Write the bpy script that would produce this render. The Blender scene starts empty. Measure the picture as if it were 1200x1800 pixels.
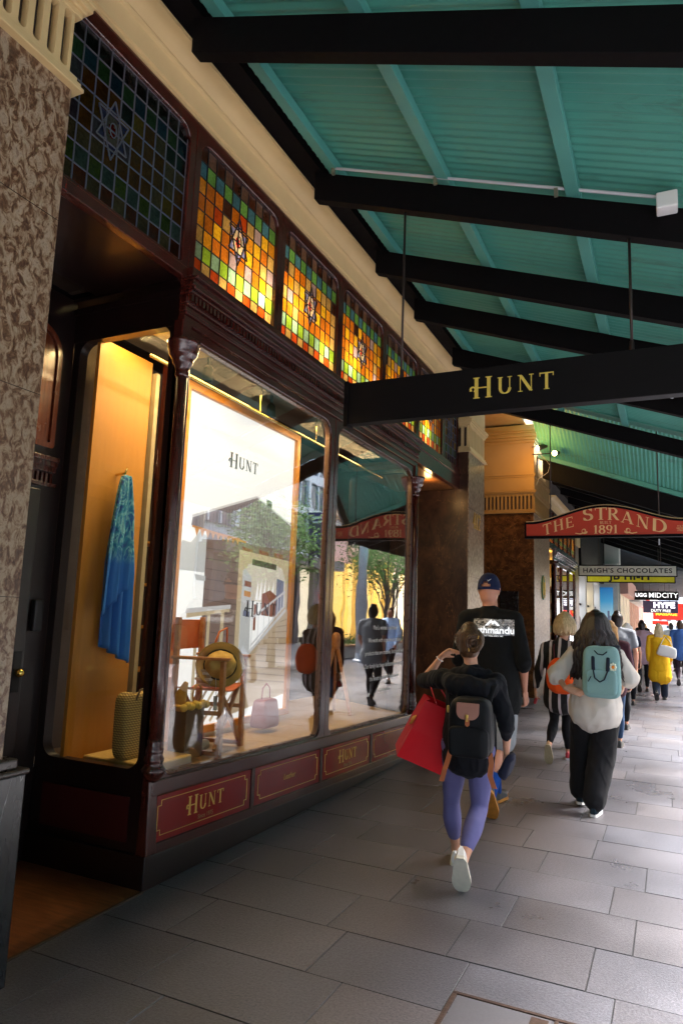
import bpy, math, random
from math import sin, cos, pi, radians, sqrt
from mathutils import Vector as V, Matrix, noise, Quaternion
from mathutils.bvhtree import BVHTree
random.seed(7)
S = bpy.context.scene
COL = S.collection
# ------------------------------------------------------------------ camera
cam = bpy.data.objects.new('camera', bpy.data.cameras.new('camera'))
COL.objects.link(cam)
cam.data.sensor_fit = 'VERTICAL'; cam.data.sensor_height = 24.0; cam.data.sensor_width = 24.0
cam.data.lens = 16.147
cam.data.clip_start = 0.05; cam.data.clip_end = 2000
R3 = Matrix(((0.90404, 0.03030, 0.42635), (0.42543, -0.14746, -0.89290), (0.03580, 0.98860, -0.14621)))
# orthonormalise
cx = V((R3[0][0], R3[1][0], R3[2][0])).normalized(); cz = V((R3[0][2], R3[1][2], R3[2][2])); cz = (cz - cz.dot(cx)*cx).normalized(); cy = cz.cross(cx)
cam.matrix_world = Matrix(((cx.x, cy.x, cz.x, 0), (cx.y, cy.y, cz.y, 0), (cx.z, cy.z, cz.z, 1.6), (0, 0, 0, 1)))
S.camera = cam
# ------------------------------------------------------------------ sky, sun, exposure
SUN_EL, SUN_AZ = 56.0, 55.0          # azimuth from +Y towards +X
w = bpy.data.worlds.new('World'); S.world = w; w.use_nodes = True
nt = w.node_tree; bg = nt.nodes['Background']
sky = nt.nodes.new('ShaderNodeTexSky'); sky.sky_type = 'NISHITA'; sky.sun_disc = False
sky.sun_elevation = radians(SUN_EL); sky.sun_rotation = radians(SUN_AZ)
sky.dust_density = 4.0; sky.air_density = 1.0; sky.ozone_density = 0.6
nt.links.new(sky.outputs[0], bg.inputs[0]); bg.inputs[1].default_value = 0.15
sl = bpy.data.lights.new('sun', 'SUN'); sl.energy = 4.0; sl.angle = radians(24.0); sl.color = (0.97, 0.98, 1.0)
so = bpy.data.objects.new('sun', sl); COL.objects.link(so)
sd = V((sin(radians(SUN_AZ))*cos(radians(SUN_EL)), cos(radians(SUN_AZ))*cos(radians(SUN_EL)), sin(radians(SUN_EL))))
so.rotation_euler = sd.to_track_quat('Z', 'Y').to_euler(); so.location = sd*50
S.view_settings.view_transform = 'Standard'; S.view_settings.look = 'None'
S.view_settings.exposure = 3.2; S.view_settings.gamma = 1.0
S.render.engine = 'CYCLES'
cy_ = S.cycles
cy_.max_bounces = 8; cy_.diffuse_bounces = 4; cy_.glossy_bounces = 4; cy_.transmission_bounces = 6; cy_.transparent_max_bounces = 12
cy_.caustics_reflective = False; cy_.caustics_refractive = False
cy_.sample_clamp_indirect = 4.0
cy_.use_denoising = True

# ------------------------------------------------------------------ materials
MATS = {}
def newmat(name):
    m = bpy.data.materials.new(name); m.use_nodes = True
    n = m.node_tree.nodes; b = n['Principled BSDF']
    return m, m.node_tree, n, b
def N(nt, t, **kw):
    n = nt.nodes.new(t)
    for k, v in kw.items():
        if k in n.inputs: n.inputs[k].default_value = v
        else: setattr(n, k, v)
    return n
def coords(nt, kind='Object', scale=None, rot=None):
    tc = N(nt, 'ShaderNodeTexCoord')
    if kind == 'World':
        g = N(nt, 'ShaderNodeNewGeometry'); out = g.outputs['Position']
    else: out = tc.outputs[kind]
    if scale:
        mp = N(nt, 'ShaderNodeMapping'); mp.inputs['Scale'].default_value = scale
        if rot: mp.inputs['Rotation'].default_value = rot
        nt.links.new(out, mp.inputs['Vector']); out = mp.outputs[0]
    return out
def mixc(nt, fac, a, b, blend='MIX'):
    m = N(nt, 'ShaderNodeMix'); m.data_type = 'RGBA'; m.blend_type = blend
    for sock, val in ((0, fac), (6, a), (7, b)):
        if hasattr(val, 'links') or isinstance(val, bpy.types.NodeSocket): nt.links.new(val, m.inputs[sock])
        else: m.inputs[sock].default_value = val if sock == 0 else (tuple(val)+(1,))[:4]
    return m.outputs[2]
def ramp(nt, src, stops):
    r = N(nt, 'ShaderNodeValToRGB'); e = r.color_ramp.elements
    while len(e) < len(stops): e.new(0.5)
    for i, (p, c) in enumerate(stops):
        e[i].position = p; e[i].color = (tuple(c)+(1,))[:4] if hasattr(c, '__len__') else (c, c, c, 1)
    nt.links.new(src, r.inputs[0]); return r.outputs[0]
def noisetex(nt, vec, scale, detail=4, rough=.55, dist=0):
    t = N(nt, 'ShaderNodeTexNoise'); t.inputs['Scale'].default_value = scale; t.inputs['Detail'].default_value = detail
    t.inputs['Roughness'].default_value = rough; t.inputs['Distortion'].default_value = dist
    nt.links.new(vec, t.inputs['Vector']); return t.outputs['Fac']
def bump(nt, b, h, strength=.3, dist=.01, prev=None):
    bm = N(nt, 'ShaderNodeBump'); bm.inputs['Strength'].default_value = strength; bm.inputs['Distance'].default_value = dist
    nt.links.new(h, bm.inputs['Height'])
    if prev: nt.links.new(prev, bm.inputs['Normal'])
    nt.links.new(bm.outputs[0], b.inputs['Normal']); return bm.outputs[0]
def pm(name, col, rough=.5, metal=0.0, var=.25, scale=6, bmp=0.0, bscale=60, stretch=(1,1,1), coat=0.0, spec=None, sheen=0.0, kind='Object', rvar=.12, dist=.004):
    if name in MATS: return MATS[name]
    m, nt, n, b = newmat(name)
    vec = coords(nt, kind, stretch)
    f = noisetex(nt, vec, scale, 5)
    lo = tuple(max(0, c*(1-var)) for c in col); hi = tuple(min(1, c*(1+var)) for c in col)
    c = mixc(nt, f, lo, hi); nt.links.new(c, b.inputs['Base Color'])
    f2 = noisetex(nt, vec, scale*2.7, 3)
    rr = N(nt, 'ShaderNodeMapRange'); rr.inputs['To Min'].default_value = max(.02, rough-rvar); rr.inputs['To Max'].default_value = min(1, rough+rvar)
    nt.links.new(f2, rr.inputs[0]); nt.links.new(rr.outputs[0], b.inputs['Roughness'])
    b.inputs['Metallic'].default_value = metal; b.inputs['Coat Weight'].default_value = coat; b.inputs['Coat Roughness'].default_value = .08
    if spec is not None: b.inputs['Specular IOR Level'].default_value = spec
    if sheen: b.inputs['Sheen Weight'].default_value = sheen
    if bmp: bump(nt, b, noisetex(nt, vec, bscale, 3), bmp, dist)
    MATS[name] = m; return m
def emis(name, col, strength, rough=.5):
    if name in MATS: return MATS[name]
    m, nt, n, b = newmat(name)
    b.inputs['Base Color'].default_value = tuple(col)+(1,); b.inputs['Roughness'].default_value = rough
    b.inputs['Emission Color'].default_value = tuple(col)+(1,); b.inputs['Emission Strength'].default_value = strength
    MATS[name] = m; return m
def marble(name, cols, scale, rough, veins=None, vscale=3.0, vw=.02, stretch=(1,1,1), dist=1.6):
    m, nt, n, b = newmat(name)
    vec = coords(nt, 'Object', stretch)
    f = noisetex(nt, vec, scale, 10, .68, dist)
    c = ramp(nt, f, cols)
    f2 = noisetex(nt, vec, scale*3.3, 6, .6, .8)
    c = mixc(nt, .35, c, ramp(nt, f2, [(0.35, cols[0][1]), (0.65, cols[-1][1])]))
    if veins:
        f3 = noisetex(nt, vec, vscale, 5, .5, 2.2)
        v = ramp(nt, f3, [(.5-vw, 0), (.5, 1), (.5+vw, 0)])
        c = mixc(nt, v, c, veins)
    nt.links.new(c, b.inputs['Base Color']); b.inputs['Roughness'].default_value = rough
    MATS[name] = m; return m
def glassmat(name, tint=(1,1,1), boost=1.0, rough=0.0):
    m = bpy.data.materials.new(name); m.use_nodes = True; nt = m.node_tree; nt.nodes.clear()
    out = N(nt, 'ShaderNodeOutputMaterial'); tr = N(nt, 'ShaderNodeBsdfTransparent'); gl = N(nt, 'ShaderNodeBsdfGlossy')
    tr.inputs[0].default_value = tuple(tint)+(1,); gl.inputs['Roughness'].default_value = rough; gl.inputs[0].default_value = (1,1,1,1)
    ge = N(nt, 'ShaderNodeNewGeometry'); dt = N(nt, 'ShaderNodeVectorMath', operation='DOT_PRODUCT'); nt.links.new(ge.outputs['Normal'], dt.inputs[0]); nt.links.new(ge.outputs['Incoming'], dt.inputs[1])
    ab = N(nt, 'ShaderNodeMath', operation='ABSOLUTE'); nt.links.new(dt.outputs['Value'], ab.inputs[0])
    sb = N(nt, 'ShaderNodeMath', operation='SUBTRACT'); sb.inputs[0].default_value = 1; nt.links.new(ab.outputs[0], sb.inputs[1])
    pw_ = N(nt, 'ShaderNodeMath', operation='POWER'); nt.links.new(sb.outputs[0], pw_.inputs[0]); pw_.inputs[1].default_value = 5
    mu = N(nt, 'ShaderNodeMath', operation='MULTIPLY_ADD'); nt.links.new(pw_.outputs[0], mu.inputs[0]); mu.inputs[1].default_value = 1.25; mu.inputs[2].default_value = .05*boost; mu.use_clamp = True
    wn = noisetex(nt, coords(nt, 'Object'), 1.6, 2, .5); bw = N(nt, 'ShaderNodeBump'); bw.inputs['Strength'].default_value = .12; bw.inputs['Distance'].default_value = .012; nt.links.new(wn, bw.inputs['Height']); nt.links.new(bw.outputs[0], gl.inputs['Normal'])
    mx = N(nt, 'ShaderNodeMixShader'); nt.links.new(mu.outputs[0], mx.inputs[0]); nt.links.new(tr.outputs[0], mx.inputs[1]); nt.links.new(gl.outputs[0], mx.inputs[2])
    nt.links.new(mx.outputs[0], out.inputs[0])
    MATS[name] = m; return m
def woodmat(name, c1, c2, rough=.25, coat=.6, stretch=(12,12,1), scale=3.0):
    m, nt, n, b = newmat(name)
    vec = coords(nt, 'Object', stretch)
    f = noisetex(nt, vec, scale, 8, .6, .4)
    c = ramp(nt, f, [(.3, c1), (.7, c2)])
    sc_ = noisetex(nt, coords(nt, 'Object'), 7, 6, .7); c = mixc(nt, ramp(nt, sc_, [(.66, 0), (.85, .05)]), c, tuple(k*1.6+.006 for k in c2))
    nt.links.new(c, b.inputs['Base Color']); nt.links.new(ramp(nt, sc_, [(.35, max(.05, rough-.02)), (.8, min(1, rough+.05))]), b.inputs['Roughness'])
    b.inputs['Coat Weight'].default_value = coat; b.inputs['Coat Roughness'].default_value = .13
    bump(nt, b, f, .04, .001)
    MATS[name] = m; return m

# ------------------------------------------------------------------ mesh building
class MB:
    def __init__(s): s.v = []; s.f = []; s.m = []; s.c = []
    def quad(s, a, b, c, d, m=0): s.poly((a, b, c, d), m)
    def poly(s, pts, m=0, col=None):
        i = len(s.v); s.v += [tuple(p) for p in pts]; s.f.append(tuple(range(i, i+len(pts)))); s.m.append(m); s.c.append(col)
    def face(s, idx, m=0): s.f.append(tuple(idx)); s.m.append(m); s.c.append(None)
    def box(s, x0, x1, y0, y1, z0, z1, m=0):
        if x0 > x1: x0, x1 = x1, x0
        if y0 > y1: y0, y1 = y1, y0
        if z0 > z1: z0, z1 = z1, z0
        i = len(s.v)
        s.v += [(x0,y0,z0),(x1,y0,z0),(x1,y1,z0),(x0,y1,z0),(x0,y0,z1),(x1,y0,z1),(x1,y1,z1),(x0,y1,z1)]
        for q in ((3,2,1,0),(4,5,6,7),(0,1,5,4),(1,2,6,5),(2,3,7,6),(3,0,4,7)): s.face([i+k for k in q], m)
    def hexa(s, p, m=0):
        i = len(s.v); s.v += [tuple(q) for q in p]
        for q in ((3,2,1,0),(4,5,6,7),(0,1,5,4),(1,2,6,5),(2,3,7,6),(3,0,4,7)): s.face([i+k for k in q], m)
    def bar(s, a, b, w, h, m=0, up=(0,0,1)):
        a, b = V(a), V(b); t = (b-a).normalized(); u = V(up)
        if abs(t.dot(u)) > .98: u = V((0,1,0))
        sd_ = t.cross(u).normalized(); u = sd_.cross(t)
        p = []
        for e in (a, b):
            for (i, j) in ((-1,-1),(1,-1),(1,1),(-1,1)): p.append(e + sd_*w/2*i + u*h/2*j)
        q = [p[0], p[1], p[2], p[3], p[4], p[5], p[6], p[7]]
        i = len(s.v); s.v += [tuple(x) for x in q]
        for f in ((3,2,1,0),(4,5,6,7),(0,1,5,4),(1,2,6,5),(2,3,7,6),(3,0,4,7)): s.face([i+k for k in f], m)
    def prism(s, pts, fn, d0, d1, m=0):
        """2D polygon pts; fn(u,v,d)->3D ; extruded between depths d0,d1"""
        i = len(s.v); n = len(pts)
        s.v += [tuple(fn(u, v, d0)) for u, v in pts] + [tuple(fn(u, v, d1)) for u, v in pts]
        s.face([i+k for k in range(n)][::-1], m); s.face([i+n+k for k in range(n)], m)
        for k in range(n): s.face((i+k, i+(k+1) % n, i+n+(k+1) % n, i+n+k), m)
    def ring(s, outer, inner, fn, d0, d1, m=0):
        """frame between two 2D loops of the same count, extruded"""
        n = len(outer); i = len(s.v)
        for d in (d0, d1):
            for L in (outer, inner): s.v += [tuple(fn(u, v, d)) for u, v in L]
        O0, I0, O1, I1 = i, i+n, i+2*n, i+3*n
        for k in range(n):
            j = (k+1) % n
            s.face((O0+k, O0+j, I0+j, I0+k), m); s.face((O1+k, I1+k, I1+j, O1+j), m)
            s.face((O0+k, O1+k, O1+j, O0+j), m); s.face((I0+k, I0+j, I1+j, I1+k), m)
    def tube(s, pts, rad, n=10, m=0, side=None, caps=True):
        """tapered tube; rad: list of r or (ra, rb) with ra along `side`"""
        P = [V(p) for p in pts]; R = [(r, r) if not hasattr(r, '__len__') else tuple(r) for r in rad]
        if len(P) < 2: return
        T = []
        for k in range(len(P)):
            a = P[max(0, k-1)]; b = P[min(len(P)-1, k+1)]
            t = (b-a); T.append(t.normalized() if t.length > 1e-9 else V((0,0,1)))
        if caps:
            r0, r1 = R[0], R[-1]
            pre, post = [], []
            for q in (80, 55, 28):
                c, sn = cos(radians(q)), sin(radians(q))
                pre.append((P[0]-T[0]*min(r0)*sn, (r0[0]*c, r0[1]*c), T[0]))
            for q in (28, 55, 80):
                c, sn = cos(radians(q)), sin(radians(q))
                post.append((P[-1]+T[-1]*min(r1)*sn, (r1[0]*c, r1[1]*c), T[-1]))
            L = pre + list(zip(P, R, T)) + post
        else: L = list(zip(P, R, T))
        sv = V(side) if side else None
        prev = None; rows = []
        for (p, r, t) in L:
            if sv is not None: a = sv - t*sv.dot(t)
            elif prev is not None: a = prev - t*prev.dot(t)
            else:
                a = t.cross(V((0,0,1)))
                if a.length < .1: a = t.cross(V((0,1,0)))
            if a.length < 1e-6: a = t.orthogonal()
            a.normalize(); prev = a; b = t.cross(a)
            i = len(s.v); rows.append(i)
            for k in range(n):
                an = 2*pi*k/n; s.v.append(tuple(p + a*(r[0]*cos(an)) + b*(r[1]*sin(an))))
        for i, j in zip(rows, rows[1:]):
            for k in range(n): s.face((i+k, i+(k+1) % n, j+(k+1) % n, j+k), m)
        s.face([rows[0]+k for k in range(n)][::-1], m); s.face([rows[-1]+k for k in range(n)], m)
    def lathe(s, prof, c, n=20, m=0):
        """prof: list of (r, z)"""
        i = len(s.v)
        for r, z in prof:
            for k in range(n): s.v.append((c[0]+r*cos(2*pi*k/n), c[1]+r*sin(2*pi*k/n), c[2]+z))
        for q in range(len(prof)-1):
            for k in range(n): s.face((i+q*n+k, i+q*n+(k+1) % n, i+(q+1)*n+(k+1) % n, i+(q+1)*n+k), m)
        s.face([i+k for k in range(n)][::-1], m); s.face([i+(len(prof)-1)*n+k for k in range(n)], m)
    def superell(s, c, r, e=.5, rot=None, n=20, k=12, m=0, fn=None):
        i = len(s.v); M = rot or Matrix.Identity(3)
        sg = lambda a, p: math.copysign(abs(a)**p, a)
        for q in range(k+1):
            th = -pi/2+pi*q/k
            for j in range(n):
                ph = 2*pi*j/n
                p = V((r[0]*sg(cos(th), e)*sg(cos(ph), e), r[1]*sg(cos(th), e)*sg(sin(ph), e), r[2]*sg(sin(th), e)))
                if fn: p = fn(p)
                s.v.append(tuple(M@p + V(c)))
        for q in range(k):
            for j in range(n): s.face((i+q*n+j, i+q*n+(j+1) % n, i+(q+1)*n+(j+1) % n, i+(q+1)*n+j), m)
    def add(s, o, fn=None, m=None):
        i = len(s.v); s.v += [tuple(fn(V(p))) if fn else p for p in o.v]
        for f, mm, c in zip(o.f, o.m, o.c): s.f.append(tuple(i+k for k in f)); s.m.append(mm if m is None else m); s.c.append(c)
    def warp(s, fn): s.v = [tuple(fn(V(p))) for p in s.v]
    def mesh(s, name):
        me = bpy.data.meshes.new(name); me.from_pydata(s.v, [], s.f)
        me.polygons.foreach_set('material_index', s.m)
        if any(c is not None for c in s.c):
            ca = me.color_attributes.new('Col', 'FLOAT_COLOR', 'CORNER'); k = 0
            for f, c in zip(s.f, s.c):
                c = (tuple(c)+(1,))[:4] if c is not None else (1,1,1,1)
                for _ in f: ca.data[k].color = c; k += 1
        me.update(); return me

def obj(name, mb, mats, parent=None, smooth=False, bevel=0, seg=2, angle=35):
    me = mb.mesh(name) if isinstance(mb, MB) else mb
    for m in (mats if isinstance(mats, (list, tuple)) else [mats]): me.materials.append(m)
    if smooth: me.polygons.foreach_set('use_smooth', [True]*len(me.polygons))
    o = bpy.data.objects.new(name, me); COL.objects.link(o)
    if parent: o.parent = parent
    if bevel:
        b = o.modifiers.new('bevel', 'BEVEL'); b.width = bevel; b.segments = seg; b.limit_method = 'ANGLE'; b.angle_limit = radians(angle)
    if smooth and angle and smooth != 'all':
        pass
    return o
def autosmooth(o, ang=40):
    me = o.data
    me.polygons.foreach_set('use_smooth', [True]*len(me.polygons))
    try: me.set_sharp_from_angle(angle=radians(ang))
    except Exception: pass
    return o
def thing(name, label, cat, loc=(0,0,0), group=None, rz=0):
    o = bpy.data.objects.new(name, None); COL.objects.link(o); o.location = loc; o.rotation_euler = (0,0,rz)
    o.empty_display_size = .1
    return tag(o, label, cat, group)
def tag(o, label, cat, group=None, kind=None):
    o['label'] = label; o['category'] = cat
    if group: o['group'] = group
    if kind: o['kind'] = kind
    return o
def struct(o): o['kind'] = 'structure'; return o
def local(mb, loc): mb.warp(lambda p: p - V(loc)); return mb

def voxel(name, mb, mats, parent, vox=.012, smooth=3, post=None, factor=.5):
    """union of overlapping closed tubes -> one continuous smooth surface"""
    me = mb.mesh('tmp'); o = bpy.data.objects.new('tmp', me); COL.objects.link(o)
    r = o.modifiers.new('r', 'REMESH'); r.mode = 'VOXEL'; r.voxel_size = vox; r.adaptivity = 0
    if smooth:
        q = o.modifiers.new('s', 'SMOOTH'); q.factor = factor; q.iterations = smooth
    dg = bpy.context.evaluated_depsgraph_get(); dg.update()
    m2 = bpy.data.meshes.new_from_object(o.evaluated_get(dg)); m2.name = name
    bpy.data.objects.remove(o); bpy.data.meshes.remove(me)
    if post:
        m2.update(); nr = [v.normal.copy() for v in m2.vertices]
        for v, n_ in zip(m2.vertices, nr): v.co = post(v.co.copy(), n_)
        m2.update()
    m2.materials.clear()
    return obj(name, m2, mats, parent, smooth=True)

# ------------------------------------------------------------------ lettering
def text_mb(s, size, fn, depth=.002, m=0, bold=0.0, spacing=1.0, sx=1.0, align='CENTER'):
    cu = bpy.data.curves.new('t', 'FONT'); cu.body = s; cu.size = size; cu.align_x = align; cu.align_y = 'CENTER'
    cu.offset = bold; cu.space_character = spacing; cu.resolution_u = 3; cu.fill_mode = 'FRONT' if False else 'BOTH'; cu.extrude = depth/2
    o = bpy.data.objects.new('t', cu); COL.objects.link(o)
    dg = bpy.context.evaluated_depsgraph_get(); dg.update()
    me = bpy.data.meshes.new_from_object(o.evaluated_get(dg))
    mb = MB(); mb.v = [tuple(fn(v.co.x*sx, v.co.y, v.co.z+depth/2)) for v in me.vertices]
    for p in me.polygons: mb.face(tuple(p.vertices), m)
    bpy.data.objects.remove(o); bpy.data.curves.remove(cu); bpy.data.meshes.remove(me)
    return mb
TH, TN = .17, .055       # thick and thin strokes of the serif alphabet
def sline(x0, y0, x1, y1, w): return ('l', x0, y0, x1, y1, w)
def serif(x, y, w=.3, up=False):
    return ('p', [(x-w/2, y), (x+w/2, y), (x+w/2, y+.045), (x-w/2, y+.045)] if not up else [(x-w/2, y-.045), (x+w/2, y-.045), (x+w/2, y), (x-w/2, y)])
def arc(cx_, cy_, rx, ry, a0, a1, ws=TH, wt=TN): return ('a', cx_, cy_, rx, ry, a0, a1, ws, wt)
GL = {
 'H': ([sline(.15,0,.15,1,TH), sline(.72,0,.72,1,TH), sline(.15,.5,.72,.5,TN), serif(.15,0), serif(.15,1,.3,True), serif(.72,0), serif(.72,1,.3,True)], .87),
 'U': ([sline(.15,.32,.15,1,TH), sline(.70,.32,.70,1,TN), arc(.425,.32,.275,.31,180,360), serif(.15,1,.3,True), serif(.70,1,.26,True)], .86),
 'N': ([sline(.12,0,.12,1,TN), sline(.14,.97,.72,.03,TH), sline(.74,0,.74,1,TN), serif(.12,0,.26), serif(.08,1,.22,True), serif(.74,1,.26,True)], .86),
 'T': ([sline(.40,0,.40,1,TH), sline(.02,.965,.78,.965,.07), serif(.40,0,.32), sline(.035,.78,.035,1,.05), sline(.765,.78,.765,1,.05)], .80),
 'E': ([sline(.15,0,.15,1,TH), sline(.1,.965,.62,.965,.07), sline(.1,.035,.66,.035,.07), sline(.2,.5,.5,.5,TN), serif(.12,0,.24), sline(.61,.78,.61,1,.05), sline(.65,0,.65,.24,.05), sline(.5,.4,.5,.6,.05)], .72),
 'S': ([arc(.33,.74,.22,.225,20,190,TH,.06), arc(.33,.74,.22,.22,190,270,TH,.12), arc(.33,.27,.235,.235,-10,90,TH,.12), arc(.33,.26,.235,.225,190,350,TH,.06), sline(.56,.72,.56,.95,.04), sline(.075,.05,.075,.3,.04)], .66),
 'R': ([sline(.15,0,.15,1,TH), serif(.15,0,.3), serif(.12,1,.24,True), arc(.36,.74,.24,.235,-90,90), sline(.15,.965,.36,.965,TN), sline(.15,.5,.36,.5,TN), sline(.36,.5,.68,.03,TH), serif(.72,0,.18)], .82),
 'A': ([sline(.08,0,.40,.98,TN), sline(.40,.98,.74,0,TH), sline(.2,.3,.62,.3,TN), serif(.08,0,.24), serif(.74,0,.3)], .86),
 'D': ([sline(.15,0,.15,1,TH), arc(.34,.5,.38,.475,-90,90), sline(.1,.965,.34,.965,TN), sline(.1,.035,.34,.035,TN)], .82),
 'B': ([sline(.15,0,.15,1,TH), arc(.36,.74,.22,.235,-90,90), arc(.36,.26,.26,.235,-90,90), sline(.15,.965,.36,.965,TN), sline(.15,.5,.36,.5,TN), sline(.15,.035,.36,.035,TN)], .70),
 'I': ([sline(.16,0,.16,1,TH), serif(.16,0), serif(.16,1,.3,True)], .34),
 'L': ([sline(.15,0,.15,1,TH), sline(.1,.035,.62,.035,.07), serif(.15,1,.3,True), sline(.61,0,.61,.24,.05)], .68),
 '1': ([sline(.2,0,.2,1,TH), serif(.2,0,.34), sline(.05,.84,.2,.94,.06)], .40),
 '8': ([arc(.3,.75,.19,.2,0,180), arc(.3,.75,.19,.2,180,360), arc(.3,.27,.24,.25,0,180), arc(.3,.27,.24,.25,180,360)], .60),
 '9': ([arc(.3,.68,.22,.27,0,180), arc(.3,.68,.22,.27,180,360), sline(.52,.68,.42,.2,TH*.8), arc(.28,.24,.18,.2,200,330,.1,.08)], .60),
 '4': ([sline(.46,0,.46,1,TH), sline(.46,.98,.04,.3,TN), sline(.04,.3,.66,.3,TN*1.3), serif(.46,0,.3)], .68),
 '2': ([arc(.3,.72,.22,.25,0,160,TH,.07), sline(.5,.66,.1,.06,TH*.7), sline(.06,.05,.56,.05,.09)], .62),
}
def glyph_mb(mb, ch, fn, h, m=0, d=.0012, base=0.0):
    """fn(u,v,depth)->3D for a glyph whose origin is bottom-left, height h"""
    if ch == ' ': return .4*h
    parts, adv = GL[ch]; k = 0
    for p in parts:
        k += 1; z1 = base + d + k*.00025
        if p[0] == 'p': mb.prism([(x*h, y*h) for x, y in p[1]], fn, base, z1, m)
        elif p[0] == 'l':
            _, x0, y0, x1, y1, w_ = p
            a, b = V((x0, y0)), V((x1, y1)); t = (b-a).normalized(); n_ = V((-t.y, t.x))*w_/2
            if abs(t.x) > .2 and abs(t.y) > .2: n_ = V((w_/2/abs(t.y), 0)) if abs(t.y) > .4 else n_
            q = [a-n_, b-n_, b+n_, a+n_]; mb.prism([(x*h, y*h) for x, y in q], fn, base, z1, m)
        else:
            _, cx_, cy_2, rx, ry, a0, a1, ws, wt = p; n_ = 14
            for i in range(n_):
                t0 = radians(a0+(a1-a0)*i/n_); t1 = radians(a0+(a1-a0)*(i+1)/n_)
                q = []
                for t, sg in ((t0, -1), (t1, -1), (t1, 1), (t0, 1)):
                    w_ = wt+(ws-wt)*abs(cos(t)); q.append(((cx_+(rx+sg*w_/2)*cos(t))*h, (cy_2+(ry+sg*w_/2)*sin(t))*h))
                mb.prism(q, fn, base, z1, m)
    return adv*h
def hunt_mb(fn, h, space=.18, m=0, d=.0012):
    """the word HUNT with the curl on the H; centred on u=0, baseline v=0"""
    mb = MB(); sizes = [1.18, .92, .92, .92]; adv = [GL[c][1]*s_ for c, s_ in zip('HUNT', sizes)]
    tot = (sum(adv)+space*3)*h; u = -tot/2
    for c, s_, a in zip('HUNT', sizes, adv):
        u0 = u; v0 = -.13*h if c == 'H' else 0
        glyph_mb(mb, c, (lambda x, y, z, u0=u0, v0=v0: fn(u0+x, v0+y, z)), h*s_, m, d)
        if c == 'H':
            for i in range(12):
                t0, t1 = radians(200-i*0-270*i/12), radians(200-270*(i+1)/12)
                q = []
                for t, sg in ((t0,-1),(t1,-1),(t1,1),(t0,1)):
                    w_ = .10*(1-.5*i/12); r_ = .13+sg*w_/2; q.append((u0+(-.02+r_*cos(t))*h, v0+(.52+r_*sin(t))*h))
                mb.prism(q, fn, 0, d+.003, m)
            mb.prism([(u0-.2*h, v0+.42*h), (u0-.06*h, v0+.42*h), (u0-.08*h, v0+.56*h), (u0-.18*h, v0+.56*h)], fn, 0, d+.0032, m)
        u += a*h+space*h
    return mb
def word_mb(word, fn, h, space=.1, m=0, d=.0012):
    tot = sum((GL[c][1] if c != ' ' else .4)+space for c in word)*h-space*h; u = -tot/2; mb = MB()
    for c in word:
        u0 = u; glyph_mb(mb, c, (lambda x, y, z, u0=u0: fn(u0+x, y, z)), h, m, d)
        u += ((GL[c][1] if c != ' ' else .4)+space)*h
    return mb
def rrect(u0, u1, v0, v1, r, n=6):
    """rounded rectangle; r = one radius or (bl, br, tr, tl)"""
    rr = (r,)*4 if not hasattr(r, '__len__') else r
    pts = []
    for (cu_, cv, a, rad) in ((u0, v0, 180, rr[0]), (u1, v0, 270, rr[1]), (u1, v1, 0, rr[2]), (u0, v1, 90, rr[3])):
        sx_ = 1 if cu_ == u0 else -1; sy_ = 1 if cv == v0 else -1
        for i in range(n+1):
            t = radians(a+90*i/n); pts.append((cu_+sx_*rad+rad*cos(t), cv+sy_*rad+rad*sin(t)))
    return pts
def outer_of(inner, U0, U1, V0, V1):
    """points on the rectangle matching an rrect loop (same count)"""
    n = len(inner)//4; cor = [(U0,V0),(U1,V0),(U1,V1),(U0,V1)]; res = []
    for q in range(4):
        C_ = cor[q]; ip = inner[q*n:(q+1)*n]
        for i, p in enumerate(ip):
            t = i/(n-1)
            if q in (0, 2): a = (C_[0], p[1]) if t < .5 else (p[0], C_[1])
            else: a = (p[0], C_[1]) if t < .5 else (C_[0], p[1])
            if abs(t-.5) < 1e-6 or i == n//2: a = C_
            res.append(a)
    return res
# ================================================================== materials in use
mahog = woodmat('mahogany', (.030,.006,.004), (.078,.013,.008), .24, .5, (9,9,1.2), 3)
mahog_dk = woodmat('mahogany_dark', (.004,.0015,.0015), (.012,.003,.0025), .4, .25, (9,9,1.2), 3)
riserm = pm('riser_enamel', (.26,.008,.008), .12, 0, .12, 2, coat=.4, rvar=.03)
gold = pm('gold_leaf', (.75,.48,.12), .35, .75, .2, 20)
goldpaint = pm('gold_paint', (.78,.58,.10), .5, 0, .1, 20)
cream = pm('cream_paint', (.66,.47,.22), .55, 0, .16, 3, .12, 30)
creamd = pm('slot_dark', (.035,.02,.012), .7)
brownmarble = marble('brown_marble', [(.38,(.055,.018,.008)),(.46,(.16,.075,.032)),(.52,(.36,.25,.15)),(.60,(.48,.37,.25)),(.70,(.22,.14,.09))], 21.0, .34, None, 7.0, .04, (1.2,1.2,.75), .7)
redmarble = marble('red_marble', [(.34,(.014,.005,.004)),(.5,(.042,.017,.012)),(.68,(.11,.05,.025))], 2.6, .30, (.20,.10,.04), 2.0, .004, (1,1,.6))
blackmarble = marble('black_marble', [(.35,(.008,.008,.009)),(.7,(.028,.028,.03))], 4, .18, (.30,.30,.29), 1.1, .0025, (1,1,.25))
beamm = pm('beam_black', (.003,.002,.0025), .65, 0, .3, 8, .1, 20, spec=.12)
roofm = pm('roof_green', (.090,.345,.275), .5, 0, .22, 1.3, .05, 30)
_nt = roofm.node_tree; _b = _nt.nodes['Principled BSDF']; _c = _b.inputs['Base Color'].links[0].from_socket
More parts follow.
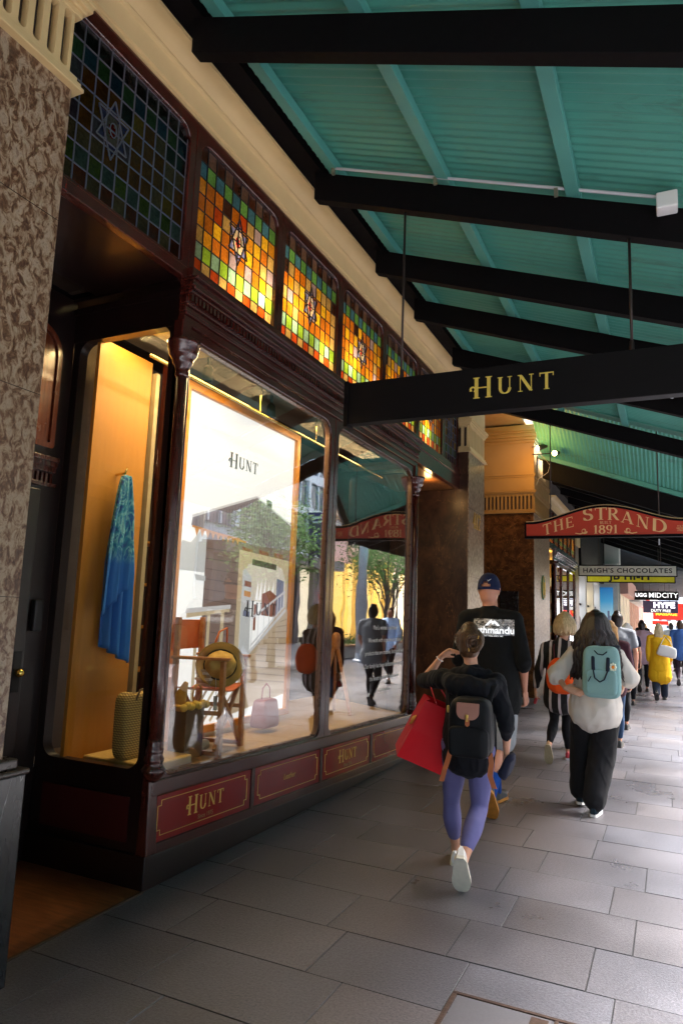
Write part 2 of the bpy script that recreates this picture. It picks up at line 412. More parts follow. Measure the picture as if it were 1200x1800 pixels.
_s = noisetex(_nt, coords(_nt, 'Object', (.5,3,1)), 2.2, 8, .75, .6); _nt.links.new(mixc(_nt, ramp(_nt, _s, [(.55, 0), (.68, .55)]), _c, (.07,.13,.10)), _b.inputs['Base Color'])
purlm = pm('purlin_green', (.11,.39,.34), .5, 0, .12, 4)
conduit = pm('conduit', (.55,.56,.60), .4, 0, .05)
lead = pm('lead_came', (.015,.015,.017), .5, .3)
leadlight = pm('lead_came_pale', (.14,.14,.17), .45, .5)
wingl = glassmat('window_glass', (.98,.98,.96), 2.0)
tan_int = pm('display_timber', (.55,.24,.03), .5, 0, .12, 3, stretch=(8,8,1))
steel = pm('rod_steel', (.05,.035,.03), .5, .5)
floorwood = woodmat('threshold_wood', (.10,.03,.01), (.25,.09,.03), .35, .2, (2,14,8), 3)
white = pm('white_paint', (.8,.8,.78), .5, 0, .04)
taupe = pm('taupe_board', (.16,.12,.08), .7)
X0 = -2.753
fX = lambda x: (lambda u, v, d: (x+d, u, v))          # plane facing +X : u = Y, v = Z
fYn = lambda y: (lambda u, v, d: (u, y-d, v))         # plane facing -Y (towards the camera): u = X, v = Z

# ================================================================== pavement
def paving():
    m, nt, n, b = newmat('paver_stone')
    at = N(nt, 'ShaderNodeAttribute'); at.attribute_name = 'Col'
    vec = coords(nt, 'Object')
    f0 = noisetex(nt, vec, 80, 4, .8); f = ramp(nt, f0, [(.36, 0), (.64, 1)]); f2 = noisetex(nt, vec, 1.1, 5, .6)
    c = mixc(nt, f, (.55,.55,.55), (1.48,1.46,1.45)); c = mixc(nt, 1.0, at.outputs['Color'], c, 'MULTIPLY')
    c2 = ramp(nt, f2, [(.3, .68), (.65, 1.12)]); c = mixc(nt, 1.0, c, c2, 'MULTIPLY')
    # chewing gum and spatter
    vo = N(nt, 'ShaderNodeTexVoronoi'); vo.inputs['Scale'].default_value = 5.5; nt.links.new(vec, vo.inputs['Vector'])
    s_ = ramp(nt, vo.outputs['Distance'], [(.035, 1), (.05, 0)])
    c = mixc(nt, s_, c, (.045,.042,.04))
    nt.links.new(c, b.inputs['Base Color'])
    r = ramp(nt, f2, [(.3, .26), (.7, .36)]); nt.links.new(r, b.inputs['Roughness'])
    b.inputs['Specular IOR Level'].default_value = .65
    bump(nt, b, f, .45, .002)
    mb = MB(); rnd = random.Random(3)
    P = .458
    offs = {0: -.53, 1: -.05, 2: -.357, 3: -.187, -1: -.42, 4: -.36, 5: -.66}
    for k in range(-9, 60):
        y0 = 3.465+k*P; y1 = y0+P
        o = offs.get(k, rnd.uniform(0, .6))
        x = o - .635*6
        while x < 4.6:
            Lx = rnd.choice((.635,.635,.635,.47,.79)); xa, xb = max(x, -2.80), x+Lx
            if xb > -2.80+.02:
                g = .0010; v = rnd.uniform(.86, 1.12); wv = rnd.uniform(-.03, .06)
                col = (.088*v*(1+wv), .084*v, .093*v*(1-wv)); dz = rnd.uniform(-.0012, .0012)
                a = [(xa+g, y0+g), (xb-g, y0+g), (xb-g, y1-g), (xa+g, y1-g)]; q = .003
                t = [(xa+g+q, y0+g+q), (xb-g-q, y0+g+q), (xb-g-q, y1-g-q), (xa+g+q, y1-g-q)]
                mb.poly([(p[0], p[1], dz) for p in t], 0, col)
                for i in range(4):
                    j = (i+1) % 4
                    mb.poly([(a[i][0], a[i][1], -.004), (a[j][0], a[j][1], -.004), (t[j][0], t[j][1], dz), (t[i][0], t[i][1], dz)], 0, tuple(c_*.30 for c_ in col))
            x += Lx
    struct(obj('pavement', mb, m))
    g = MB(); g.quad((-2.8,-1.2,-.0045), (4.9,-1.2,-.0045), (4.9,31,-.0045), (-2.8,31,-.0045)); struct(obj('paving_bed', g, pm('grout', (.012,.011,.010), .9)))
    m2, nt, n, b = newmat('street_paving')
    vec = coords(nt, 'Object', (1,1,1))
    br = N(nt, 'ShaderNodeTexBrick'); nt.links.new(vec, br.inputs['Vector']); br.inputs['Scale'].default_value = 1.0
    br.inputs['Brick Width'].default_value = .635; br.inputs['Row Height'].default_value = .458; br.inputs['Mortar Size'].default_value = .005
    br.inputs['Color1'].default_value = (.26,.25,.25,1); br.inputs['Color2'].default_value = (.34,.33,.33,1); br.inputs['Mortar'].default_value = (.04,.04,.04,1)
    nt.links.new(br.outputs[0], b.inputs['Base Color']); b.inputs['Roughness'].default_value = .42
    g = MB(); g.quad((-60,-40,-.006), (60,-40,-.006), (60,400,-.006), (-60,400,-.006)); struct(obj('ground', g, m2))
    # far pavement beyond the modelled pavers
    g = MB(); g.quad((-2.8,30.95,0), (4.5,30.95,0), (4.5,160,0), (-2.8,160,0)); struct(obj('far_pavement', g, m2))
paving()
def manhole():
    t = thing('access_cover', 'rusty steel framed access cover set in the paving at the bottom edge', 'drain cover', (-.45, 2.75, 0))
    fr = MB(); L = (-.45, 2.75, 0)
    rust = pm('rusty_steel', (.06,.035,.025), .6, .5, .5, 30, .5, 80)
    x0, x1, y0, y1 = -.895, -.02, 2.3, 3.178
    fr.box(x0, x1, y1-.018, y1, -.01, .006); fr.box(x0, x0+.02, y0, y1-.018, -.01, .006); fr.box(x1-.02, x1, y0, y1-.018, -.01, .006); fr.box(x0+.02, x1-.02, y0, y0+.018, -.01, .006)
    fr.box(-.47, -.455, y0+.018, y1-.018, -.01, .0045)
    obj('frame', local(fr, L), rust, t, bevel=.002)
    a = MB(); a.box(x0+.026, -.476, y0+.024, y1-.024, -.01, .003); a.box(-.449, x1-.026, y0+.024, y1-.024, -.01, .003)
    pmx = pm('cover_infill', (.082,.078,.084), .45, 0, .25, 120)
    obj('infill', local(a, L), pmx, t)
    h = MB(); h.box(-.56, -.49, 3.06, 3.14, .003, .006); obj('lifting_plate', local(h, L), rust, t, bevel=.002)
manhole()

# ================================================================== shop front (the bay with the two big panes)
shop = thing('shopfront', 'polished mahogany shopfront bay with two tall panes and lit stained glass above', 'shop front', (X0, 3.3, 0))
LS = (X0, 3.3, 0)
def slope(p):          # the pavement climbs slightly along the bay: low rails follow it
    if p.x < -3.7 or p.z > 3.2 or p.z < .02 or p.y < 3.34: return p
    return V((p.x, p.y, p.z-.033*(p.y-3.34)*max(0, 1-p.z/3.2)))
def S_(name, mb, mats, parent=None, sl=True, **k):
    if sl: mb.warp(slope)
    return obj(name, local(mb, LS), mats, parent or shop, **k)
# front frames, one per pane
for i, (ya, yb, U0, U1, rr) in enumerate(((3.43, 5.50, 3.335, 5.585, (.10,.10,.13,.07)), (5.67, 7.735, 5.587, 7.84, (.08,.12,.16,.10)))):
    mb = MB(); inner = rrect(ya, yb, .61, 3.335, rr, 8); outer = outer_of(inner, U0, U1, .50, 3.40)
    mb.ring(outer, inner, fX(X0), -.07, 0)
    fr = S_('window_frame', mb, mahog); autosmooth(fr, 30)
    b_ = fr.modifiers.new('b', 'BEVEL'); b_.width = .008; b_.segments = 2; b_.limit_method = 'ANGLE'; b_.angle_limit = radians(50)
    mb = MB(); i2 = rrect(ya+.012, yb-.012, .622, 3.323, tuple(r-.008 for r in rr), 8)
    mb.ring(rrect(ya-.0, yb+.0, .61, 3.335, rr, 8), i2, fX(X0), -.055, -.012)
    mb.warp(slope); o = obj('bead', local(mb, (X0, 3.3, 0)), pm('bead_dark', (.10,.045,.02), .3, .2), fr)
    mb = MB(); mb.prism(rrect(ya-.03, yb+.03, .59, 3.36, .05, 4), fX(X0), -.036, -.028)
    S_('window_pane', mb, wingl)
# corner post, side frame
mb = MB(); inner = rrect(-3.64, -2.86, .645, 3.405, (.09,.09,.07,.10), 8); outer = outer_of(inner, -3.70, -2.756, .55, 3.52)
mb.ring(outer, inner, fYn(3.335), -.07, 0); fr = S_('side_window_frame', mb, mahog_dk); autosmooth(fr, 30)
mb = MB(); mb.prism(rrect(-3.67, -2.83, .62, 3.43, .05, 4), fYn(3.335), -.04, -.033); S_('side_window_pane', mb, wingl)
# far return of the bay
mb = MB(); inner = rrect(-3.64, -2.86, .60, 3.35, .08, 6); outer = outer_of(inner, -3.80, -2.756, .40, 3.40)
mb.ring(outer, inner, fYn(7.905), 0, .07); S_('side_window_frame', mb, mahog_dk)
# risers
mb = MB(); mb.box(X0-.10, X0-.012, 3.34, 7.83, .16, .56); S_('riser_backing', mb, mahog)
for yj in (3.335, 4.446, 5.54, 6.65, 7.79):
    mb = MB(); mb.box(X0-.02, X0+.004, yj-.012 if yj > 3.4 else yj, yj+.03, .20, .51); S_('riser_stile', mb, mahog, bevel=.003)
mb = MB(); mb.box(X0-.02, X0+.012, 3.335, 7.84, .505, .60); S_('sill_rail', mb, mahog, bevel=.012, seg=3)
mb = MB(); mb.box(X0-.02, X0+.006, 3.335, 7.84, .17, .235); S_('bottom_rail', mb, mahog, bevel=.004)
for i, (a, b_) in enumerate(((3.375, 4.425), (4.485, 5.52), (5.58, 6.63), (6.69, 7.77))):
    mb = MB(); mb.box(X0-.015, X0-.004, a, b_, .24, .50); o = S_('riser_panel', mb, riserm)
    # gold line with notched corners
    g = MB(); c0, c1, z0, z1, k = a+.045, b_-.045, .275, .472, .03
    pts = [(c0+k, z0), (c1-k, z0), (c1-k, z0+k), (c1, z0+k), (c1, z1-k), (c1-k, z1-k), (c1-k, z1), (c0+k, z1), (c0+k, z1-k), (c0, z1-k), (c0, z0+k), (c0+k, z0+k)]
    f = fX(X0-.004)
    for p, q in zip(pts, pts[1:]+pts[:1]): g.tube([f(p[0], p[1], .001), f(q[0], q[1], .001)], [.0025, .0025], 5, caps=False)
    g.warp(slope); obj('gold_border', local(g, LS), gold, o)
    if i in (0, 2):
        g = hunt_mb((lambda u, v, d, a=a, b_=b_: (X0-.003+d, (a+b_)/2+u, .345+v)), .095, .22); g.warp(slope); obj('gold_lettering', local(g, LS), gold, o)
        g = text_mb('Since 1975', .038, (lambda u, v, d, a=a, b_=b_: (X0-.003+d, (a+b_)/2+u, .303+v)), .001); g.warp(slope); obj('small_lettering', local(g, LS), pm('gold_dull', (.35,.2,.08), .4, .5), o)
    elif i == 1:
        g = text_mb('Leather', .06, (lambda u, v, d, a=a, b_=b_: (X0-.003+d, (a+b_)/2+u+v*.2, .37+v)), .001); g.warp(slope); obj('gold_lettering', local(g, LS), gold, o)
# plinth
mb = MB(); mb.box(X0-1.0, X0+.012, 3.315, 7.84, 0, .185); mb.warp(lambda p: V((p.x, p.y, max(0, p.z-.033*(p.y-3.34)) if p.z > .02 else 0)))
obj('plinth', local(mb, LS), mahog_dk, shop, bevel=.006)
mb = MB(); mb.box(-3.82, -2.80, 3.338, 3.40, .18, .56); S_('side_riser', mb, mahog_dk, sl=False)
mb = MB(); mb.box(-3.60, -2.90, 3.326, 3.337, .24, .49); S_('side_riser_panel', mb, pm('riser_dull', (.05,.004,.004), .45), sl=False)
# corner post below the column, flared foot
for yc in (3.345, 7.815):
    mb = MB(); w1, w2 = .048, .062
    mb.hexa([(X0-w2, yc-w2+.03, .185), (X0+.02, yc-w2+.03, .185), (X0+.02, yc+w2, .185), (X0-w2, yc+w2, .185), (X0-w1, yc-.03, .62), (X0+.006, yc-.03, .62), (X0+.006, yc+w1, .62), (X0-w1, yc+w1, .62)])
    S_('corner_post', mb, mahog, bevel=.01, seg=3)
    c = (X0+.012, yc-.012 if yc < 5 else yc, 0)
    col_ = MB(); col_.lathe([(.042,.74),(.040,1.2),(.038,2.2),(.037,3.10)], c, 24)
    c_o = S_('corner_column', col_, mahog, smooth=True)
    b2 = MB(); b2.lathe([(.03,.60),(.048,.62),(.062,.64),(.07,.655),(.07,.67),(.058,.685),(.05,.70),(.058,.715),(.058,.73),(.047,.75),(.052,.765),(.052,.785),(.044,.80),(.046,.82),(.041,.84)], c, 28)
    obj('turned_base', local(b2.warp(slope) or b2, LS), mahog, c_o, smooth=True)
    b3 = MB(); b3.lathe([(.038,3.04),(.044,3.05),(.044,3.065),(.040,3.08),(.046,3.10),(.060,3.125),(.066,3.135),(.066,3.15),(.074,3.165),(.086,3.18),(.090,3.19),(.090,3.21),(.098,3.22),(.098,3.245),(.104,3.25),(.104,3.275),(.06,3.28)], c, 28)
    obj('capital', local(b3, LS), mahog, c_o, smooth=True)
    mb = MB(); mb.box(X0-.05, X0+.02, yc-.045, yc+.045, 3.27, 3.42); S_('capital_block', mb, mahog, sl=False, bevel=.004)
# entablature: stacked mouldings with dentils
def moulding(mb, prof, y0, y1, x):
    for (d, za, zb) in prof: mb.box(x-.04, x+d, y0, y1, za, zb)
ent = MB(); moulding(ent, [(.014,3.402,3.46),(.026,3.461,3.482),(.018,3.483,3.52),(.034,3.521,3.537),(.022,3.538,3.585),(.060,3.600,3.622),(.085,3.623,3.648),(.072,3.649,3.69),(.10,3.691,3.712),(.06,3.713,3.775)], 3.315, 7.86, X0)
o = S_('entablature', ent, mahog, sl=False, bevel=.006, seg=2)
den = MB(); y = 3.33
while y < 7.85: den.box(X0+.0, X0+.050, y, y+.020, 3.552, 3.598); y += .040
obj('dentil_row', local(den, LS), mahog, o)
# thin moulded lines round the entry side
ent = MB()
for (d, za, zb) in ((.0,3.40,3.60),(.02,3.60,3.64),(.03,3.69,3.715)): ent.box(-3.8, X0-.045, 3.33-d, 3.40, za, zb)
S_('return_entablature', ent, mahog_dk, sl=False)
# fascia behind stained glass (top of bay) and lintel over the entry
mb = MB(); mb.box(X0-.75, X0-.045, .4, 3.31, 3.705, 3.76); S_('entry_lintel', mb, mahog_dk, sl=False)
mb = MB(); mb.box(-3.70, X0-.06, 7.90, 9.70, 3.47, 3.52); S_('timber_soffit', mb, woodmat('soffit_timber', (.16,.06,.015), (.34,.14,.04), .4, .2, (10,2,2), 3), sl=False)
mb = MB(); mb.box(X0-.045, X0+.02, 7.86, 9.715, 3.47, 3.66); mb.box(X0-.045, X0+.035, 7.86, 9.715, 3.66, 3.70); mb.box(X0-.045, X0+.02, 7.86, 9.715, 3.70, 3.775); S_('entablature', mb, mahog, sl=False, bevel=.005)
mb = MB(); mb.box(-2.80, X0+.012, .4, 3.312, 3.70, 3.775); S_('entry_head_rail', mb, mahog, sl=False, bevel=.006)

# stained glass -----------------------------------------------------
def stainedmat():
    m = bpy.data.materials.new('stained_glass'); m.use_nodes = True; nt = m.node_tree; nt.nodes.clear()
    out = N(nt, 'ShaderNodeOutputMaterial'); at = N(nt, 'ShaderNodeAttribute'); at.attribute_name = 'Col'
    vec = coords(nt, 'Object'); f = noisetex(nt, vec, 55, 3, .6, .5); f2 = noisetex(nt, vec, 9, 3)
    mul = ramp(nt, f, [(.3, .72), (.7, 1.25)]); c = mixc(nt, 1, at.outputs['Color'], mul, 'MULTIPLY')
    mul2 = ramp(nt, f2, [(.3, .8), (.7, 1.15)]); c = mixc(nt, 1, c, mul2, 'MULTIPLY')
    bm = N(nt, 'ShaderNodeBump'); bm.inputs['Strength'].default_value = .5; bm.inputs['Distance'].default_value = .004; nt.links.new(f, bm.inputs['Height'])
    tl = N(nt, 'ShaderNodeBsdfTranslucent'); nt.links.new(c, tl.inputs[0]); nt.links.new(bm.outputs[0], tl.inputs[1])
    df = N(nt, 'ShaderNodeBsdfDiffuse'); c3 = mixc(nt, 1, c, (.22,.22,.22), 'MULTIPLY'); nt.links.new(c3, df.inputs[0])
    ad = N(nt, 'ShaderNodeAddShader'); nt.links.new(tl.outputs[0], ad.inputs[0]); nt.links.new(df.outputs[0], ad.inputs[1])
    gl = N(nt, 'ShaderNodeBsdfGlossy'); gl.inputs['Roughness'].default_value = .12; nt.links.new(bm.outputs[0], gl.inputs['Normal'])
    fr = N(nt, 'ShaderNodeFresnel'); fr.inputs[0].default_value = 1.5
    mx = N(nt, 'ShaderNodeMixShader'); nt.links.new(fr.outputs[0], mx.inputs[0]); nt.links.new(ad.outputs[0], mx.inputs[1]); nt.links.new(gl.outputs[0], mx.inputs[2])
    nt.links.new(mx.outputs[0], out.inputs[0]); return m
stainm = stainedmat()
AMB, ORG, RED, TAN, GRN, TEL, BLU, BRN, YEL, LIL, CLR = (.72,.33,.015), (.60,.19,.012), (.46,.065,.008), (.56,.38,.12), (.26,.46,.035), (.26,.46,.34), (.06,.20,.32), (.06,.022,.012), (.85,.52,.02), (.38,.30,.36), (.70,.70,.55)
def starcol(u, v):
    def tri(u, v):      # inside an equilateral triangle of circumradius 1 pointing up
        return all(u*sin(radians(a))+v*cos(radians(a)) < .5 for a in (60, 180, 300))
    if (u/.20)**2+(v/.25)**2 < 1: return (.80,.02,.01)
    t1, t2 = tri(u, v), tri(u, -v)
    if t1 and t2: return (.80,.72,.50)
    if t1 or t2: return (.22,.26,.62)
    return None
def fanlight(parent, y0, y1, z0, z1, x, cols, rows, seed, came, ros=True, top=(.09,.09), L=LS, dim=1.0):
    rnd = random.Random(seed); mb = MB(); cm = MB(); w_ = (y1-y0)/cols; h_ = (z1-z0)/rows
    yc, zc = (y0+y1)/2, z0+h_*(rows/2+.0)
    def inside(u, v):   # rounded top corners
        r = top[0]
        for cu_, sgn in ((y0+r, -1), (y1-r, 1)):
            if (u-cu_)*sgn > 0 and v > z1-r and (u-cu_)**2+(v-(z1-r))**2 > r*r: return False
        return True
    for i in range(cols):
        for j in range(rows):
            par = (i+j) % 2
            if j == 0: c = RED if i % 2 == 0 else TAN
            elif j == 1: c = TEL if i % 2 == 0 else GRN
            elif j == rows-1: c = BRN if par else (.16,.10,.08)
            elif j == rows-2: c = BLU if i % 2 == 0 else (.14,.40,.10)
            else: c = rnd.choice((AMB, ORG, ORG, TAN, YEL)) if par else rnd.choice((ORG, TAN, RED if rnd.random() < .15 else ORG, LIL, BRN if j > 4 else AMB))
            if (i, j) in ((0, rows-3), (cols-1, rows-3)): c = BRN if seed % 2 else AMB
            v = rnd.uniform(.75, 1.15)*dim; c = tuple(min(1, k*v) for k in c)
            ua, ub, va, vb = y0+i*w_, y0+(i+1)*w_, z0+j*h_, z0+(j+1)*h_
            if ros and abs((ua+ub)/2-yc) < 2*w_ and abs((va+vb)/2-zc) < 2*h_:
                K = 8
                for a in range(K):
                    for e in range(K):
                        p, q = ua+(ub-ua)*(a+.5)/K, va+(vb-va)*(e+.5)/K
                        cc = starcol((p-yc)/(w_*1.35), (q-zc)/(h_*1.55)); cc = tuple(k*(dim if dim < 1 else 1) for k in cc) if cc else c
                        mb.poly([(x, ua+(ub-ua)*a/K, va+(vb-va)*e/K), (x, ua+(ub-ua)*(a+1)/K, va+(vb-va)*e/K), (x, ua+(ub-ua)*(a+1)/K, va+(vb-va)*(e+1)/K), (x, ua+(ub-ua)*a/K, va+(vb-va)*(e+1)/K)], 0, cc)
            else: mb.poly([(x, ua, va), (x, ub, va), (x, ub, vb), (x, ua, vb)], 0, c)
    o = obj('fanlight', local(mb, L), stainm, parent)
    for i in range(cols+1): cm.box(x-.002, x+.006, y0+i*w_-.0035, y0+i*w_+.0035, z0, z1)
    for j in range(rows+1): cm.box(x-.002, x+.005, y0, y1, z0+j*h_-.0035, z0+j*h_+.0035)
    if ros:
        R = h_*1.55; Rw = w_*1.35
        P6 = [(yc+Rw*sin(radians(60*k)), zc+R*cos(radians(60*k))) for k in range(6)]
        for tri in (P6[0::2], P6[1::2]):
            for a, b_ in zip(tri, tri[1:]+tri[:1]): cm.bar((x+.009, a[0], a[1]), (x+.009, b_[0], b_[1]), .007, .007)
        cm.tube([(x+.012, yc+w_*.26*cos(radians(30*k)), zc+h_*.37*sin(radians(30*k))) for k in range(13)], [.0035]*13, 5, caps=False)
    obj('leading', local(cm, L), came, o)
    return o
fans = [(2.26, 3.27, leadlight), (3.395, 4.41, lead), (4.535, 5.54, lead), (5.66, 6.68, lead), (6.79, 7.81, lead), (7.93, 8.90, lead), (9.02, 9.66, leadlight)]
fb = MB()
prev = .4
for i, (a, b_, cm) in enumerate(fans):
    if i == 0: a = 2.10-.07
    cols = 10 if i < 6 else 6
    if i == 0: a, cols = 1.98, 13
    fanlight(shop, a, b_, 3.80, 4.735, X0-.03, cols, 8, i+3, cm, dim=(.16 if i == 0 else .35 if i == 6 else 1.0))  # unlit end panes: their darkness is put into the glass colour by dim
    mb = MB(); inner = rrect(a, b_, 3.80, 4.735, (.012,.012,.10,.10), 6)
    nxt = fans[i+1][0] if i+1 < len(fans) else 9.75
    U1 = (b_+nxt)/2 if i+1 < len(fans) else 9.72
    mb.ring(outer_of(inner, prev, U1-.001, 3.776, 4.86), inner, fX(X0), -.06, 0)
    o = S_('fanlight_frame', mb, mahog, sl=False); autosmooth(o, 30)
    bb = o.modifiers.new('b', 'BEVEL'); bb.width = .006; bb.segments = 2; bb.limit_method = 'ANGLE'; bb.angle_limit = radians(50)
    prev = U1
# lamps behind the lit fanlights (inside the light box)
mb = MB(); mb.box(X0-.50, X0-.47, 3.36, 9.0, 3.77, 4.84); mb.box(X0-.47, X0-.062, 3.32, 3.36, 3.77, 4.84); mb.box(X0-.47, X0-.062, 9.0-.04, 9.0, 3.77, 4.84); mb.box(X0-.50, X0-.062, 3.32, 9.0, 4.845, 4.87); mb.box(X0-.50, X0-.062, 3.32, 9.0, 3.72, 3.765)
S_('light_box', mb, pm('lightbox_white', (.36,.28,.18), .8), sl=False)
def lamp(name, loc, energy, col, size=.1, kind='POINT', rot=None, spot=60):
    l = bpy.data.lights.new(name, kind); l.energy = energy; l.color = col
    if kind == 'AREA': l.shape = 'RECTANGLE'; l.size, l.size_y = size
    else: l.shadow_soft_size = size
    if kind == 'SPOT': l.spot_size = radians(spot); l.spot_blend = .6
    o = bpy.data.objects.new(name, l); COL.objects.link(o); o.location = loc
    if rot: o.rotation_euler = rot
    return o
for y, z, e in ((3.95,3.95,8), (4.30,4.05,11), (4.75,4.15,9), (5.35,3.98,9), (5.95,4.1,9), (6.5,4.0,7), (7.1,4.0,9), (7.6,4.1,7), (8.3,4.0,9)):
    lamp('fanlight_lamp', (X0-.17, y, z-.02), e*.085, (1.0,.74,.42), .035)
# cream cornice over the whole front
def cornice(y0, y1, x, z, L, parent, s=1.0):
    prof = [(-.05,-.02),(.012,-.02),(.012,.0),(.028,.004),(.030,.010),(.034,.125),(.040,.135),(.058,.142),(.064,.152),(.062,.164),(.050,.170),(.062,.180),(.085,.205),(.120,.222),(.150,.230),(.176,.232),(.178,.255),(-.05,.262)]
    mb = MB(); i = 0
    mb.prism([(p*s, q*s) for p, q in prof][::-1], lambda u, v, d: (x+u, d, z+v), y0, y1)
    o = obj('cornice', local(mb, L), cream, parent); autosmooth(o, 32); return o
cornice(-2.0, 9.80, X0, 4.85, LS, shop)
mb = MB(); mb.box(X0-1.2, X0-.051, -2.0, 9.8, 4.875, 7.5); mb.box(X0-1.2, X0-1.0, -2.0, 9.8, 3.62, 4.875); mb.box(X0-1.0, X0-.05, -2.0, .38, 0, 4.875); mb.box(X0-1.0, X0-.10, 3.365, 9.72, 3.77, 3.775); S_('upper_wall', mb, beamm, sl=False)
mb = MB(); mb.box(X0-1.0, X0-.06, 3.28, 3.318, 3.76, 4.87); S_('lining', mb, creamd, sl=False)
for q_ in ((X0-.5, X0-.035, 3.322, 3.36, 3.77, 4.84), (X0-1.0, X0-.035, 9.0, 9.015, 3.70, 4.87), (X0-1.0, X0-.07, .4, 3.278, 3.765, 3.80)):
    mb = MB(); mb.box(*q_); S_('lining', mb, creamd, sl=False)

# entry recess: doors, transom panel, ceiling
mb = MB(); mb.box(-3.80, -3.705, .4, 3.335, 0, 3.705); S_('recess_wall', mb, mahog_dk, sl=False)
mb = MB()
for d, za, zb in ((.03,2.50,2.53),(.045,2.53,2.56),(.02,2.46,2.50),(.035,2.36,2.385)): mb.box(-3.704, -3.704+d, 1.6, 3.27, za, zb)
o = S_('transom_rail', mb, mahog, sl=False, bevel=.003)
mb = MB(); y = 1.6
while y < 3.25: mb.box(-3.704, -3.680, y, y+.018, 2.387, 2.45); y += .036
obj('dentil_row', local(mb, LS), mahog, o)
mb = MB(); mb.ring(rrect(2.30, 3.23, 2.62, 3.45, (.02,.02,.2,.2), 6), rrect(2.335, 3.195, 2.655, 3.415, (.01,.01,.17,.17), 6), fX(-3.704), 0, .022)
S_('arched_moulding', mb, woodmat('mahogany_lightened', (.09,.020,.008), (.20,.045,.018), .25, .5), sl=False)  # mahogany lightened in colour so the panel shows in the unlit recess
mb = MB(); mb.prism(rrect(2.34, 3.19, 2.66, 3.41, (.01,.01,.17,.17), 6), fX(-3.704), 0, .006); S_('arched_panel', mb, MATS['mahogany_lightened'], sl=False)
mb = MB(); mb.box(-3.704, -3.66, 1.9, 3.14, 0.02, 2.33); dr = S_('shop_door', mb, mahog_dk, sl=False, bevel=.004)
mb = MB()
for a, b_ in ((.25,1.0),(1.15,2.2)): mb.ring(rrect(2.3, 3.05, a, b_, .02, 3), rrect(2.34, 3.01, a+.04, b_-.04, .02, 3), fX(-3.66), 0, .012)
obj('door_moulding', local(mb, LS), mahog, dr)
mb = MB(); mb.box(-3.66, -3.652, 3.06, 3.12, 1.05, 1.30); obj('handle_plate', local(mb, LS), pm('iron', (.02,.02,.02), .35, .8), dr, bevel=.002)
mb = MB(); mb.superell((-3.625, 3.09, 1.17), (.028,.028,.028), 1, n=14, k=8); mb.tube([(-3.655,3.09,1.17),(-3.63,3.09,1.17)], [.01,.01], 8); obj('door_knob', local(mb, LS), pm('brass', (.9,.6,.15), .2, 1), dr, smooth=True)
mb = MB(); mb.box(-3.70, -3.66, 3.19, 3.26, 1.42, 1.62); S_('entry_reader', mb, pm('black_plastic', (.01,.01,.012), .4), sl=False, bevel=.01)
mb = MB(); mb.box(-3.70, X0+.004, .4, 3.315, -.01, .006); struct(obj('threshold_floor', mb, floorwood))
mb = MB(); mb.box(X0+.003, X0+.02, 2.28, 3.32, -.01, .0075); S_('threshold_strip', mb, pm('strip_steel', (.10,.07,.05), .5, .6), sl=False)

# shop interior shell ------------------------------------------------
inte = thing('shop_interior', 'dark shop interior seen behind the two big display panes', 'room', (-5, 5, 0))
LI = (-5, 5, 0)
def I_(name, mb, mats, **k): return obj(name, local(mb, LI), mats, inte, **k)
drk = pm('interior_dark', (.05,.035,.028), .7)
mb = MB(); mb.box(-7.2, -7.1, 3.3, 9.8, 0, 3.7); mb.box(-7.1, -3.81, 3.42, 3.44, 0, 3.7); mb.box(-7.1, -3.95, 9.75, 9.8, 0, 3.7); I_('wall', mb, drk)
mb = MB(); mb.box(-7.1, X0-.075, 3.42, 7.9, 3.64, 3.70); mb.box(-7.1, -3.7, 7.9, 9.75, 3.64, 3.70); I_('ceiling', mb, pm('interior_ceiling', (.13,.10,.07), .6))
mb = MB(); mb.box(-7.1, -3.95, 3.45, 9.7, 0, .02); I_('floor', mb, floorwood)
mb = MB(); mb.box(-3.95, X0-.09, 3.41, 7.82, .10, .60); mb.warp(slope); I_('display_floor', mb, pm('display_linen', (.42,.27,.13), .75, 0, .15, 5, .15, 90))
mb = MB(); mb.box(-3.52, -3.49, 3.37, 3.90, .60, 3.43); I_('timber_back_panel', mb, tan_int)
mb = MB(); mb.box(-3.93, -3.91, 3.38, 3.92, .60, 3.6); I_('taupe_panel', mb, taupe)
mb = MB(); mb.box(-3.53, -3.47, 3.93, 3.97, .60, 3.36); I_('cream_strip', mb, pm('cream_strip', (.45,.36,.20), .5))
mb = MB(); mb.box(-3.50, -3.44, 4.03, 4.14, .60, 3.5); I_('inner_post', mb, mahog)
mb = MB(); mb.box(-3.4, -2.85, 3.42, 4.3, 3.60, 3.625); I_('gilt_ceiling_board', mb, pm('gilt_board', (.5,.36,.12), .4, .2))
mb = MB(); mb.tube([(-3.15,3.5,3.30),(-3.15,7.7,3.27)], [.013,.013], 8); 
for y in (3.75, 4.9, 5.95): mb.tube([(-3.15,y,3.285),(-3.15,y,3.62)], [.007,.007], 6)
I_('brass_hanging_rail', mb, MATS['brass'], smooth=True)
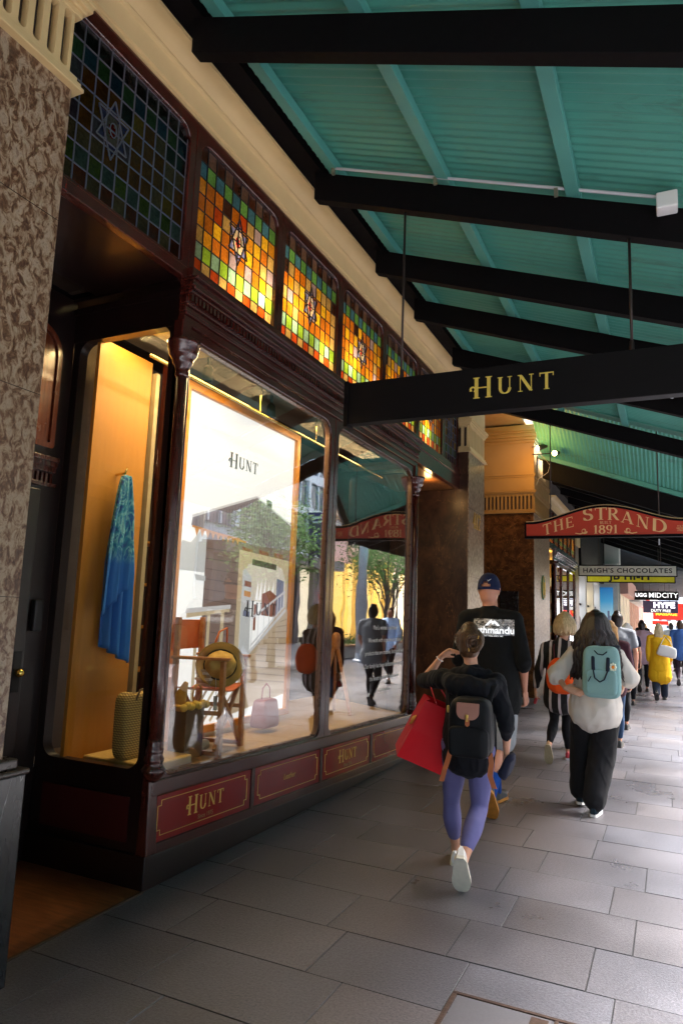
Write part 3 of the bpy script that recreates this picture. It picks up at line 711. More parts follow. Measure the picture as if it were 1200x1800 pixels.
# shelves with a few shapes deep inside
mb = MB()
for k in range(4):
    mb.box(-7.08, -6.7, 5.2, 9.2, .7+.6*k, .73+.6*k)
I_('shelf', mb, tan_int)
for y, z in ((4.4, 3.55), (5.4, 3.52), (6.7, 3.5)):
    mb = MB(); mb.tube([(-3.35,y,z+.10),(-3.35,y,z+.02)], [.015,.015], 8); mb.lathe([(.028,.0),(.04,-.02),(.046,-.13),(.040,-.13),(.02,-.03)], (-3.35,y,z+.02), 16)
    I_('display_spotlight', mb, MATS['black_plastic'])
lamp('display_light', (-3.15, 4.2, 3.45), 2.6, (1,.70,.34), (.25,1.4), 'AREA')
lamp('display_light', (-2.90, 4.5, 3.42), 4.5, (1,.74,.40), (.08,1.8), 'AREA', (0, radians(-14), 0))  # front fill added to brighten the goods, no fixture stands for it
lamp('display_light', (-3.15, 6.6, 3.45), 2.6, (1,.70,.34), (.25,1.6), 'AREA')
lamp('display_light', (-3.28, 3.55, 3.5), 1.5, (1,.72,.30), .05)
lamp('interior_light', (-5.6, 7.0, 3.4), 4, (1,.72,.38), (.6,2.5), 'AREA')

# ================================================================== piers
def grille(mb_rib, mb_dark, face, L0, L1, z0, z1, n, d=.02):
    """row of upright round-ended slots; face(u,v,d)"""
    w_ = (L1-L0)/n
    mb_dark.prism([(L0,z0),(L1,z0),(L1,z1),(L0,z1)], face, -.05, -.045)
    for i in range(n):
        a, b_ = L0+i*w_, L0+(i+1)*w_; g = w_*.22
        inner = rrect(a+g, b_-g, z0+.012, z1-.012, min(.02, (w_-2*g)/2-.0005), 3); mb_rib.ring(outer_of(inner, a, b_, z0, z1), inner, face, -.045, 0)
def pier(name, label, x, y0, y1, depth, zc, marb, crm=None, side=True, plinth=True, top=4.86, extra=None, seg=(), grp=None, sidem=None):
    """pier whose street face is at x; cap (grille band) starts at zc"""
    cream = crm or MATS['cream_paint']; L = (x, (y0+y1)/2, 0); t = thing(name, label, 'pier', L, grp)
    mb = MB(); mb.box(x-depth, x, y0, y1, 0, zc)
    if sidem:
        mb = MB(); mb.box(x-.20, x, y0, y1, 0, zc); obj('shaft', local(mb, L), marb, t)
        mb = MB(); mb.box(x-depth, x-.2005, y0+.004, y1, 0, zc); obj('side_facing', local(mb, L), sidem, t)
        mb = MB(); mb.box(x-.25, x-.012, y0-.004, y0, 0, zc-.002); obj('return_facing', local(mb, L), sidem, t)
    else: obj('shaft', local(mb, L), marb, t, bevel=.004)
    j = MB()
    for z in seg: j.box(x-.05, x+.0012, y0, y1+.001, z, z+.003)
    if seg: obj('joint', local(j, L), creamd, t)
    if plinth:
        mb = MB(); mb.box(x-depth, x+.035, y0-.03, y1+.10, 0, .86); p_ = obj('plinth', local(mb, L), blackmarble, t, bevel=.006)
        mb = MB(); mb.box(x-depth, x+.05, y0-.04, y1+.11, .86, .885); mb.box(x-depth, x+.028, y0-.03, y1+.06, .885, .93); obj('plinth_moulding', local(mb, L), pm('dark_stone', (.05,.035,.03), .3), p_, bevel=.01, seg=3)
    h = .52
    rb, dk, mo = MB(), MB(), MB()
    z0 = zc+.075; z1 = zc+.40
    grille(rb, dk, fX(x+.006), y0+.03, y1-.03, z0, z1, max(5, int((y1-y0)/.085)))
    grille(rb, dk, fYn(y0-.006), x-depth+.02, x-.02, z0, z1, max(5, int(depth/.085)))
    mo.box(x-depth, x-.045, y0+.045, y1-.002, zc, z1+.1)
    for (d, a, b_) in ((.040, zc, zc+.02), (.028, zc+.02, zc+.045), (.014, zc+.045, zc+.0745), (.012, z1+.0005, z1+.03), (.026, z1+.03, z1+.05), (.045, z1+.05, z1+.08), (.055, z1+.08, z1+.10)):
        mo.box(x-depth, x+d, y0-d, y1+d, a, b_)
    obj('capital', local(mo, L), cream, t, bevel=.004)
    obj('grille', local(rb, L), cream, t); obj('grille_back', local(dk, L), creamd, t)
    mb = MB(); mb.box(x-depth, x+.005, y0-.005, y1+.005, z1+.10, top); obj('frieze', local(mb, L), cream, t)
    return t, L
pier('entrance_pier', 'mottled brown marble pier on black marble base at the left edge', -2.60, 1.15, 2.175, 1.1, 4.12, brownmarble, seg=(1.62, 2.55, 3.42))
p412, L412 = pier('numbered_pier', 'grey brown marble pier with brass number 412 beside the shop entry', -2.60, 9.73, 10.66, 1.3, 4.03, brownmarble, plinth=False, top=4.84, seg=(1.2, 2.2, 3.2), sidem=redmarble)
g = word_mb('412', (lambda u, v, d: (-2.60+d*4, 10.19+u, 2.93+v)), .24, .10, d=.002); obj('brass_number', local(g, L412), gold, p412)
ps, LP_ = pier('arcade_pier', 'orange lit marble and cream pier behind the red arched sign', -2.60, 15.15, 17.25, 2.4, 3.92, brownmarble, plinth=False, top=5.55, seg=(2.3,), sidem=marble('amber_marble', [(.34,(.018,.006,.003)),(.5,(.06,.022,.008)),(.68,(.16,.065,.018))], 2.6, .5, (.28,.13,.03), 2.0, .005), crm=pm('cream_darkened', (.27,.15,.04), .6, 0, .15, 3))  # cream and marble colours cut down to offset the excess light on this pier
mo = MB()
for (d, a, b_) in ((.02,4.72,4.76),(.035,4.76,4.80),(.03,5.50,5.56),(.06,5.56,5.62),(.10,5.62,5.70),(.15,5.70,5.74),(.19,5.74,5.86)): mo.box(-5.0, -2.6+d, 15.15-d, 17.25+d, a, b_)
obj('top_cornice', local(mo, LP_), MATS['cream_darkened'], ps, bevel=.008)
mb = MB(); mb.box(-2.78, -2.63, 15.138, 15.1449, .0, .1); 
tag(obj('wall_plaque', (lambda m_: (m_.box(-3.33,-2.93,15.09,15.14,1.72,2.22), m_)[1])(MB()), pm('plaque_black', (.012,.01,.01), .25), None, bevel=.01), 'small black plaque on the orange lit pier behind the man in the cap', 'plaque')
mb = MB(); mb.prism([(16.25+.20*cos(radians(15*k)), 2.36+.28*sin(radians(15*k))) for k in range(24)], fX(-2.599), 0, .02)
t = tag(obj('oval_plaque', mb, pm('green_bronze', (.05,.22,.13), .4, .3), None), 'green oval heritage plaque on the street face of the far pier', 'plaque')
mb = MB(); mb.tube([(-2.572, 16.25+.17*cos(radians(15*k)), 2.36+.25*sin(radians(15*k))) for k in range(25)], [.008]*25, 5, caps=False); mb.tube([(-2.572,16.25,2.2),(-2.572,16.25,2.45)], [.02,.03], 6); obj('rim', mb, gold, t)

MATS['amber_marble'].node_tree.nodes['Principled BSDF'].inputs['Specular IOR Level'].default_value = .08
# recess between bay and numbered pier: door glow
mb = MB(); mb.box(-3.86, -3.80, 7.91, 9.72, 0, 3.47); S_('recess_wall', mb, mahog_dk, sl=False)
mb = MB(); mb.box(-3.80, X0, 7.91, 9.72, -.01, .006); struct(obj('recess_floor', mb, floorwood))

# arcade entrance between the two piers: ceiling, side wall and the upper front
ar = thing('arcade_entrance', 'dark recessed arcade entrance between the two marble piers', 'entrance', (-4.6, 13, 0))
LAR = (-4.6, 13, 0)
mb = MB(); mb.box(-5.2, -5.0, 10.66, 17.3, 0, 6.4); obj('back_wall', local(mb, LAR), mahog_dk, ar)
mb = MB(); mb.box(-5.0, -2.75, 10.66, 17.3, 5.90, 6.1); obj('ceiling', local(mb, LAR), pm('arcade_ceiling', (.20,.12,.05), .6), ar)
mb = MB(); mb.box(-3.05, -2.75, 9.82, 17.3, 6.1, 9.0); obj('upper_wall', local(mb, LAR), creamd, ar)
mb = MB(); mb.box(-5.0, -3.95, 10.66, 10.70, 0, 5.9); obj('side_wall', local(mb, LAR), redmarble, ar)
for yy in (11.6, 13.0, 14.4):
    mb = MB(); mb.ring(rrect(yy-.6, yy+.6, .1, 3.0, .05, 4), rrect(yy-.48, yy+.48, .3, 2.85, .3, 4), fX(-4.999), 0, .06); obj('glazed_door', local(mb, LAR), mahog, ar)
# ================================================================== street awning
XA, XB = -2.47, 1.62                   # from wall plate to gutter
def zb(x): return 4.835-.3552*(x+2.362)        # underside of the rafters
aw = thing('street_awning', 'green corrugated street awning on black timber rafters over the pavement', 'awning', (0, 6, 4))
LA = (0, 6, 4)
def A_(name, mb, mats, parent=None, **k): return obj(name, local(mb, LA), mats, parent or aw, **k)
def sheet(x0, x1, y0, y1, zf, per=.0762, amp=.0095, along='x'):
    mb = MB(); n = int((y1-y0)/per*6); xs = [x0, (x0+x1)/2, x1]
    for i in range(n+1):
        y = y0+(y1-y0)*i/n; dz = amp*sin(2*pi*(y-y0)/per)
        for x in xs: mb.v.append((x, y, zf(x, y)+dz))
    for i in range(n):
        for j in range(2): a = i*3+j; mb.face((a, a+1, a+4, a+3))
    return mb
GY0, GY1, GR = 10.45, 15.65, 13.05      # raised gable over the arcade entrance
ROFF = .345
for ya, yb_ in ((-16, GY0), (GY1, 33.5)):  # stretch behind the camera added to darken the near pavement
    o = A_('roof_sheet', sheet(XA, XB, ya, yb_, lambda x, y: zb(x)+ROFF), roofm, smooth=True)
def gz(x, y):
    base = zb(x)+ROFF; top = 6.15-.07*(x+2.4)
    t = 1-abs(y-GR)/(GY1-GR); return base+(top-base)*max(0, t)
mb = MB(); n = int((XB-XA)/.0762*6)
rows = [GY0, (GY0+GR)/2, GR, (GY1+GR)/2, GY1]
for i in range(n+1):
    x = XA+(XB-XA)*i/n; dz = .0095*sin(2*pi*i/6)
    for y in rows: mb.v.append((x, y, gz(x, y)+dz))
for i in range(n):
    for j in range(4): a = i*5+j; mb.face((a, a+5, a+6, a+1))
A_('raised_roof_sheet', mb, roofm, smooth=True)
for y in (GY0, GY1):
    mb = MB(); p = [(XA-.1, y-.16, zb(XA-.1)+ROFF-.03), (XB, y-.16, zb(XB)+ROFF-.03), (XB, y+.10, zb(XB)+ROFF-.03), (XA-.1, y+.10, zb(XA-.1)+ROFF-.03)]
    mb.hexa(p+[(a, b_, c+.10) for a, b_, c in p]); A_('flashing', mb, roofm)
beams = [-15.5,-14,-12.6,-11.2,-9.8,-8.4,-7,-5.6,-4.2,-2.8,-1.2,.25, 1.55, 2.92, 4.50, 5.78, 6.90, 8.40, GY0, GY1, 16.9, 18.3, 19.8, 21.3, 22.8, 24.3, 26, 28, 30]
for y in beams:
    mb = MB(); w_ = .09 if y not in (GY0,) else .14
    p = [(XA, y-w_/2, zb(XA)), (XB, y-w_/2, zb(XB)), (XB, y+w_/2, zb(XB)), (XA, y+w_/2, zb(XA))]
    mb.hexa(p+[(a, b_, c+.232) for a, b_, c in p]); A_('rafter', mb, beamm, bevel=.004)
for x in (-2.29, -1.39, -.50, .40, 1.30):
    mb = MB()
    for ya, yb_ in ((-16, GY0), (GY1, 30.5)):
        p = [(x-.045, ya, zb(x-.045)+.236), (x+.045, ya, zb(x+.045)+.236), (x+.045, yb_, zb(x+.045)+.236), (x-.045, yb_, zb(x-.045)+.236)]
        mb.hexa(p+[(a, b_, c+.085) for a, b_, c in p])
    A_('purlin', mb, purlm, bevel=.003)
mb = MB(); mb.box(XA-.25, XA+.04, -16, GY0, 5.125, 5.34); mb.box(XA-.13, XA+.04, GY1+1.2, 33.5, 5.125, 5.34); A_('wall_plate', mb, beamm)
mb = MB(); mb.box(XA-.28, XA-.02, -16, GY0, 5.34, 5.6); mb.box(XA-.13, XA-.02, GY1+1.2, 33.5, 5.34, 5.6); A_('flashing', mb, beamm)
mb = MB(); mb.box(XB-.02, XB+.06, -16, GY0, zb(XB)-.05, zb(XB)+.42); mb.box(XB-.02, XB+.06, GY1, 30.5, zb(XB)-.05, zb(XB)+.42); A_('gutter_fascia', mb, beamm)
mb = MB()       # curved barge board at the open street end of the gable
pts = [(GY0+(GY1-GY0)*i/16, gz(XB, GY0+(GY1-GY0)*i/16)) for i in range(17)]
for (a, b_) in zip(pts, pts[1:]): mb.hexa([(XB, a[0], a[1]-.30), (XB+.05, a[0], a[1]-.30), (XB+.05, b_[0], b_[1]-.30), (XB, b_[0], b_[1]-.30), (XB, a[0], a[1]-.012), (XB+.05, a[0], a[1]-.012), (XB+.05, b_[0], b_[1]-.012), (XB, b_[0], b_[1]-.012)])
A_('barge_board', mb, mahog_dk)
mb = MB(); mb.box(XA-.28, XA-.05, GY0+.05, GY1-.75, 6.0, 6.6); A_('gable_wall', mb, creamd)
# diagonal far valley board under the gable slope
mb = MB(); y = GY1-.10
p = [(XA, y-.05, zb(XA)-.12), (XB, y-.05, zb(XB)-.12), (XB, y+.05, zb(XB)-.12), (XA, y+.05, zb(XA)-.12)]
mb.hexa(p+[(a, b_, c+.42) for a, b_, c in p]); A_('valley_beam', mb, beamm)
# conduit and clips on the rafter in front
def zc(x): return zb(x)+.232
mb = MB(); y = 4.40
mb.tube([(-2.30, y+.03, zc(-2.30)+.0), (-2.26, y-.01, zc(-2.26)+.012), (-2.2, y-.01, zc(-2.2)+.010), (.02, y-.01, zc(.02)+.02)], [.011]*4, 8)
cd = A_('conduit', mb, conduit, smooth=True)
for x in (-2.27, -1.44, -.60):
    m_ = MB(); m_.box(x-.012, x+.012, y-.026, y-.0, zc(x)-.045, zc(x)+.01); obj('clip', local(m_, LA), pm('clip_metal', (.3,.3,.22), .4, .5), cd)
mb = MB(); mb.box(.0, .12, 4.33, 4.44, zc(.05)-.075, zc(.05)+.03); A_('junction_box', mb, white, bevel=.008)
mb = MB(); mb.tube([(-.42,8.33,zc(-.42)-.03),(-.30,8.33,zc(-.3)-.02),(.1,8.33,zc(.1)-.05)], [.012]*3, 8); mb.box(-.52,-.42,8.30,8.36,zc(-.45)-.07,zc(-.45)-.0); A_('conduit', mb, conduit)

# ================================================================== hanging signs
def rod(mb, x, y, z0, z1, r=.009): mb.tube([(x, y, z0), (x, y, z1)], [r, r], 8, caps=False)
def sign(name, label, y, x0, x1, z0, z1, th, bodym, rods, framem=None):
    L = ((x0+x1)/2, y, (z0+z1)/2); t = thing(name, label, 'sign', L)
    mb = MB(); mb.box(x0, x1, y-th/2, y+th/2, z0, z1); obj('board', local(mb, L), bodym, t, bevel=.004)
    if framem:
        mb = MB(); f = .03; yy = th/2+.006
        mb.box(x0-f, x1+f, y-yy, y+yy, z0-f, z0-.0005); mb.box(x0-f, x1+f, y-yy, y+yy, z1+.0005, z1+f); mb.box(x0-f, x0-.0005, y-yy, y+yy, z0, z1); mb.box(x1+.0005, x1+f, y-yy, y+yy, z0, z1)
        obj('frame', local(mb, L), framem, t, bevel=.004)
    for x in rods:
        mb = MB(); rod(mb, x, y, z1+.0, zb(x)+.05); mb.tube([(x, y, z1), (x, y, z1+.07)], [.014, .012], 8); obj('rod', local(mb, L), steel, t, smooth=True)
    return t, L
black_sign = pm('sign_black', (.006,.005,.0055), .5, 0, .15, 4, .05, 60, stretch=(1,1,12), spec=.15)
t, L = sign('hanging_sign', 'long black hanging sign with gold serif HUNT lettering under the awning', 4.50, -2.10, .36, 2.985, 3.295, .09, black_sign, (-1.707, -.165))
m_ = hunt_mb(lambda u, v, d: (-.90+u, 4.4545-d, 3.095+v), .125, .30); obj('lettering', local(m_, L), goldpaint, t)
for xa in (-2.135, .3605):
    mb = MB(); mb.box(xa, xa+.0345, 4.442, 4.558, 2.965, 3.31); obj('end_cap', local(mb, L), beamm, t, bevel=.004)
# THE STRAND
def strand():
    y = 12.07; L = (-.95, y, 3.2); t = thing('arched_sign', 'red arched hanging sign reading THE STRAND BUILT 1891', 'sign', L)
    xc, hw = -.945, 1.25
    def top(x, o=0):
        s_ = (x-xc)/hw; a = abs(s_)
        return 3.245+o+.255*(.5+.5*cos(pi*min(1, a/.92)))**.85
    xs = [xc-hw+2*hw*i/48 for i in range(49)]
    redm = pm('sign_red', (.60,.045,.015), .42, 0, .12, 4)
    mb = MB()
    for a, b_ in zip(xs, xs[1:]):
        mb.hexa([(a,y-.04,3.04),(b_,y-.04,3.04),(b_,y+.04,3.04),(a,y+.04,3.04),(a,y-.04,top(a)),(b_,y-.04,top(b_)),(b_,y+.04,top(b_)),(a,y+.04,top(a))])
    obj('board', local(mb, L), redm, t)
    fr = MB(); gl_ = MB()
    for a, b_ in zip(xs, xs[1:]):
        fr.hexa([(a,y-.055,top(a)),(b_,y-.055,top(b_)),(b_,y+.055,top(b_)),(a,y+.055,top(a)),(a,y-.055,top(a)+.035),(b_,y-.055,top(b_)+.035),(b_,y+.055,top(b_)+.035),(a,y+.055,top(a)+.035)])
        gl_.hexa([(a,y-.06,top(a)+.035),(b_,y-.06,top(b_)+.035),(b_,y+.06,top(b_)+.035),(a,y+.06,top(a)+.035),(a,y-.06,top(a)+.048),(b_,y-.06,top(b_)+.048),(b_,y+.06,top(b_)+.048),(a,y+.06,top(a)+.048)])
    fr.box(xc-hw-.03, xc+hw+.03, y-.055, y+.055, 3.0, 3.0395); fr.box(xc-hw-.03, xc-hw, y-.055, y+.055, 3.04, top(xc-hw)+.035); fr.box(xc+hw, xc+hw+.03, y-.055, y+.055, 3.04, top(xc+hw)+.035)
    obj('frame', local(fr, L), beamm, t); obj('gilt_edge', local(gl_, L), pm('gilt_edge', (.6,.42,.2), .35, .5), t)
    cp = pm('sign_cream', (.95,.58,.25), .5, 0, .1, 5)
    for sgn, yy in ((1, y-.041), (-1, y+.041)):
        lt = MB()
        # char, centre x, baseline, height, rotation (deg), width stretch
        for ch, x, z, h, r, k in (('T',-1.84,3.065,.185,17,1.0),('H',-1.655,3.125,.185,17,1.0),('E',-1.475,3.175,.175,14,1.05),('S',-1.185,3.285,.205,6,1.25),('T',-.985,3.295,.205,0,1.15),('R',-.79,3.285,.20,-4,1.1),('A',-.585,3.225,.195,-14,1.1),('N',-.36,3.145,.195,-19,1.1),('D',-.115,3.075,.205,-12,1.35)):
            a = GL[ch][1]*h/2; rr = radians(r)
            def fn(u, v, d, x=x, z=z, a=a, rr=rr, k=k):
                uu = (u-a)*k; X = x+uu*cos(rr)-v*sin(rr)*.25; Z = z+uu*sin(rr)+v
                return ((X, yy-d, Z) if sgn > 0 else (2*xc-X, yy+d, Z))
            glyph_mb(lt, ch, fn, h, 0, .002)
        F = (lambda u, v, d: (xc+.03+u, yy-d, v)) if sgn > 0 else (lambda u, v, d: (xc-.03-u, yy+d, v))
        lt.add(word_mb('BUILT', lambda u, v, d: F(u, 3.225+v, d), .045, .14)); lt.add(word_mb('1891', lambda u, v, d: F(u*1.15, 3.065+v, d), .14, .10))
        for s2 in (-1, 1):     # scrolls
            pts = []
            for i in range(22):
                a = -pi*.9+i*.30; r_ = .052*(1-i/30); pts.append((s2*(.335+r_*cos(a)), 3.115+r_*sin(a)))
            pts = [(s2*.47, 3.075), (s2*.40, 3.062)]+pts
            lt.tube([F(p[0], p[1], .003) for p in pts], [.008+.004*sin(i*.4) for i in range(len(pts))], 5)
        for k, z in enumerate((3.165, 3.13, 3.095)):
            lt.add(text_mb(('412-414', 'GEORGE', 'STREET')[k], .036, lambda u, v, d, z=z: F(1.12+u, z+v, d), .002))
        obj('lettering', local(lt, L), cp, t)
    for x in (-1.794, -.112):
        m_ = MB(); rod(m_, x, y, top(x)+.03, gz(x, y)); m_.tube([(x,y,top(x)+.04),(x,y,top(x)+.12)], [.016,.012], 8); obj('rod', local(m_, L), steel, t, smooth=True)
    m_ = MB()
    for k in range(8): m_.superell((-.12, y-.02, 2.96-k*.012), (.012,.012,.007), 1, n=8, k=5)
    obj('sensor', local(m_, L), conduit, t)
strand()
F_ = lambda xc, y, zc_: (lambda u, v, d: (xc+u, y-d, zc_+v))
t, L = sign('hanging_sign', 'pale hanging sign with dark HAIGH\'S CHOCOLATES lettering', 22.2, -2.46, .20, 3.03, 3.31, .10, pm('sign_ivory', (.85,.83,.68), .5), (-1.9, -.2), beamm)
obj('lettering', local(text_mb("HAIGH'S CHOCOLATES", .19, F_(-1.13, 22.148, 3.17), .004, bold=.004, spacing=1.12, sx=1.12), L), pm('letter_dark', (.03,.025,.02), .5), t)
t, L = sign('hanging_sign', 'yellow and black JB HI-FI hanging sign just below the chocolate shop sign', 25.4, -2.55, .17, 3.02, 3.38, .10, pm('sign_yellow', (.85,.72,.01), .45), (-2.0, -.3), beamm)
obj('lettering', local(text_mb('JB HI-FI', .33, F_(-1.2, 25.348, 3.20), .004, bold=.012, spacing=1.1, sx=1.1), L), pm('letter_black', (.01,.01,.01), .5), t)
t, L = sign('hanging_sign', 'black hanging sign with white UGG and MIDCITY lettering', 38.5, -1.62, .42, 2.85, 3.30, .12, black_sign, (-1.2, -.2))
o = obj('lettering', local(text_mb('MIDCITY', .34, F_(-.28, 38.43, 3.09), .004, bold=.004), L), emis('letter_white_lit', (.85,.87,.9), .12), t)
obj('lettering', local(text_mb('UGG', .25, F_(-1.3, 38.43, 3.09), .004, bold=.012), L), MATS['letter_white_lit'], t)
t, L = sign('hanging_sign', 'small dark purple hanging sign with glowing white HYPE letters', 42.5, -1.35, .42, 2.28, 2.95, .12, pm('sign_violet', (.05,.04,.10), .4), (-1.0, 0))
obj('lettering', local(text_mb('HYPE', .42, F_(-.28, 42.43, 2.70), .004, bold=.02, sx=1.1), L), emis('letter_white_bright', (.9,.88,1), .25), t)
obj('lettering', local(text_mb('DUTY FREE', .2, F_(-.45, 42.43, 2.40), .004, bold=.006), L), MATS['letter_white_lit'], t)
t, L = sign('hanging_sign', 'bright red hanging sign with small yellow letters far down the street', 47, -.95, .95, 1.95, 2.95, .15, emis('sign_red_lit', (.9,.03,.02), .1), (-.6, .4))
obj('lettering', local(text_mb('MASSAGE', .28, F_(-.2, 46.92, 2.30), .004, bold=.012), L), emis('letter_yellow', (1,.6,.05), .15), t)
t, L = sign('hanging_sign', 'long white and red hanging sign under the bright red one', 52, -1.3, .9, 1.62, 1.92, .15, emis('sign_white_lit', (.9,.88,.85), .15), (-.6, .4))
mb = MB(); mb.box(-1.1, -.1, 51.9, 51.92, 1.64, 1.9); obj('red_panel', local(mb, L), MATS['sign_red_lit'], t)

# warm spotlights on the arcade pier
for i, (x, y, z, lab) in enumerate(((-2.44, 15.0, 5.33, 'small warm spotlight nearest the cream pier, pointing sideways'), (-2.10, 14.9, 5.16, 'small warm spotlight at the end of the arm, glowing at the camera'))):
    L = (x, y, z); t = thing('spotlight', lab, 'spotlight', L)
    d = V((-.6,-.5,-.25)).normalized() if i == 0 else V((-.25,-1,-.25)).normalized()
    mb = MB(); c = V(L); mb.tube([c-d*.14, c-d*.02, c], [.045,.06,.065], 14); obj('housing', local(mb, L), MATS['black_plastic'], t, smooth=True)
    mb = MB(); mb.tube([c+d*.062, c+d*.070], [.055,.05], 14, caps=False); obj('lens', local(mb, L), emis('lamp_lens', (1,.62,.22), 5), t)
    mb = MB(); mb.tube([c-d*.1, (x-.02, 15.10, z+.05), (-2.62, 15.12, z+.05)], [.012]*3, 6); obj('arm', local(mb, L), MATS['black_plastic'], t)
lamp('spot_glow', (-2.45, 14.45, 5.0), 4.5, (1,.50,.10), .12)
lamp('spot_glow', (-3.0, 13.6, 4.9), 3, (1,.50,.12), .35)
lamp('spot_glow', (-2.95, 8.9, 3.38), .4, (1,.55,.2), .05)
# wire loop hanging by the spotlights
mb = MB(); mb.tube([(-2.42,14.9,5.15),(-2.30,14.9,5.02),(-2.22,14.9,4.9),(-2.26,14.9,4.75),(-2.45,14.9,4.62),(-2.5,14.9,4.5)], [.006]*6, 6)
tag(obj('loose_cable', mb, pm('cable_grey', (.2,.2,.2), .6), None, smooth=True), 'loose pale cable looping down below the warm spotlights', 'cable')
# ================================================================== display poster
def poster():
    L = (-3.48, 5.2, 2.0); t = thing('display_poster', 'tall backlit poster of a boat shed and jetty in an orange timber frame', 'poster', L)
    fr = MB(); inner = [(4.335,.66),(6.12,.66),(6.12,3.37),(4.335,3.37)]; outer = [(4.27,.60),(6.185,.60),(6.185,3.435),(4.27,3.435)]
    fr.ring(outer, inner, fX(-3.50), 0, .05); obj('frame', local(fr, L), pm('frame_orange', (.62,.25,.03), .4), t, bevel=.004)
    E = .115
    def pc(n, c, e=E):
        m = emis('print_'+n, c, e if n in ('white','sail') else e*.55, .35); m.node_tree.nodes['Principled BSDF'].inputs['Base Color'].default_value = tuple(k*.3 for k in c)+(1,); return m
    cols = dict(white=(.93,.95,.97), hill=(.72,.76,.80), wall=(.27,.19,.17), wall2=(.22,.15,.135), line=(.12,.08,.07), roof=(.30,.26,.29), roof2=(.18,.15,.17), orange=(.75,.33,.06), cream=(.72,.60,.40), sky=(.90,.84,.74), sail=(.95,.95,.97), shed=(.33,.10,.05), blue=(.22,.25,.40), plank=(.66,.52,.36), plank2=(.42,.30,.20), ink=(.02,.02,.025), dark=(.10,.09,.06), rail=(.80,.82,.88))
    mats = {}; order = list(cols)
    ml = [pc(k, cols[k]) for k in order]; ix = {k: i for i, k in enumerate(order)}
    mb = MB()
    def P(k, c, pts): mb.poly([(-3.488+.0008*k, u, v) for u, v in pts], ix[c])
    def Ln(k, c, a, b, w_):
        a, b = V(a), V(b); n_ = V((-(b-a).y, (b-a).x)).normalized()*w_/2; P(k, c, [a-n_, b-n_, b+n_, a+n_])
    P(0, 'white', [(4.335,.66),(6.12,.66),(6.12,3.37),(4.335,3.37)])
    P(1, 'hill', [(4.335,1.90),(4.72,1.90),(4.72,2.20),(4.62,2.24),(4.5,2.13),(4.40,2.14),(4.335,2.08)])
    P(2, 'wall', [(4.71,1.22),(6.12,.95),(6.12,2.50),(5.45,2.58),(4.71,2.32)])
    for k in range(12): Ln(3, 'line', (4.71, 1.34+.085*k), (6.12, 1.16+.107*k), .006)
    P(4, 'roof', [(4.49,2.27),(4.50,2.335),(5.45,2.655),(5.85,2.56),(6.12,2.46),(6.12,2.22),(5.4,2.20)])
    for k in range(34): u = 4.55+k*.046; Ln(5, 'roof2', (u, 2.262-.03*(u-4.5)), (u-.03+.03, min(2.33+.33*(u-4.55), 2.64-.28*(u-5.45)) if True else 0), .012)
    Ln(6, 'rail', (4.49,2.345), (5.45,2.662), .02); Ln(6, 'rail', (5.45,2.662), (6.12,2.475), .016)
    P(6, 'dark', [(5.62,2.60),(5.72,2.58),(5.72,2.66),(5.62,2.67)])
    for k in range(9): u = 4.53+k*.075; P(7, 'orange', [(u,2.262-.03*(u-4.5)),(u+.07,2.26-.03*(u-4.5)),(u+.035,2.19-.02*(u-4.5))])
    Ln(7, 'orange', (4.5,2.265), (5.3,2.215), .018)
    for k in range(3): P(7, 'shed', [(5.25+.28*k,1.98),(5.42+.28*k,1.97),(5.42+.28*k,2.16),(5.25+.28*k,2.17)])
    # doorway with arch
    P(8, 'cream', [(5.20,1.20),(5.28,1.18),(5.28,1.9),(5.36,2.02),(5.52,2.06),(5.80,2.06),(5.98,2.02),(6.05,1.9),(6.05,1.1),(6.10,1.1),(6.10,2.11),(5.20,2.14)])
    P(7.5, 'sky', [(5.27,1.2),(6.06,1.05),(6.06,2.08),(5.27,2.08)])
    P(8.6, 'dark', [(5.42,2.02),(5.86,2.0),(5.86,2.055),(5.42,2.075)])
    P(8.2, 'white', [(5.27,1.2),(6.06,1.05),(6.06,1.66),(5.27,1.70)])
    for k, u in enumerate((5.5,5.56,5.63,5.7,5.78,5.86,5.93)): P(8.4, 'sail', [(u,1.70),(u+.05,1.70),(u+.045,1.88+.02*(k % 3))])
    P(8.8, 'shed', [(5.62,1.56),(5.92,1.54),(5.92,1.74),(5.76,1.80),(5.62,1.76)]); P(8.9, 'blue', [(5.88,1.5),(6.02,1.5),(6.02,1.9),(5.88,1.92)])
    P(8.9, 'shed', [(5.49,1.42),(5.53,1.42),(5.53,1.66),(5.49,1.66)])
    P(9.2, 'plank', [(5.30,1.02),(5.46,1.24),(6.05,1.66),(6.12,1.62),(6.12,.80),(5.2,.70)])
    for k in range(11): z = 1.0+.05*k; Ln(9.4, 'plank2', (5.28+.07*k, z), (6.12, z-.09+.012*k), .010+.003*(11-k)/11)
    Ln(9.8, 'rail', (5.46,1.53), (6.05,1.80), .022); Ln(9.8, 'rail', (5.46,1.28), (6.05,1.66), .018); Ln(9.8, 'rail', (5.44,1.22), (6.08,1.62), .03)
    for k in range(9): s_ = k/8; u = 5.47+.58*(1-(1-s_)**1.5); Ln(10, 'rail', (u, 1.24+(u-5.46)*.68), (u, 1.54+(u-5.46)*.46), .012)
    P(10.2, 'hill', [(5.27,1.2),(5.45,1.17),(5.42,1.9),(5.31,1.98),(5.27,1.96)])
    for k in range(4): P(10.4, ('blue','rail','orange','shed')[k], [(5.31,1.55+.09*k),(5.42,1.54+.09*k),(5.42,1.59+.09*k),(5.31,1.60+.09*k)])
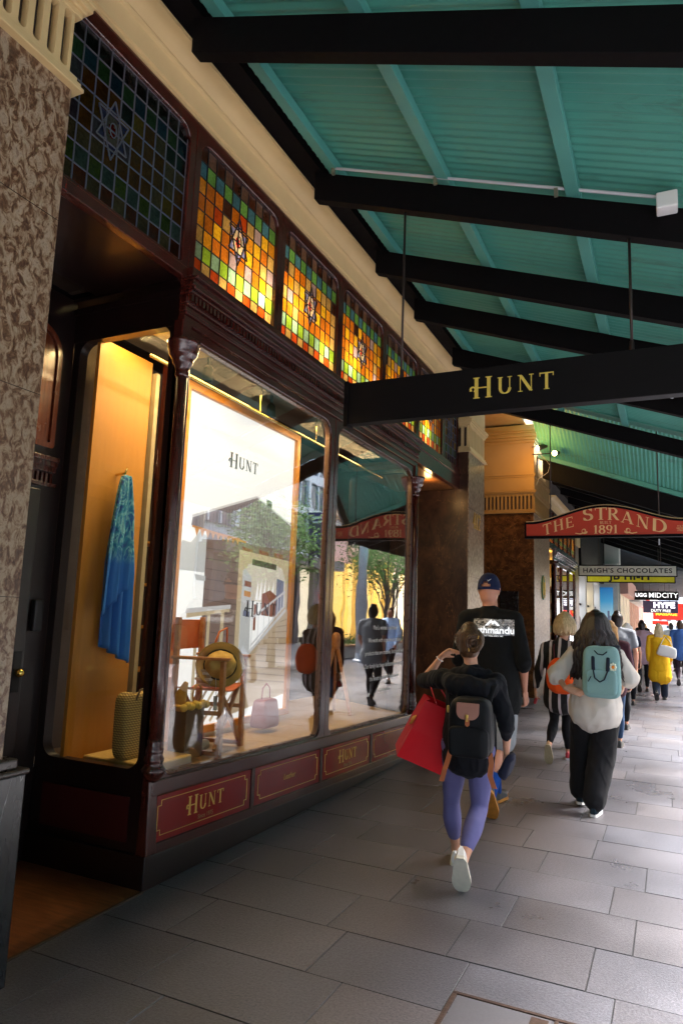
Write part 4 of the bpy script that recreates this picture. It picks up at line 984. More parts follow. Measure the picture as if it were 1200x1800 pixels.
    # left railing, deck
    P(9, 'cream', [(4.50,1.525),(5.10,1.585),(5.10,1.63),(4.50,1.575)]); P(9.3, 'rail', [(4.48,1.56),(5.11,1.61),(5.11,1.645),(4.50,1.60)])
    P(9, 'cream', [(4.97,1.10),(5.02,1.10),(5.02,1.6),(4.97,1.6)]); P(9, 'cream', [(4.78,1.25),(4.82,1.25),(4.82,1.58),(4.78,1.58)])
    P(8.1, 'white', [(4.335,.66),(5.2,.66),(5.2,1.20),(4.335,1.28)])
    for k in range(7): Ln(8.7, 'plank2' if k % 2 else 'cream', (4.5+.1*k,.68), (4.9+.12*k,1.14), .028)
    P(9, 'cream', [(4.62,.7),(4.66,.7),(4.66,1.3),(4.62,1.3)])
    P(9, 'hill', [(4.60,1.83),(4.72,1.83),(4.72,1.87),(4.56,1.88)]); Ln(9, 'hill', (4.66,1.86), (4.66,2.05), .006)
    o = obj('print', local(mb, L), ml, t)
    ink = MATS['print_ink']
    m_ = hunt_mb(lambda u, v, d: (-3.4825+d, 5.20+u, 2.87+v), .115, .20); obj('lettering', local(m_, L), ink, t)
    m_ = hunt_mb(lambda u, v, d: (-3.4785+d, 5.62+u, 1.56+v), .125, .30); obj('lettering', local(m_, L), ink, t)
poster()
# text on the second pane
mb = MB()
for s_, z in (("Men's, women's and travel", 1.59), ('We work with experienced makers', 1.46), ('products that are creative, functional and', 1.33), ('Our family has been dedicated to bringing', 1.20), ('the finest in leather fashion and', 1.07), ('around since', .94)):
    mb.add(text_mb(s_, .066, lambda u, v, d, z=z: (X0-.0275+d, 7.05+u, z+v-.12), .0004))
S_('pane_lettering', mb, white, sl=False)

# ================================================================== display goods
chair_w = woodmat('chair_wood', (.36,.13,.04), (.60,.28,.09), .4, .2, (6,6,6), 3)
leath = pm('tan_leather', (.62,.15,.03), .45, 0, .2, 8, .1, 60)
def director_chair():
    b = V((-3.22, 4.08, .575)); a = radians(15); wv = V((-sin(a), cos(a), 0))*.47; dv = V((cos(a), sin(a), 0))*.36
    t = thing('director_chair', 'tan leather and timber folding director chair in the display window', 'chair', b)
    loc = lambda w_, d, z: b+wv*w_+dv*d+V((0,0,z))
    for w_ in (0, 1):
        for d in (0, 1):
            mb = MB(); mb.bar(loc(w_, d, 0), loc(w_, d, .66 if d else .96), .035, .035); obj('leg', local(mb, b), chair_w, t, bevel=.004)
        mb = MB(); mb.bar(loc(w_, -.08, .675), loc(w_, 1.12, .675), .055, .022); obj('armrest', local(mb, b), chair_w, t, bevel=.005)
        mb = MB(); mb.bar(loc(w_, 0, .03), loc(w_, 1, .03), .03, .03); mb.bar(loc(w_, 0, .30), loc(w_, 1, .30), .022, .028); obj('side_rail', local(mb, b), chair_w, t)
    for d in (.1, .9):
        mb = MB(); mb.bar(loc(0, d, .05), loc(1, d, .46), .022, .035); mb.bar(loc(1, d+.06, .05), loc(0, d+.06, .46), .022, .035); obj('cross_brace', local(mb, b), chair_w, t)
    mb = MB(); n = 8
    for i in range(n):
        for j in range(1):
            f = lambda s_: .47-.035*sin(pi*s_); s0, s1 = i/n, (i+1)/n
            mb.hexa([loc(s0,.02,f(s0)-.006), loc(s1,.02,f(s1)-.006), loc(s1,.98,f(s1)-.006), loc(s0,.98,f(s0)-.006), loc(s0,.02,f(s0)), loc(s1,.02,f(s1)), loc(s1,.98,f(s1)), loc(s0,.98,f(s0))])
    obj('seat', local(mb, b), leath, t, smooth=False)
    mb = MB()
    for i in range(n):
        s0, s1 = -.04+1.08*i/n, -.04+1.08*(i+1)/n; g = lambda s_: -.10-.10*sin(pi*max(0, min(1, s_)))
        mb.hexa([loc(s0,g(s0),.72), loc(s1,g(s1),.72), loc(s1,g(s1)+.03,.72), loc(s0,g(s0)+.03,.72), loc(s0,g(s0),.94), loc(s1,g(s1),.94), loc(s1,g(s1)+.03,.94), loc(s0,g(s0)+.03,.94)])
    obj('backrest', local(mb, b), leath, t)
director_chair()
def hat():
    c = V((-2.99, 4.30, 1.20)); t = thing('felt_hat', 'olive brown felt hat with wide brim propped against the chair', 'hat', c)
    ax = V((.62, -.72, .10)).normalized(); q = ax.to_track_quat('Z', 'Y').to_matrix()
    m_ = pm('felt_olive', (.58,.38,.10), .8, 0, .25, 20, .2, 120)
    mb = MB(); prof = [(.06,.155),(.085,.15),(.10,.12),(.110,.0),(.12,-.008),(.155,-.014),(.168,.004),(.171,.008),(.155,-.006),(.12,-.002)]
    mb.lathe([(.001,.125)]+prof[0:1]+prof[1:], (0,0,0), 32)
    def fn(p):
        r = sqrt(p.x*p.x+p.y*p.y)
        if r < .1 and p.z > .06: p = V((p.x*(1-.3*(p.z-.05)/.1*0), p.y*(.62+.38*(1-(p.z-.06)/.08)), p.z-.02*(1-abs(p.y)/.1)*(1 if r < .05 else 0)))
        if r > .12: p = V((p.x, p.y, p.z+.03*(abs(p.y)/.19)**2))
        return V(c)*0+q@V((p.x*1.05, p.y*.95, p.z))
    mb.warp(fn); o = obj('crown_and_brim', mb, m_, t, smooth=True)
    mb = MB(); mb.tube([q@V((.112*1.05*cos(a), .112*.95*sin(a), .012)) for a in [2*pi*k/24 for k in range(25)]], [.006]*25, 5, caps=False); obj('hat_band', mb, pm('band_dark', (.03,.02,.01), .6), t)
    mb = MB(); p0 = q@V((-.03,-.10,.03)); mb.bar(p0, p0+V((.02,-.01,-.12)), .003, .003); obj('tag_string', mb, white, t)
    mb = MB(); mb.box(p0.x+.015, p0.x+.020, p0.y-.035, p0.y+.008, p0.z-.22, p0.z-.12); obj('price_tag', mb, pm('tag_paper', (.55,.60,.52), .6), t)
hat()
mb = MB(); c = (-3.16, 4.50, 1.19); L = c
def striped():
    t = thing('striped_bag', 'round bag with orange, yellow and purple stripes behind the hat', 'bag', c)
    mb = MB()
    for k in range(9):
        r = .15*sqrt(max(.1, 1-((k-4)/5.2)**2)); mb.tube([(-.05+.022*k*.3, -.09+.022*k, 0), (-.05+.022*(k+1)*.3, -.09+.022*(k+1), 0)], [(r, r*.95)]*2, 22, m=k % 4, caps=False)
    obj('body', mb, [pm('st_or', (.65,.16,.02), .6), pm('st_ye', (.7,.38,.04), .6), pm('st_pu', (.10,.06,.18), .6), pm('st_re', (.45,.06,.02), .6)], t)
    mb = MB(); mb.tube([(0,-.05,.13),(.02,-.02,.24),(.02,.08,.27),(0,.12,.13)], [.008]*4, 6); obj('handle', mb, leath, t, smooth=True)
striped()
mb = MB(); z = 1.045
rb = random.Random(5)
for k in range(7): mb.box(-3.14+rb.uniform(-.01,.01), -3.02, 4.22+rb.uniform(-.01,.01), 4.36+rb.uniform(-.01,.01), z, z+.018, k % 2); z += .0205
tag(obj('paper_stack', mb, [white, pm('card', (.5,.42,.3), .7)], None), 'pile of white folded cloths on the chair beside the hat', 'cloth stack')
def heels():
    c = (-3.0, 3.95, .60)
    m_ = pm('block_brown', (.14,.08,.03), .6); mb = MB(); mb.box(-3.07,-2.93,3.86,4.06,.60,.93)
    t = thing('display_block', 'brown display block carrying the gold sandals', 'display block', c); obj('block', local(mb, c), m_, t, bevel=.005)
    c = (-3.0, 3.95, .93); t = thing('wedge_sandals', 'pair of gold wedge sandals with round yellow pom-poms on a brown block', 'sandals', c)
    gm = pm('sandal_gold', (.50,.28,.04), .45, .2, .4, 30)
    for i, y in enumerate((3.90, 4.0)):
        mb = MB(); mb.tube([(-3.0,y-.03,.94),(-3.0,y-.02,1.02),(-2.98,y+.0,1.10)], [(.045,.03),(.05,.02),(.02,.008)], 12, side=(1,0,0)) if i == 0 else mb.tube([(-3.0,y+.06+.05*cos(a), 1.01+.065*sin(a)) for a in [2*pi*k/18 for k in range(19)]], [.007]*19, 6, caps=False)
        mb.superell((-3.0,y,.945), (.045,.07,.018), .6, n=16, k=6)
        obj('sandal', local(mb, c), gm, t, smooth=True)
    for k in range(7):
        mb = MB(); mb.superell((-2.925, 3.82+.042*k, .945+.012*(k % 2)), (.026,.026,.026), 1, n=12, k=8, fn=lambda p: p*(1+.10*noise.noise(p*90))); obj('pompom', local(mb, c), pm('pompom_yellow', (.62,.42,.08), .9, 0, .2, 60, .4, 200), t, smooth=True)
heels()
# shoe builder, shared by the display and the people
def shoe_mb(L=.27, W=.048, high=False, m_up=0, m_sole=1, sole=.024, m_lace=2, laces=True):
    """shoe lying along +y, heel at y=-.07*, ankle at the origin's x; z=0 is the ground"""
    mb = MB(); y0 = -.065
    n = 12; prof = []
    for i in range(n+1):
        s_ = i/n; y = y0+L*s_
        w_ = W*(.62+.20*sin(pi*min(1, s_*1.1))+.30*math.exp(-((s_-.70)/.22)**2))*(1 if .04 < s_ < .96 else .62)
        prof.append((y, w_, s_))
    outl = [(w_, y) for y, w_, s_ in prof]+[(-w_, y) for y, w_, s_ in prof[::-1]]
    toe = lambda y: .012*max(0, (y-(y0+L*.75))/(L*.25))**2
    i0 = len(mb.v)
    for zz in (0, sole):
        for x, y in outl: mb.v.append((x*(1.06 if zz == 0 else 1.04), y+(.004 if y > .1 else 0), zz+toe(y)))
    k = len(outl)
    mb.face([i0+q for q in range(k)][::-1], m_sole); mb.face([i0+k+q for q in range(k)], m_sole)
    for q in range(k): mb.face((i0+q, i0+(q+1) % k, i0+k+(q+1) % k, i0+k+q), m_sole)
    rows = []
    for y, w_, s_ in prof:
        top = .095 if high else .070
        h = top if s_ < .26 else (top-(top-.036)*min(1, (s_-.26)/.42))
        if s_ > .72: h = .036+.010*(1-((s_-.72)/.28)**2)*1.0
        if s_ > .97: h = .024
        rr = []
        for j in range(9):
            a = pi*j/8; cx_ = cos(a); sx_ = sin(a); rr.append((w_*.97*(abs(cx_)**.7)*math.copysign(1, cx_)*(1-.25*sx_*(s_ < .4)), y, sole-.004+toe(y)+h*(sx_**.6)))
        rows.append(rr)
    i1 = len(mb.v)
    for rr in rows: mb.v += rr
    for a in range(len(rows)-1):
        for j in range(8): mb.face((i1+a*9+j, i1+a*9+j+1, i1+(a+1)*9+j+1, i1+(a+1)*9+j), m_up)
    mb.face([i1+j for j in range(9)], m_up); mb.face([i1+(len(rows)-1)*9+j for j in range(9)][::-1], m_up)
    if laces:
        for q in range(4):
            y = y0+L*(.40+.07*q); h = sole+(.070-(.034)*min(1, (.14+.07*q)/.42))
            mb.tube([(-.022, y, h-.002), (0, y+.004, h+.004), (.022, y, h-.002)], [.004]*3, 5, m=m_lace)
    return mb
def place_mb(mb, fn): mb.warp(fn); return mb
cr = pm('shoe_cream', (.72,.64,.42), .55, 0, .08, 20)
for i, (x, y, a, lab) in enumerate(((-3.10, 4.02, -75, 'cream lace-up shoe nearest the glass in the display window'), (-3.17, 4.20, -70, 'cream lace-up shoe behind its pair in the display window'))):
    L = (x, y, .60); m_ = shoe_mb(.26, .046); R = Matrix.Rotation(radians(a+55), 3, 'Z'); place_mb(m_, lambda p: R@p+V((0,0,0)))
    tag(obj('canvas_shoe', m_, [cr, pm('sole_cream', (.6,.52,.34), .6), cr], None, smooth=True), lab, 'shoe').location = (x, y, .585)
def straw_bag():
    c = (-3.12, 3.60, .655); t = thing('straw_bag', 'woven yellow straw tote bag standing beside the corner column', 'bag', c)
    m, nt, n, b = newmat('straw_weave'); vec = coords(nt, 'Object', (1,1,1))
    wv = N(nt, 'ShaderNodeTexWave'); wv.inputs['Scale'].default_value = 22; wv.inputs['Distortion'].default_value = 1.5; wv.bands_direction = 'Z'; nt.links.new(vec, wv.inputs['Vector'])
    wv2 = N(nt, 'ShaderNodeTexWave'); wv2.inputs['Scale'].default_value = 26; wv2.bands_direction = 'DIAGONAL'; nt.links.new(vec, wv2.inputs['Vector'])
    c_ = mixc(nt, 1, ramp(nt, wv.outputs['Fac'], [(0,(.25,.14,.03)),(1,(.65,.46,.14))]), ramp(nt, wv2.outputs['Fac'], [(0,.6),(1,1.1)]), 'MULTIPLY')
    nt.links.new(c_, b.inputs['Base Color']); b.inputs['Roughness'].default_value = .7; bump(nt, b, wv2.outputs['Fac'], .6, .004)
    mb = MB(); mb.superell((0,0,.19), (.06,.17,.20), .35, n=28, k=14, fn=lambda p: V((p.x*(1-.25*(p.z+.2)), p.y*(1+.15*p.z), p.z+(0 if p.z < .1 else .03*abs(p.y)/.17))))
    obj('body', mb, m, t, smooth=True)
    mb = MB(); mb.tube([(.05,-.08,.36),(.06,-.06,.42),(.05,.03,.43),(.05,.08,.38),(.07,.09,.30)], [.007]*5, 6); obj('handle', mb, pm('straw_handle', (.08,.05,.02), .6), t, smooth=True)
    mb = MB(); mb.box(-3.40,-2.86,3.44,3.86,.60,.655)
    tag(obj('cloth_plinth', mb, pm('mustard_cloth', (.50,.33,.10), .8, 0, .12, 8, .2, 60), None, bevel=.012, seg=3), 'low mustard cloth covered plinth under the straw bag', 'plinth')
straw_bag()
def towel():
    c = (-3.46, 3.62, 2.5); t = thing('beach_towel', 'blue and turquoise printed scarf hanging on the orange timber panel', 'scarf', c)
    m, nt, n, b = newmat('scarf_blue'); vec = coords(nt, 'Object'); sp = N(nt, 'ShaderNodeSeparateXYZ'); nt.links.new(vec, sp.inputs[0])
    nz = noisetex(nt, coords(nt, 'Object', (1,7,2.2)), 3.2, 4, .5, 1.5)
    pat = ramp(nt, nz, [(.35,(.01,.07,.30)),(.47,(.02,.28,.45)),(.55,(.25,.62,.68)),(.60,(.02,.20,.45)),(.72,(.03,.10,.35))])
    mr = N(nt, 'ShaderNodeMapRange'); mr.inputs[1].default_value = -.62; mr.inputs[2].default_value = -.52; nt.links.new(sp.outputs[2], mr.inputs[0])
    nt.links.new(mixc(nt, mr.outputs[0], (.01,.16,.55), pat), b.inputs['Base Color']); b.inputs['Roughness'].default_value = .7
    mb = MB(); nu, nv = 26, 40
    for lay in range(2):
        i0 = len(mb.v)
        for j in range(nv+1):
            s_ = j/nv; z = -s_*(1.22 if lay == 0 else .86); w_ = .022+.098*min(1, s_*1.9)**.6+(.012*s_); yc = .03*s_+(.02 if lay == 0 else -.055*s_)
            for i in range(nu+1):
                u = i/nu*2-1; amp = .028*min(1, .3+s_*1.3)
                x = .02+amp*sin(u*8.5+lay*2+s_*1.2)+.012*sin(u*19+s_*3)+(.015 if lay == 0 else .05)
                zz = z-(.06*(u+.2)*s_ if lay == 0 else -.12*u*s_)
                mb.v.append((x, yc+u*w_, zz))
        for j in range(nv):
            for i in range(nu): a = i0+j*(nu+1)+i; mb.face((a, a+1, a+nu+2, a+nu+1))
    o = obj('cloth', mb, m, t, smooth=True); sdm = o.modifiers.new('s', 'SOLIDIFY'); sdm.thickness = .004
    mb = MB(); mb.tube([(-.03,0,.01),(.05,0,.02),(.06,0,.05)], [.01,.008,.008], 8); obj('peg', mb, MATS['brass'], t, smooth=True)
towel()
for (x, y, w_, h, d, lab) in ((-3.28, 5.45, .14, .25, .09, 'rosy red handbag standing in the first display pane'),):
    c = (x, y, .58); t = thing('handbag', lab, 'handbag', c); rm = pm('rose_leather', (.22,.008,.006), .4, 0, .1, 6)
    mb = MB(); mb.superell((0,0,h/2), (d,w_,h/2), .3, n=24, k=12, fn=lambda p, h=h: V((p.x*(1-.5*(p.z+h/2)/h*.6), p.y*(1-.12*(p.z+h/2)/h), p.z))); obj('body', mb, rm, t, smooth=True)
    mb = MB(); mb.tube([(0,-.07,h-.01),(0,-.06,h+.09),(0,0,h+.13),(0,.06,h+.09),(0,.07,h-.01)], [.007]*5, 6); obj('handle', mb, rm, t, smooth=True)
mb = MB(); 
for a in (0, 120, 240): mb.bar((-3.3+.02*cos(radians(a)), 6.9+.02*sin(radians(a)), 1.25), (-3.3+.2*cos(radians(a)), 6.9+.25*sin(radians(a)), .53), .03, .03)
mb.tube([(-3.3,6.9,1.25),(-3.3,6.9,1.35)], [.05,.05], 12)
tag(obj('tripod_stand', mb, chair_w, None), 'wooden tripod display stand in the second pane', 'stand')

# ================================================================== second shop beyond the arcade
def shop2():
    y0, y1, x = 17.28, 22.6, -2.62; L = (x, 20, 0); t = thing('shopfront', 'second mahogany shopfront with lit display beyond the arcade pier', 'shop front', L)
    q = lambda n, mb, m_, **k: obj(n, local(mb, L), m_, t, **k)
    ys = [18.15, 19.6, 21.05, 22.45]
    for i in range(3):
        mb = MB(); inner = rrect(ys[i]+.07, ys[i+1]-.07, .75, 3.05, .08, 5); mb.ring(outer_of(inner, ys[i], ys[i+1], .6, 3.15), inner, fX(x), -.07, 0); q('window_frame', mb, mahog)
        mb = MB(); mb.prism([(ys[i],.65),(ys[i+1],.65),(ys[i+1],3.1),(ys[i],3.1)], fX(x), -.04, -.034); q('window_pane', mb, wingl)
    mb = MB(); mb.ring([(-3.5,.6),(x-.002,.6),(x-.002,3.15),(-3.5,3.15)], [(-3.43,.75),(x-.08,.75),(x-.08,3.05),(-3.43,3.05)], fYn(18.15), -.07, 0); q('side_window_frame', mb, mahog)
    mb = MB(); mb.prism([(-3.45,.7),(x-.05,.7),(x-.05,3.1),(-3.45,3.1)], fYn(18.15), -.04, -.034); q('side_window_pane', mb, wingl)
    mb = MB(); mb.box(x-.8, x+.01, 18.15, 22.5, 0, .6); q('stall_riser', mb, pm('riser_pale', (.35,.33,.30), .3))
    ent = MB(); moulding(ent, [(.014,3.15,3.25),(.05,3.25,3.29),(.09,3.29,3.33),(.13,3.33,3.36),(.06,3.36,3.45)], 18.05, 22.55, x); q('entablature', ent, pm('paint_gloss_grey', (.16,.13,.14), .22, coat=.6), bevel=.01)
    mb = MB(); mb.box(x-.05, x+.02, y0, 18.05, 3.38, 3.5); q('entry_head_rail', mb, mahog)
    col_ = MB(); col_.lathe([(.05,.7),(.045,1.5),(.042,2.95),(.05,2.96),(.09,3.05),(.10,3.12)], (x+.01, 18.17, 0), 18); q('corner_column', col_, mahog, smooth=True)
    for i in range(6):
        a = 17.35+i*.87; fanlight(t, a, a+.76, 3.55, 4.35, x-.03, 7, 7, 20+i, lead, ros=False, L=L)
        mb = MB(); mb.ring(outer_of(rrect(a,a+.76,3.55,4.35,.05,3), a-.055, a+.815, 3.45, 4.44), rrect(a,a+.76,3.55,4.35,.05,3), fX(x), -.06, 0); q('fanlight_frame', mb, mahog)
    cornice(y0, 23.6, x, 4.42, L, t)
    mb = MB(); mb.box(x-.9, x-.85, y0, 22.6, 0, 4.6); mb.box(x-.85, x-.07, 22.45, 22.5, 0, 4.4); q('back_wall', mb, pm('shop_back', (.40,.26,.10), .6))
    mb = MB(); mb.box(x-.84, x-.07, y0, 22.5, 3.46, 3.53); q('ceiling', mb, MATS['gilt_board'])
    for k in range(5):
        mb = MB(); mb.box(x-.84, x-.5, 18.3, 22.4, .8+.45*k, .82+.45*k); q('shelf', mb, tan_int)
    rd = random.Random(9)
    for k in range(5):
        mb = MB(); yy = 18.4
        while yy < 22.3: h = rd.uniform(.12,.3); mb.box(x-.80, x-.6, yy, yy+rd.uniform(.1,.2), .82+.45*k, .82+.45*k+h, rd.randrange(4)); yy += .26
        q('stock_row', mb, [pm('stock_g', (.1,.3,.15), .5), pm('stock_r', (.4,.08,.05), .5), pm('stock_b', (.55,.45,.2), .5), white])
    mb = MB(); mb.box(x-.30, x, 22.6, 23.45, 0, 4.0); q('end_pier', mb, brownmarble); mb = MB(); mb.box(x-.30, x+.05, 22.55, 23.5, 4.0, 4.6); q('end_capital', mb, cream, bevel=.01)
    lamp('shop_lamp', (x-.35, 19, 3.3), 3.5, (1,.62,.22), .08); lamp('shop_lamp', (x-.35, 21.4, 3.3), 3, (1,.66,.28), .08)
    for y in (18.0, 20, 22): lamp('fanlight_lamp', (x-.4, y, 3.9), 1.4, (1,.7,.35), .05)
    mb = MB(); mb.box(x-.92, x-.08, y0, 23.4, 4.72, 7); mb.box(x-1.6, x-.92, y0, 30, 0, 7); q('upper_wall', mb, creamd)
shop2()
# ================================================================== left-hand buildings further along
pale = pm('pale_stone', (.62,.60,.57), .6, 0, .1, 2); glow = emis('lit_window', (1,.86,.62), .26); cool = emis('lit_window_cool', (.9,.93,1), .26)
def block(name, label, x, y0, y1, h, mat, bays, lit, fascia=None, fz=(3.0,3.6), depth=6, fproj=.5):
    L = (x-depth/2, (y0+y1)/2, 0); t = thing(name, label, 'building', L); q = lambda n, mb, m_, **k: obj(n, local(mb, L), m_, t, **k)
    mb = MB(); mb.box(x-depth, x-.30, y0, y1, 0, h); mb.box(x-.30, x, y0, y1, 3.2, h); q('wall', mb, mat)
    w_ = (y1-y0)/bays
    for i in range(bays+1):
        yy = y0+i*w_; mb = MB(); mb.box(x-.30, x+.02, max(y0, yy-.22), min(y1, yy+.22), 0, 3.2); mb.box(x-.30, x+.06, max(y0, yy-.26), min(y1, yy+.26), 0, .35); q('pilaster', mb, mat, bevel=.01)
    for i in range(bays):
        a, b_ = y0+i*w_+.22, y0+(i+1)*w_-.22
        mb = MB(); mb.box(x-.299, x-.22, a, b_, .35, 2.9); q('shop_window', mb, lit if i % 2 == 0 else glow)
        mb = MB(); mb.box(x-.22, x-.14, (a+b_)/2-.04, (a+b_)/2+.04, .35, 2.9); mb.box(x-.22, x-.14, a, b_, 2.2, 2.27); mb.box(x-.299, x-.10, a, b_, 0, .35); q('window_frame', mb, beamm)
        rd = random.Random(i+int(y0))
        mb = MB()
        for k in range(6): yy = rd.uniform(a+.1, b_-.3); hh = rd.uniform(.5, 1.5); mb.superell((x-.17, yy+.1, .4+hh/2), (.05,.12,hh/2), .6, n=10, k=6)
        q('window_goods', mb, pm('goods_dark', (.10,.07,.08), .6))
    if fascia: mb = MB(); mb.box(x, x+fproj, y0, y1, fz[0], fz[1]); q('fascia', mb, fascia, bevel=.02)
    return t, L
block('shop_building', 'unseen shop block added behind the camera on the left to cut the light', -2.80, -16, .36, 9, redmarble, 5, emis('lit_dim', (1,.8,.5), .05))  # unseen block added to keep light from reaching in behind the camera
block('shop_building', 'white pilastered shop building past the second mahogany shopfront', -2.7, 23.5, 31.5, 14, pale, 3, cool)
t, L = block('shop_building', 'building with the blue city picture on its end wall', -1.95, 32.5, 40, 14, pale, 3, glow, pm('fascia_rose', (.42,.22,.20), .5), (2.9, 3.6), fproj=.35)
mb = MB(); mb.box(-5.5, -2.0, 32.2, 32.5, 0, 4.2); obj('end_wall', local(mb, L), pale, t)
mb = MB(); mb.box(-3.75, -2.02, 32.16, 32.2, .4, 3.3); pw = obj('picture_surround', local(mb, L), pm('surround_grey', (.5,.5,.5), .4), t)
def citypic():
    m, nt, n, b = newmat('city_picture'); g = coords(nt, 'Object'); sp = N(nt, 'ShaderNodeSeparateXYZ'); nt.links.new(g, sp.inputs[0])
    mr = N(nt, 'ShaderNodeMapRange'); mr.inputs[1].default_value = 1.9; mr.inputs[2].default_value = 3.2; nt.links.new(sp.outputs[2], mr.inputs[0])
    sky_ = ramp(nt, mr.outputs[0], [(0,(.35,.55,.62)),(.5,(.05,.30,.55)),(1,(.01,.14,.40))])
    nt.links.new(sky_, b.inputs['Base Color']); nt.links.new(sky_, b.inputs['Emission Color']); b.inputs['Emission Strength'].default_value = .07; b.inputs['Roughness'].default_value = .3
    mb = MB(); mb.box(-3.45,-2.2,32.12,32.16,.6,3.15); o = obj('picture', local(mb, L), m, pw)
    rd = random.Random(4); mb = MB(); x = -3.45
    while x < -2.22: w_ = min(rd.uniform(.05,.11), -2.2-x); h = rd.uniform(1.75, 2.2)+(.45 if -3.35 < x < -2.95 else 0); mb.box(x, x+w_, 32.115, 32.1199, .9, h, rd.randrange(3)); x += w_
    mb.box(-3.45,-2.2,32.113,32.1145,.6,1.35,3)
    obj('skyline', local(mb, L), [emis('bld_a', (.10,.14,.22), .12), emis('bld_b', (.16,.18,.22), .12), emis('bld_c', (.07,.09,.15), .12), emis('bld_d', (.10,.12,.08), .1)], pw)
citypic()
block('shop_building', 'dark pink shop building in the middle distance with lit windows', -1.95, 40.2, 52, 14, pm('rose_stone', (.40,.26,.24), .6), 4, glow, pm('fascia_grey', (.45,.45,.48), .4), (2.8, 3.3), fproj=.5)
block('shop_building', 'pale shop building with red trim, far along the left side', -1.95, 52.2, 80, 16, pale, 7, cool, emis('fascia_red', (.8,.05,.04), .1), (2.9,3.5), fproj=.6)
block('shop_building', 'most distant pale building on the left side of the street', -1.9, 80.5, 140, 20, pale, 10, glow)
mb = MB(); mb.box(-2.69, -2.56, 23.6, 33.9, 3.30, 5.2); obj('shade_board', local(mb, LA), beamm, aw)  # dark board added over the pale wall to stand in for shade
t = thing('street_awning', 'grey slatted awning over the pavement further down the street', 'awning', (0, 45, 3.8))
mb = MB(); mb.box(-2.2, 3.0, 33.6, 62, 4.0, 5.8); obj('slab', local(mb, (0,45,3.8)), pm('awning_grey', (.02,.021,.024), .6), t)
for k in range(26): mb = MB(); y = 33.9+k*1.08; mb.box(-2.0, 2.9, y, y+.10, 3.84, 3.999); obj('slat', local(mb, (0,45,3.8)), pm('slat_grey', (.16,.17,.19), .5), t)
# end of the street
def endb(name, label, x0, x1, y, h, mat, cols, rows):
    L = ((x0+x1)/2, y, 0); t = thing(name, label, 'building', L); mb = MB(); mb.box(x0, x1, y, y+12, 0, h); obj('wall', local(mb, L), mat, t)
    w_ = (x1-x0)/cols; hh = h/rows
    for j in range(rows):
        mb = MB()
        for i in range(cols): a = x0+i*w_+w_*.25; mb.box(a, a+w_*.5, y-.02, y+.05, j*hh+hh*.25, j*hh+hh*.8)
        obj('window_row', local(mb, L), pm('win_dark', (.05,.06,.08), .15), t)
        mb = MB(); mb.box(x0, x1, y-.15, y, (j+1)*hh-.3, (j+1)*hh); obj('string_course', local(mb, L), mat, t)
endb('end_building', 'pale building closing the far end of the street', -20, 9, 190, 30, pm('sand_light', (.75,.73,.70), .7), 14, 8)
endb('end_building', 'taller pale building at the far end, right of the other', 9.2, 40, 175, 42, pm('sand_light2', (.68,.68,.70), .7), 14, 11)

# ================================================================== opposite side of the street (seen in the window reflections)
def facade(name, label, x, y0, y1, h, mat, nb, floor, rows, style, trim):
    L = (x, (y0+y1)/2, 0); t = thing(name, label, 'building', L); q = lambda n, mb, m_, **k: obj(n, local(mb, L), m_, t, **k)
    w_ = (y1-y0)/nb
    mb = MB(); mb.box(x+.4, x+10, y0, y1, 0, h); q('wall', mb, mat)
    gz_ = pm('facade_glass', (.10,.13,.16), .12, 0, .3, .4)
    for i in range(nb+1): mb = MB(); yy = y0+i*w_; mb.box(x, x+.4, max(y0,yy-(.25 if style == 'arch' else .14)), min(y1,yy+(.25 if style == 'arch' else .14)), floor, h); q('pier', mb, trim)
    for j in range(rows):
        z0 = floor+j*(h-floor)/rows; z1 = floor+(j+1)*(h-floor)/rows
        mb = MB(); mb.box(x-.12 if style == 'arch' else x+.05, x+.4, y0, y1, z1-.45, z1); 
        if style == 'arch': mb.box(x-.35, x, y0, y1, z1-.14, z1)
        q('spandrel', mb, trim)
        for i in range(nb):
            a, b_ = y0+i*w_+.3, y0+(i+1)*w_-.3
            if style == 'arch':
                m_ = (a+b_)/2; r = (b_-a)*.30; pts = [(m_-r, z0+.6), (m_+r, z0+.6)]+[(m_+r*cos(t_), z1-1.1-.0+r*sin(t_)-r*.3) for t_ in [pi*k/8 for k in range(9)]]
                mb = MB(); mb.prism(pts, lambda u, v, d: (x+.40-d, u, v), 0, .03); q('arched_window', mb, gz_)
                mb = MB(); c = [(m_+(r+.12)*cos(t_), z1-1.1+(r+.12)*sin(t_)-r*.3) for t_ in [pi*k/8 for k in range(9)]]; mb.tube([(x+.36, p[0], p[1]) for p in c], [.10]*9, 6); q('hood_mould', mb, trim)
            else:
                mb = MB(); mb.box(x+.25, x+.399, a-.16, b_+.16, z0, z1-.45); q('window', mb, gz_)
                mb = MB(); mb.box(x+.15, x+.26, (a+b_)/2-.05, (a+b_)/2+.05, z0, z1-.45); q('mullion', mb, trim)
    return t, L, q
t, L, q = facade('opposite_building', 'grey modern office facade across the street, seen only in the windows', 12.2, 24, 35.6, 17, pm('office_grey', (.60,.64,.68), .6), 5, 5.4, 6, 'grid', pm('office_pier', (.70,.74,.78), .5))
for i in range(6):
    a = 24.4+i*1.85;  mb = MB(); mb.box(12.1, 12.6, a, a+1.4, .3, 3.9); q('shop_window', mb, pm('facade_glass', (0,0,0)) if i != 4 else glow); mb = MB(); mb.box(11.9, 12.6, a-.4, a, 0, 4.4); q('stone_pier', mb, pm('office_base', (.10,.10,.11), .4))
mb = MB(); mb.box(11.2, 12.4, 24, 35.6, 4.0, 4.5); q('canopy', mb, pm('office_base', (0,0,0)))
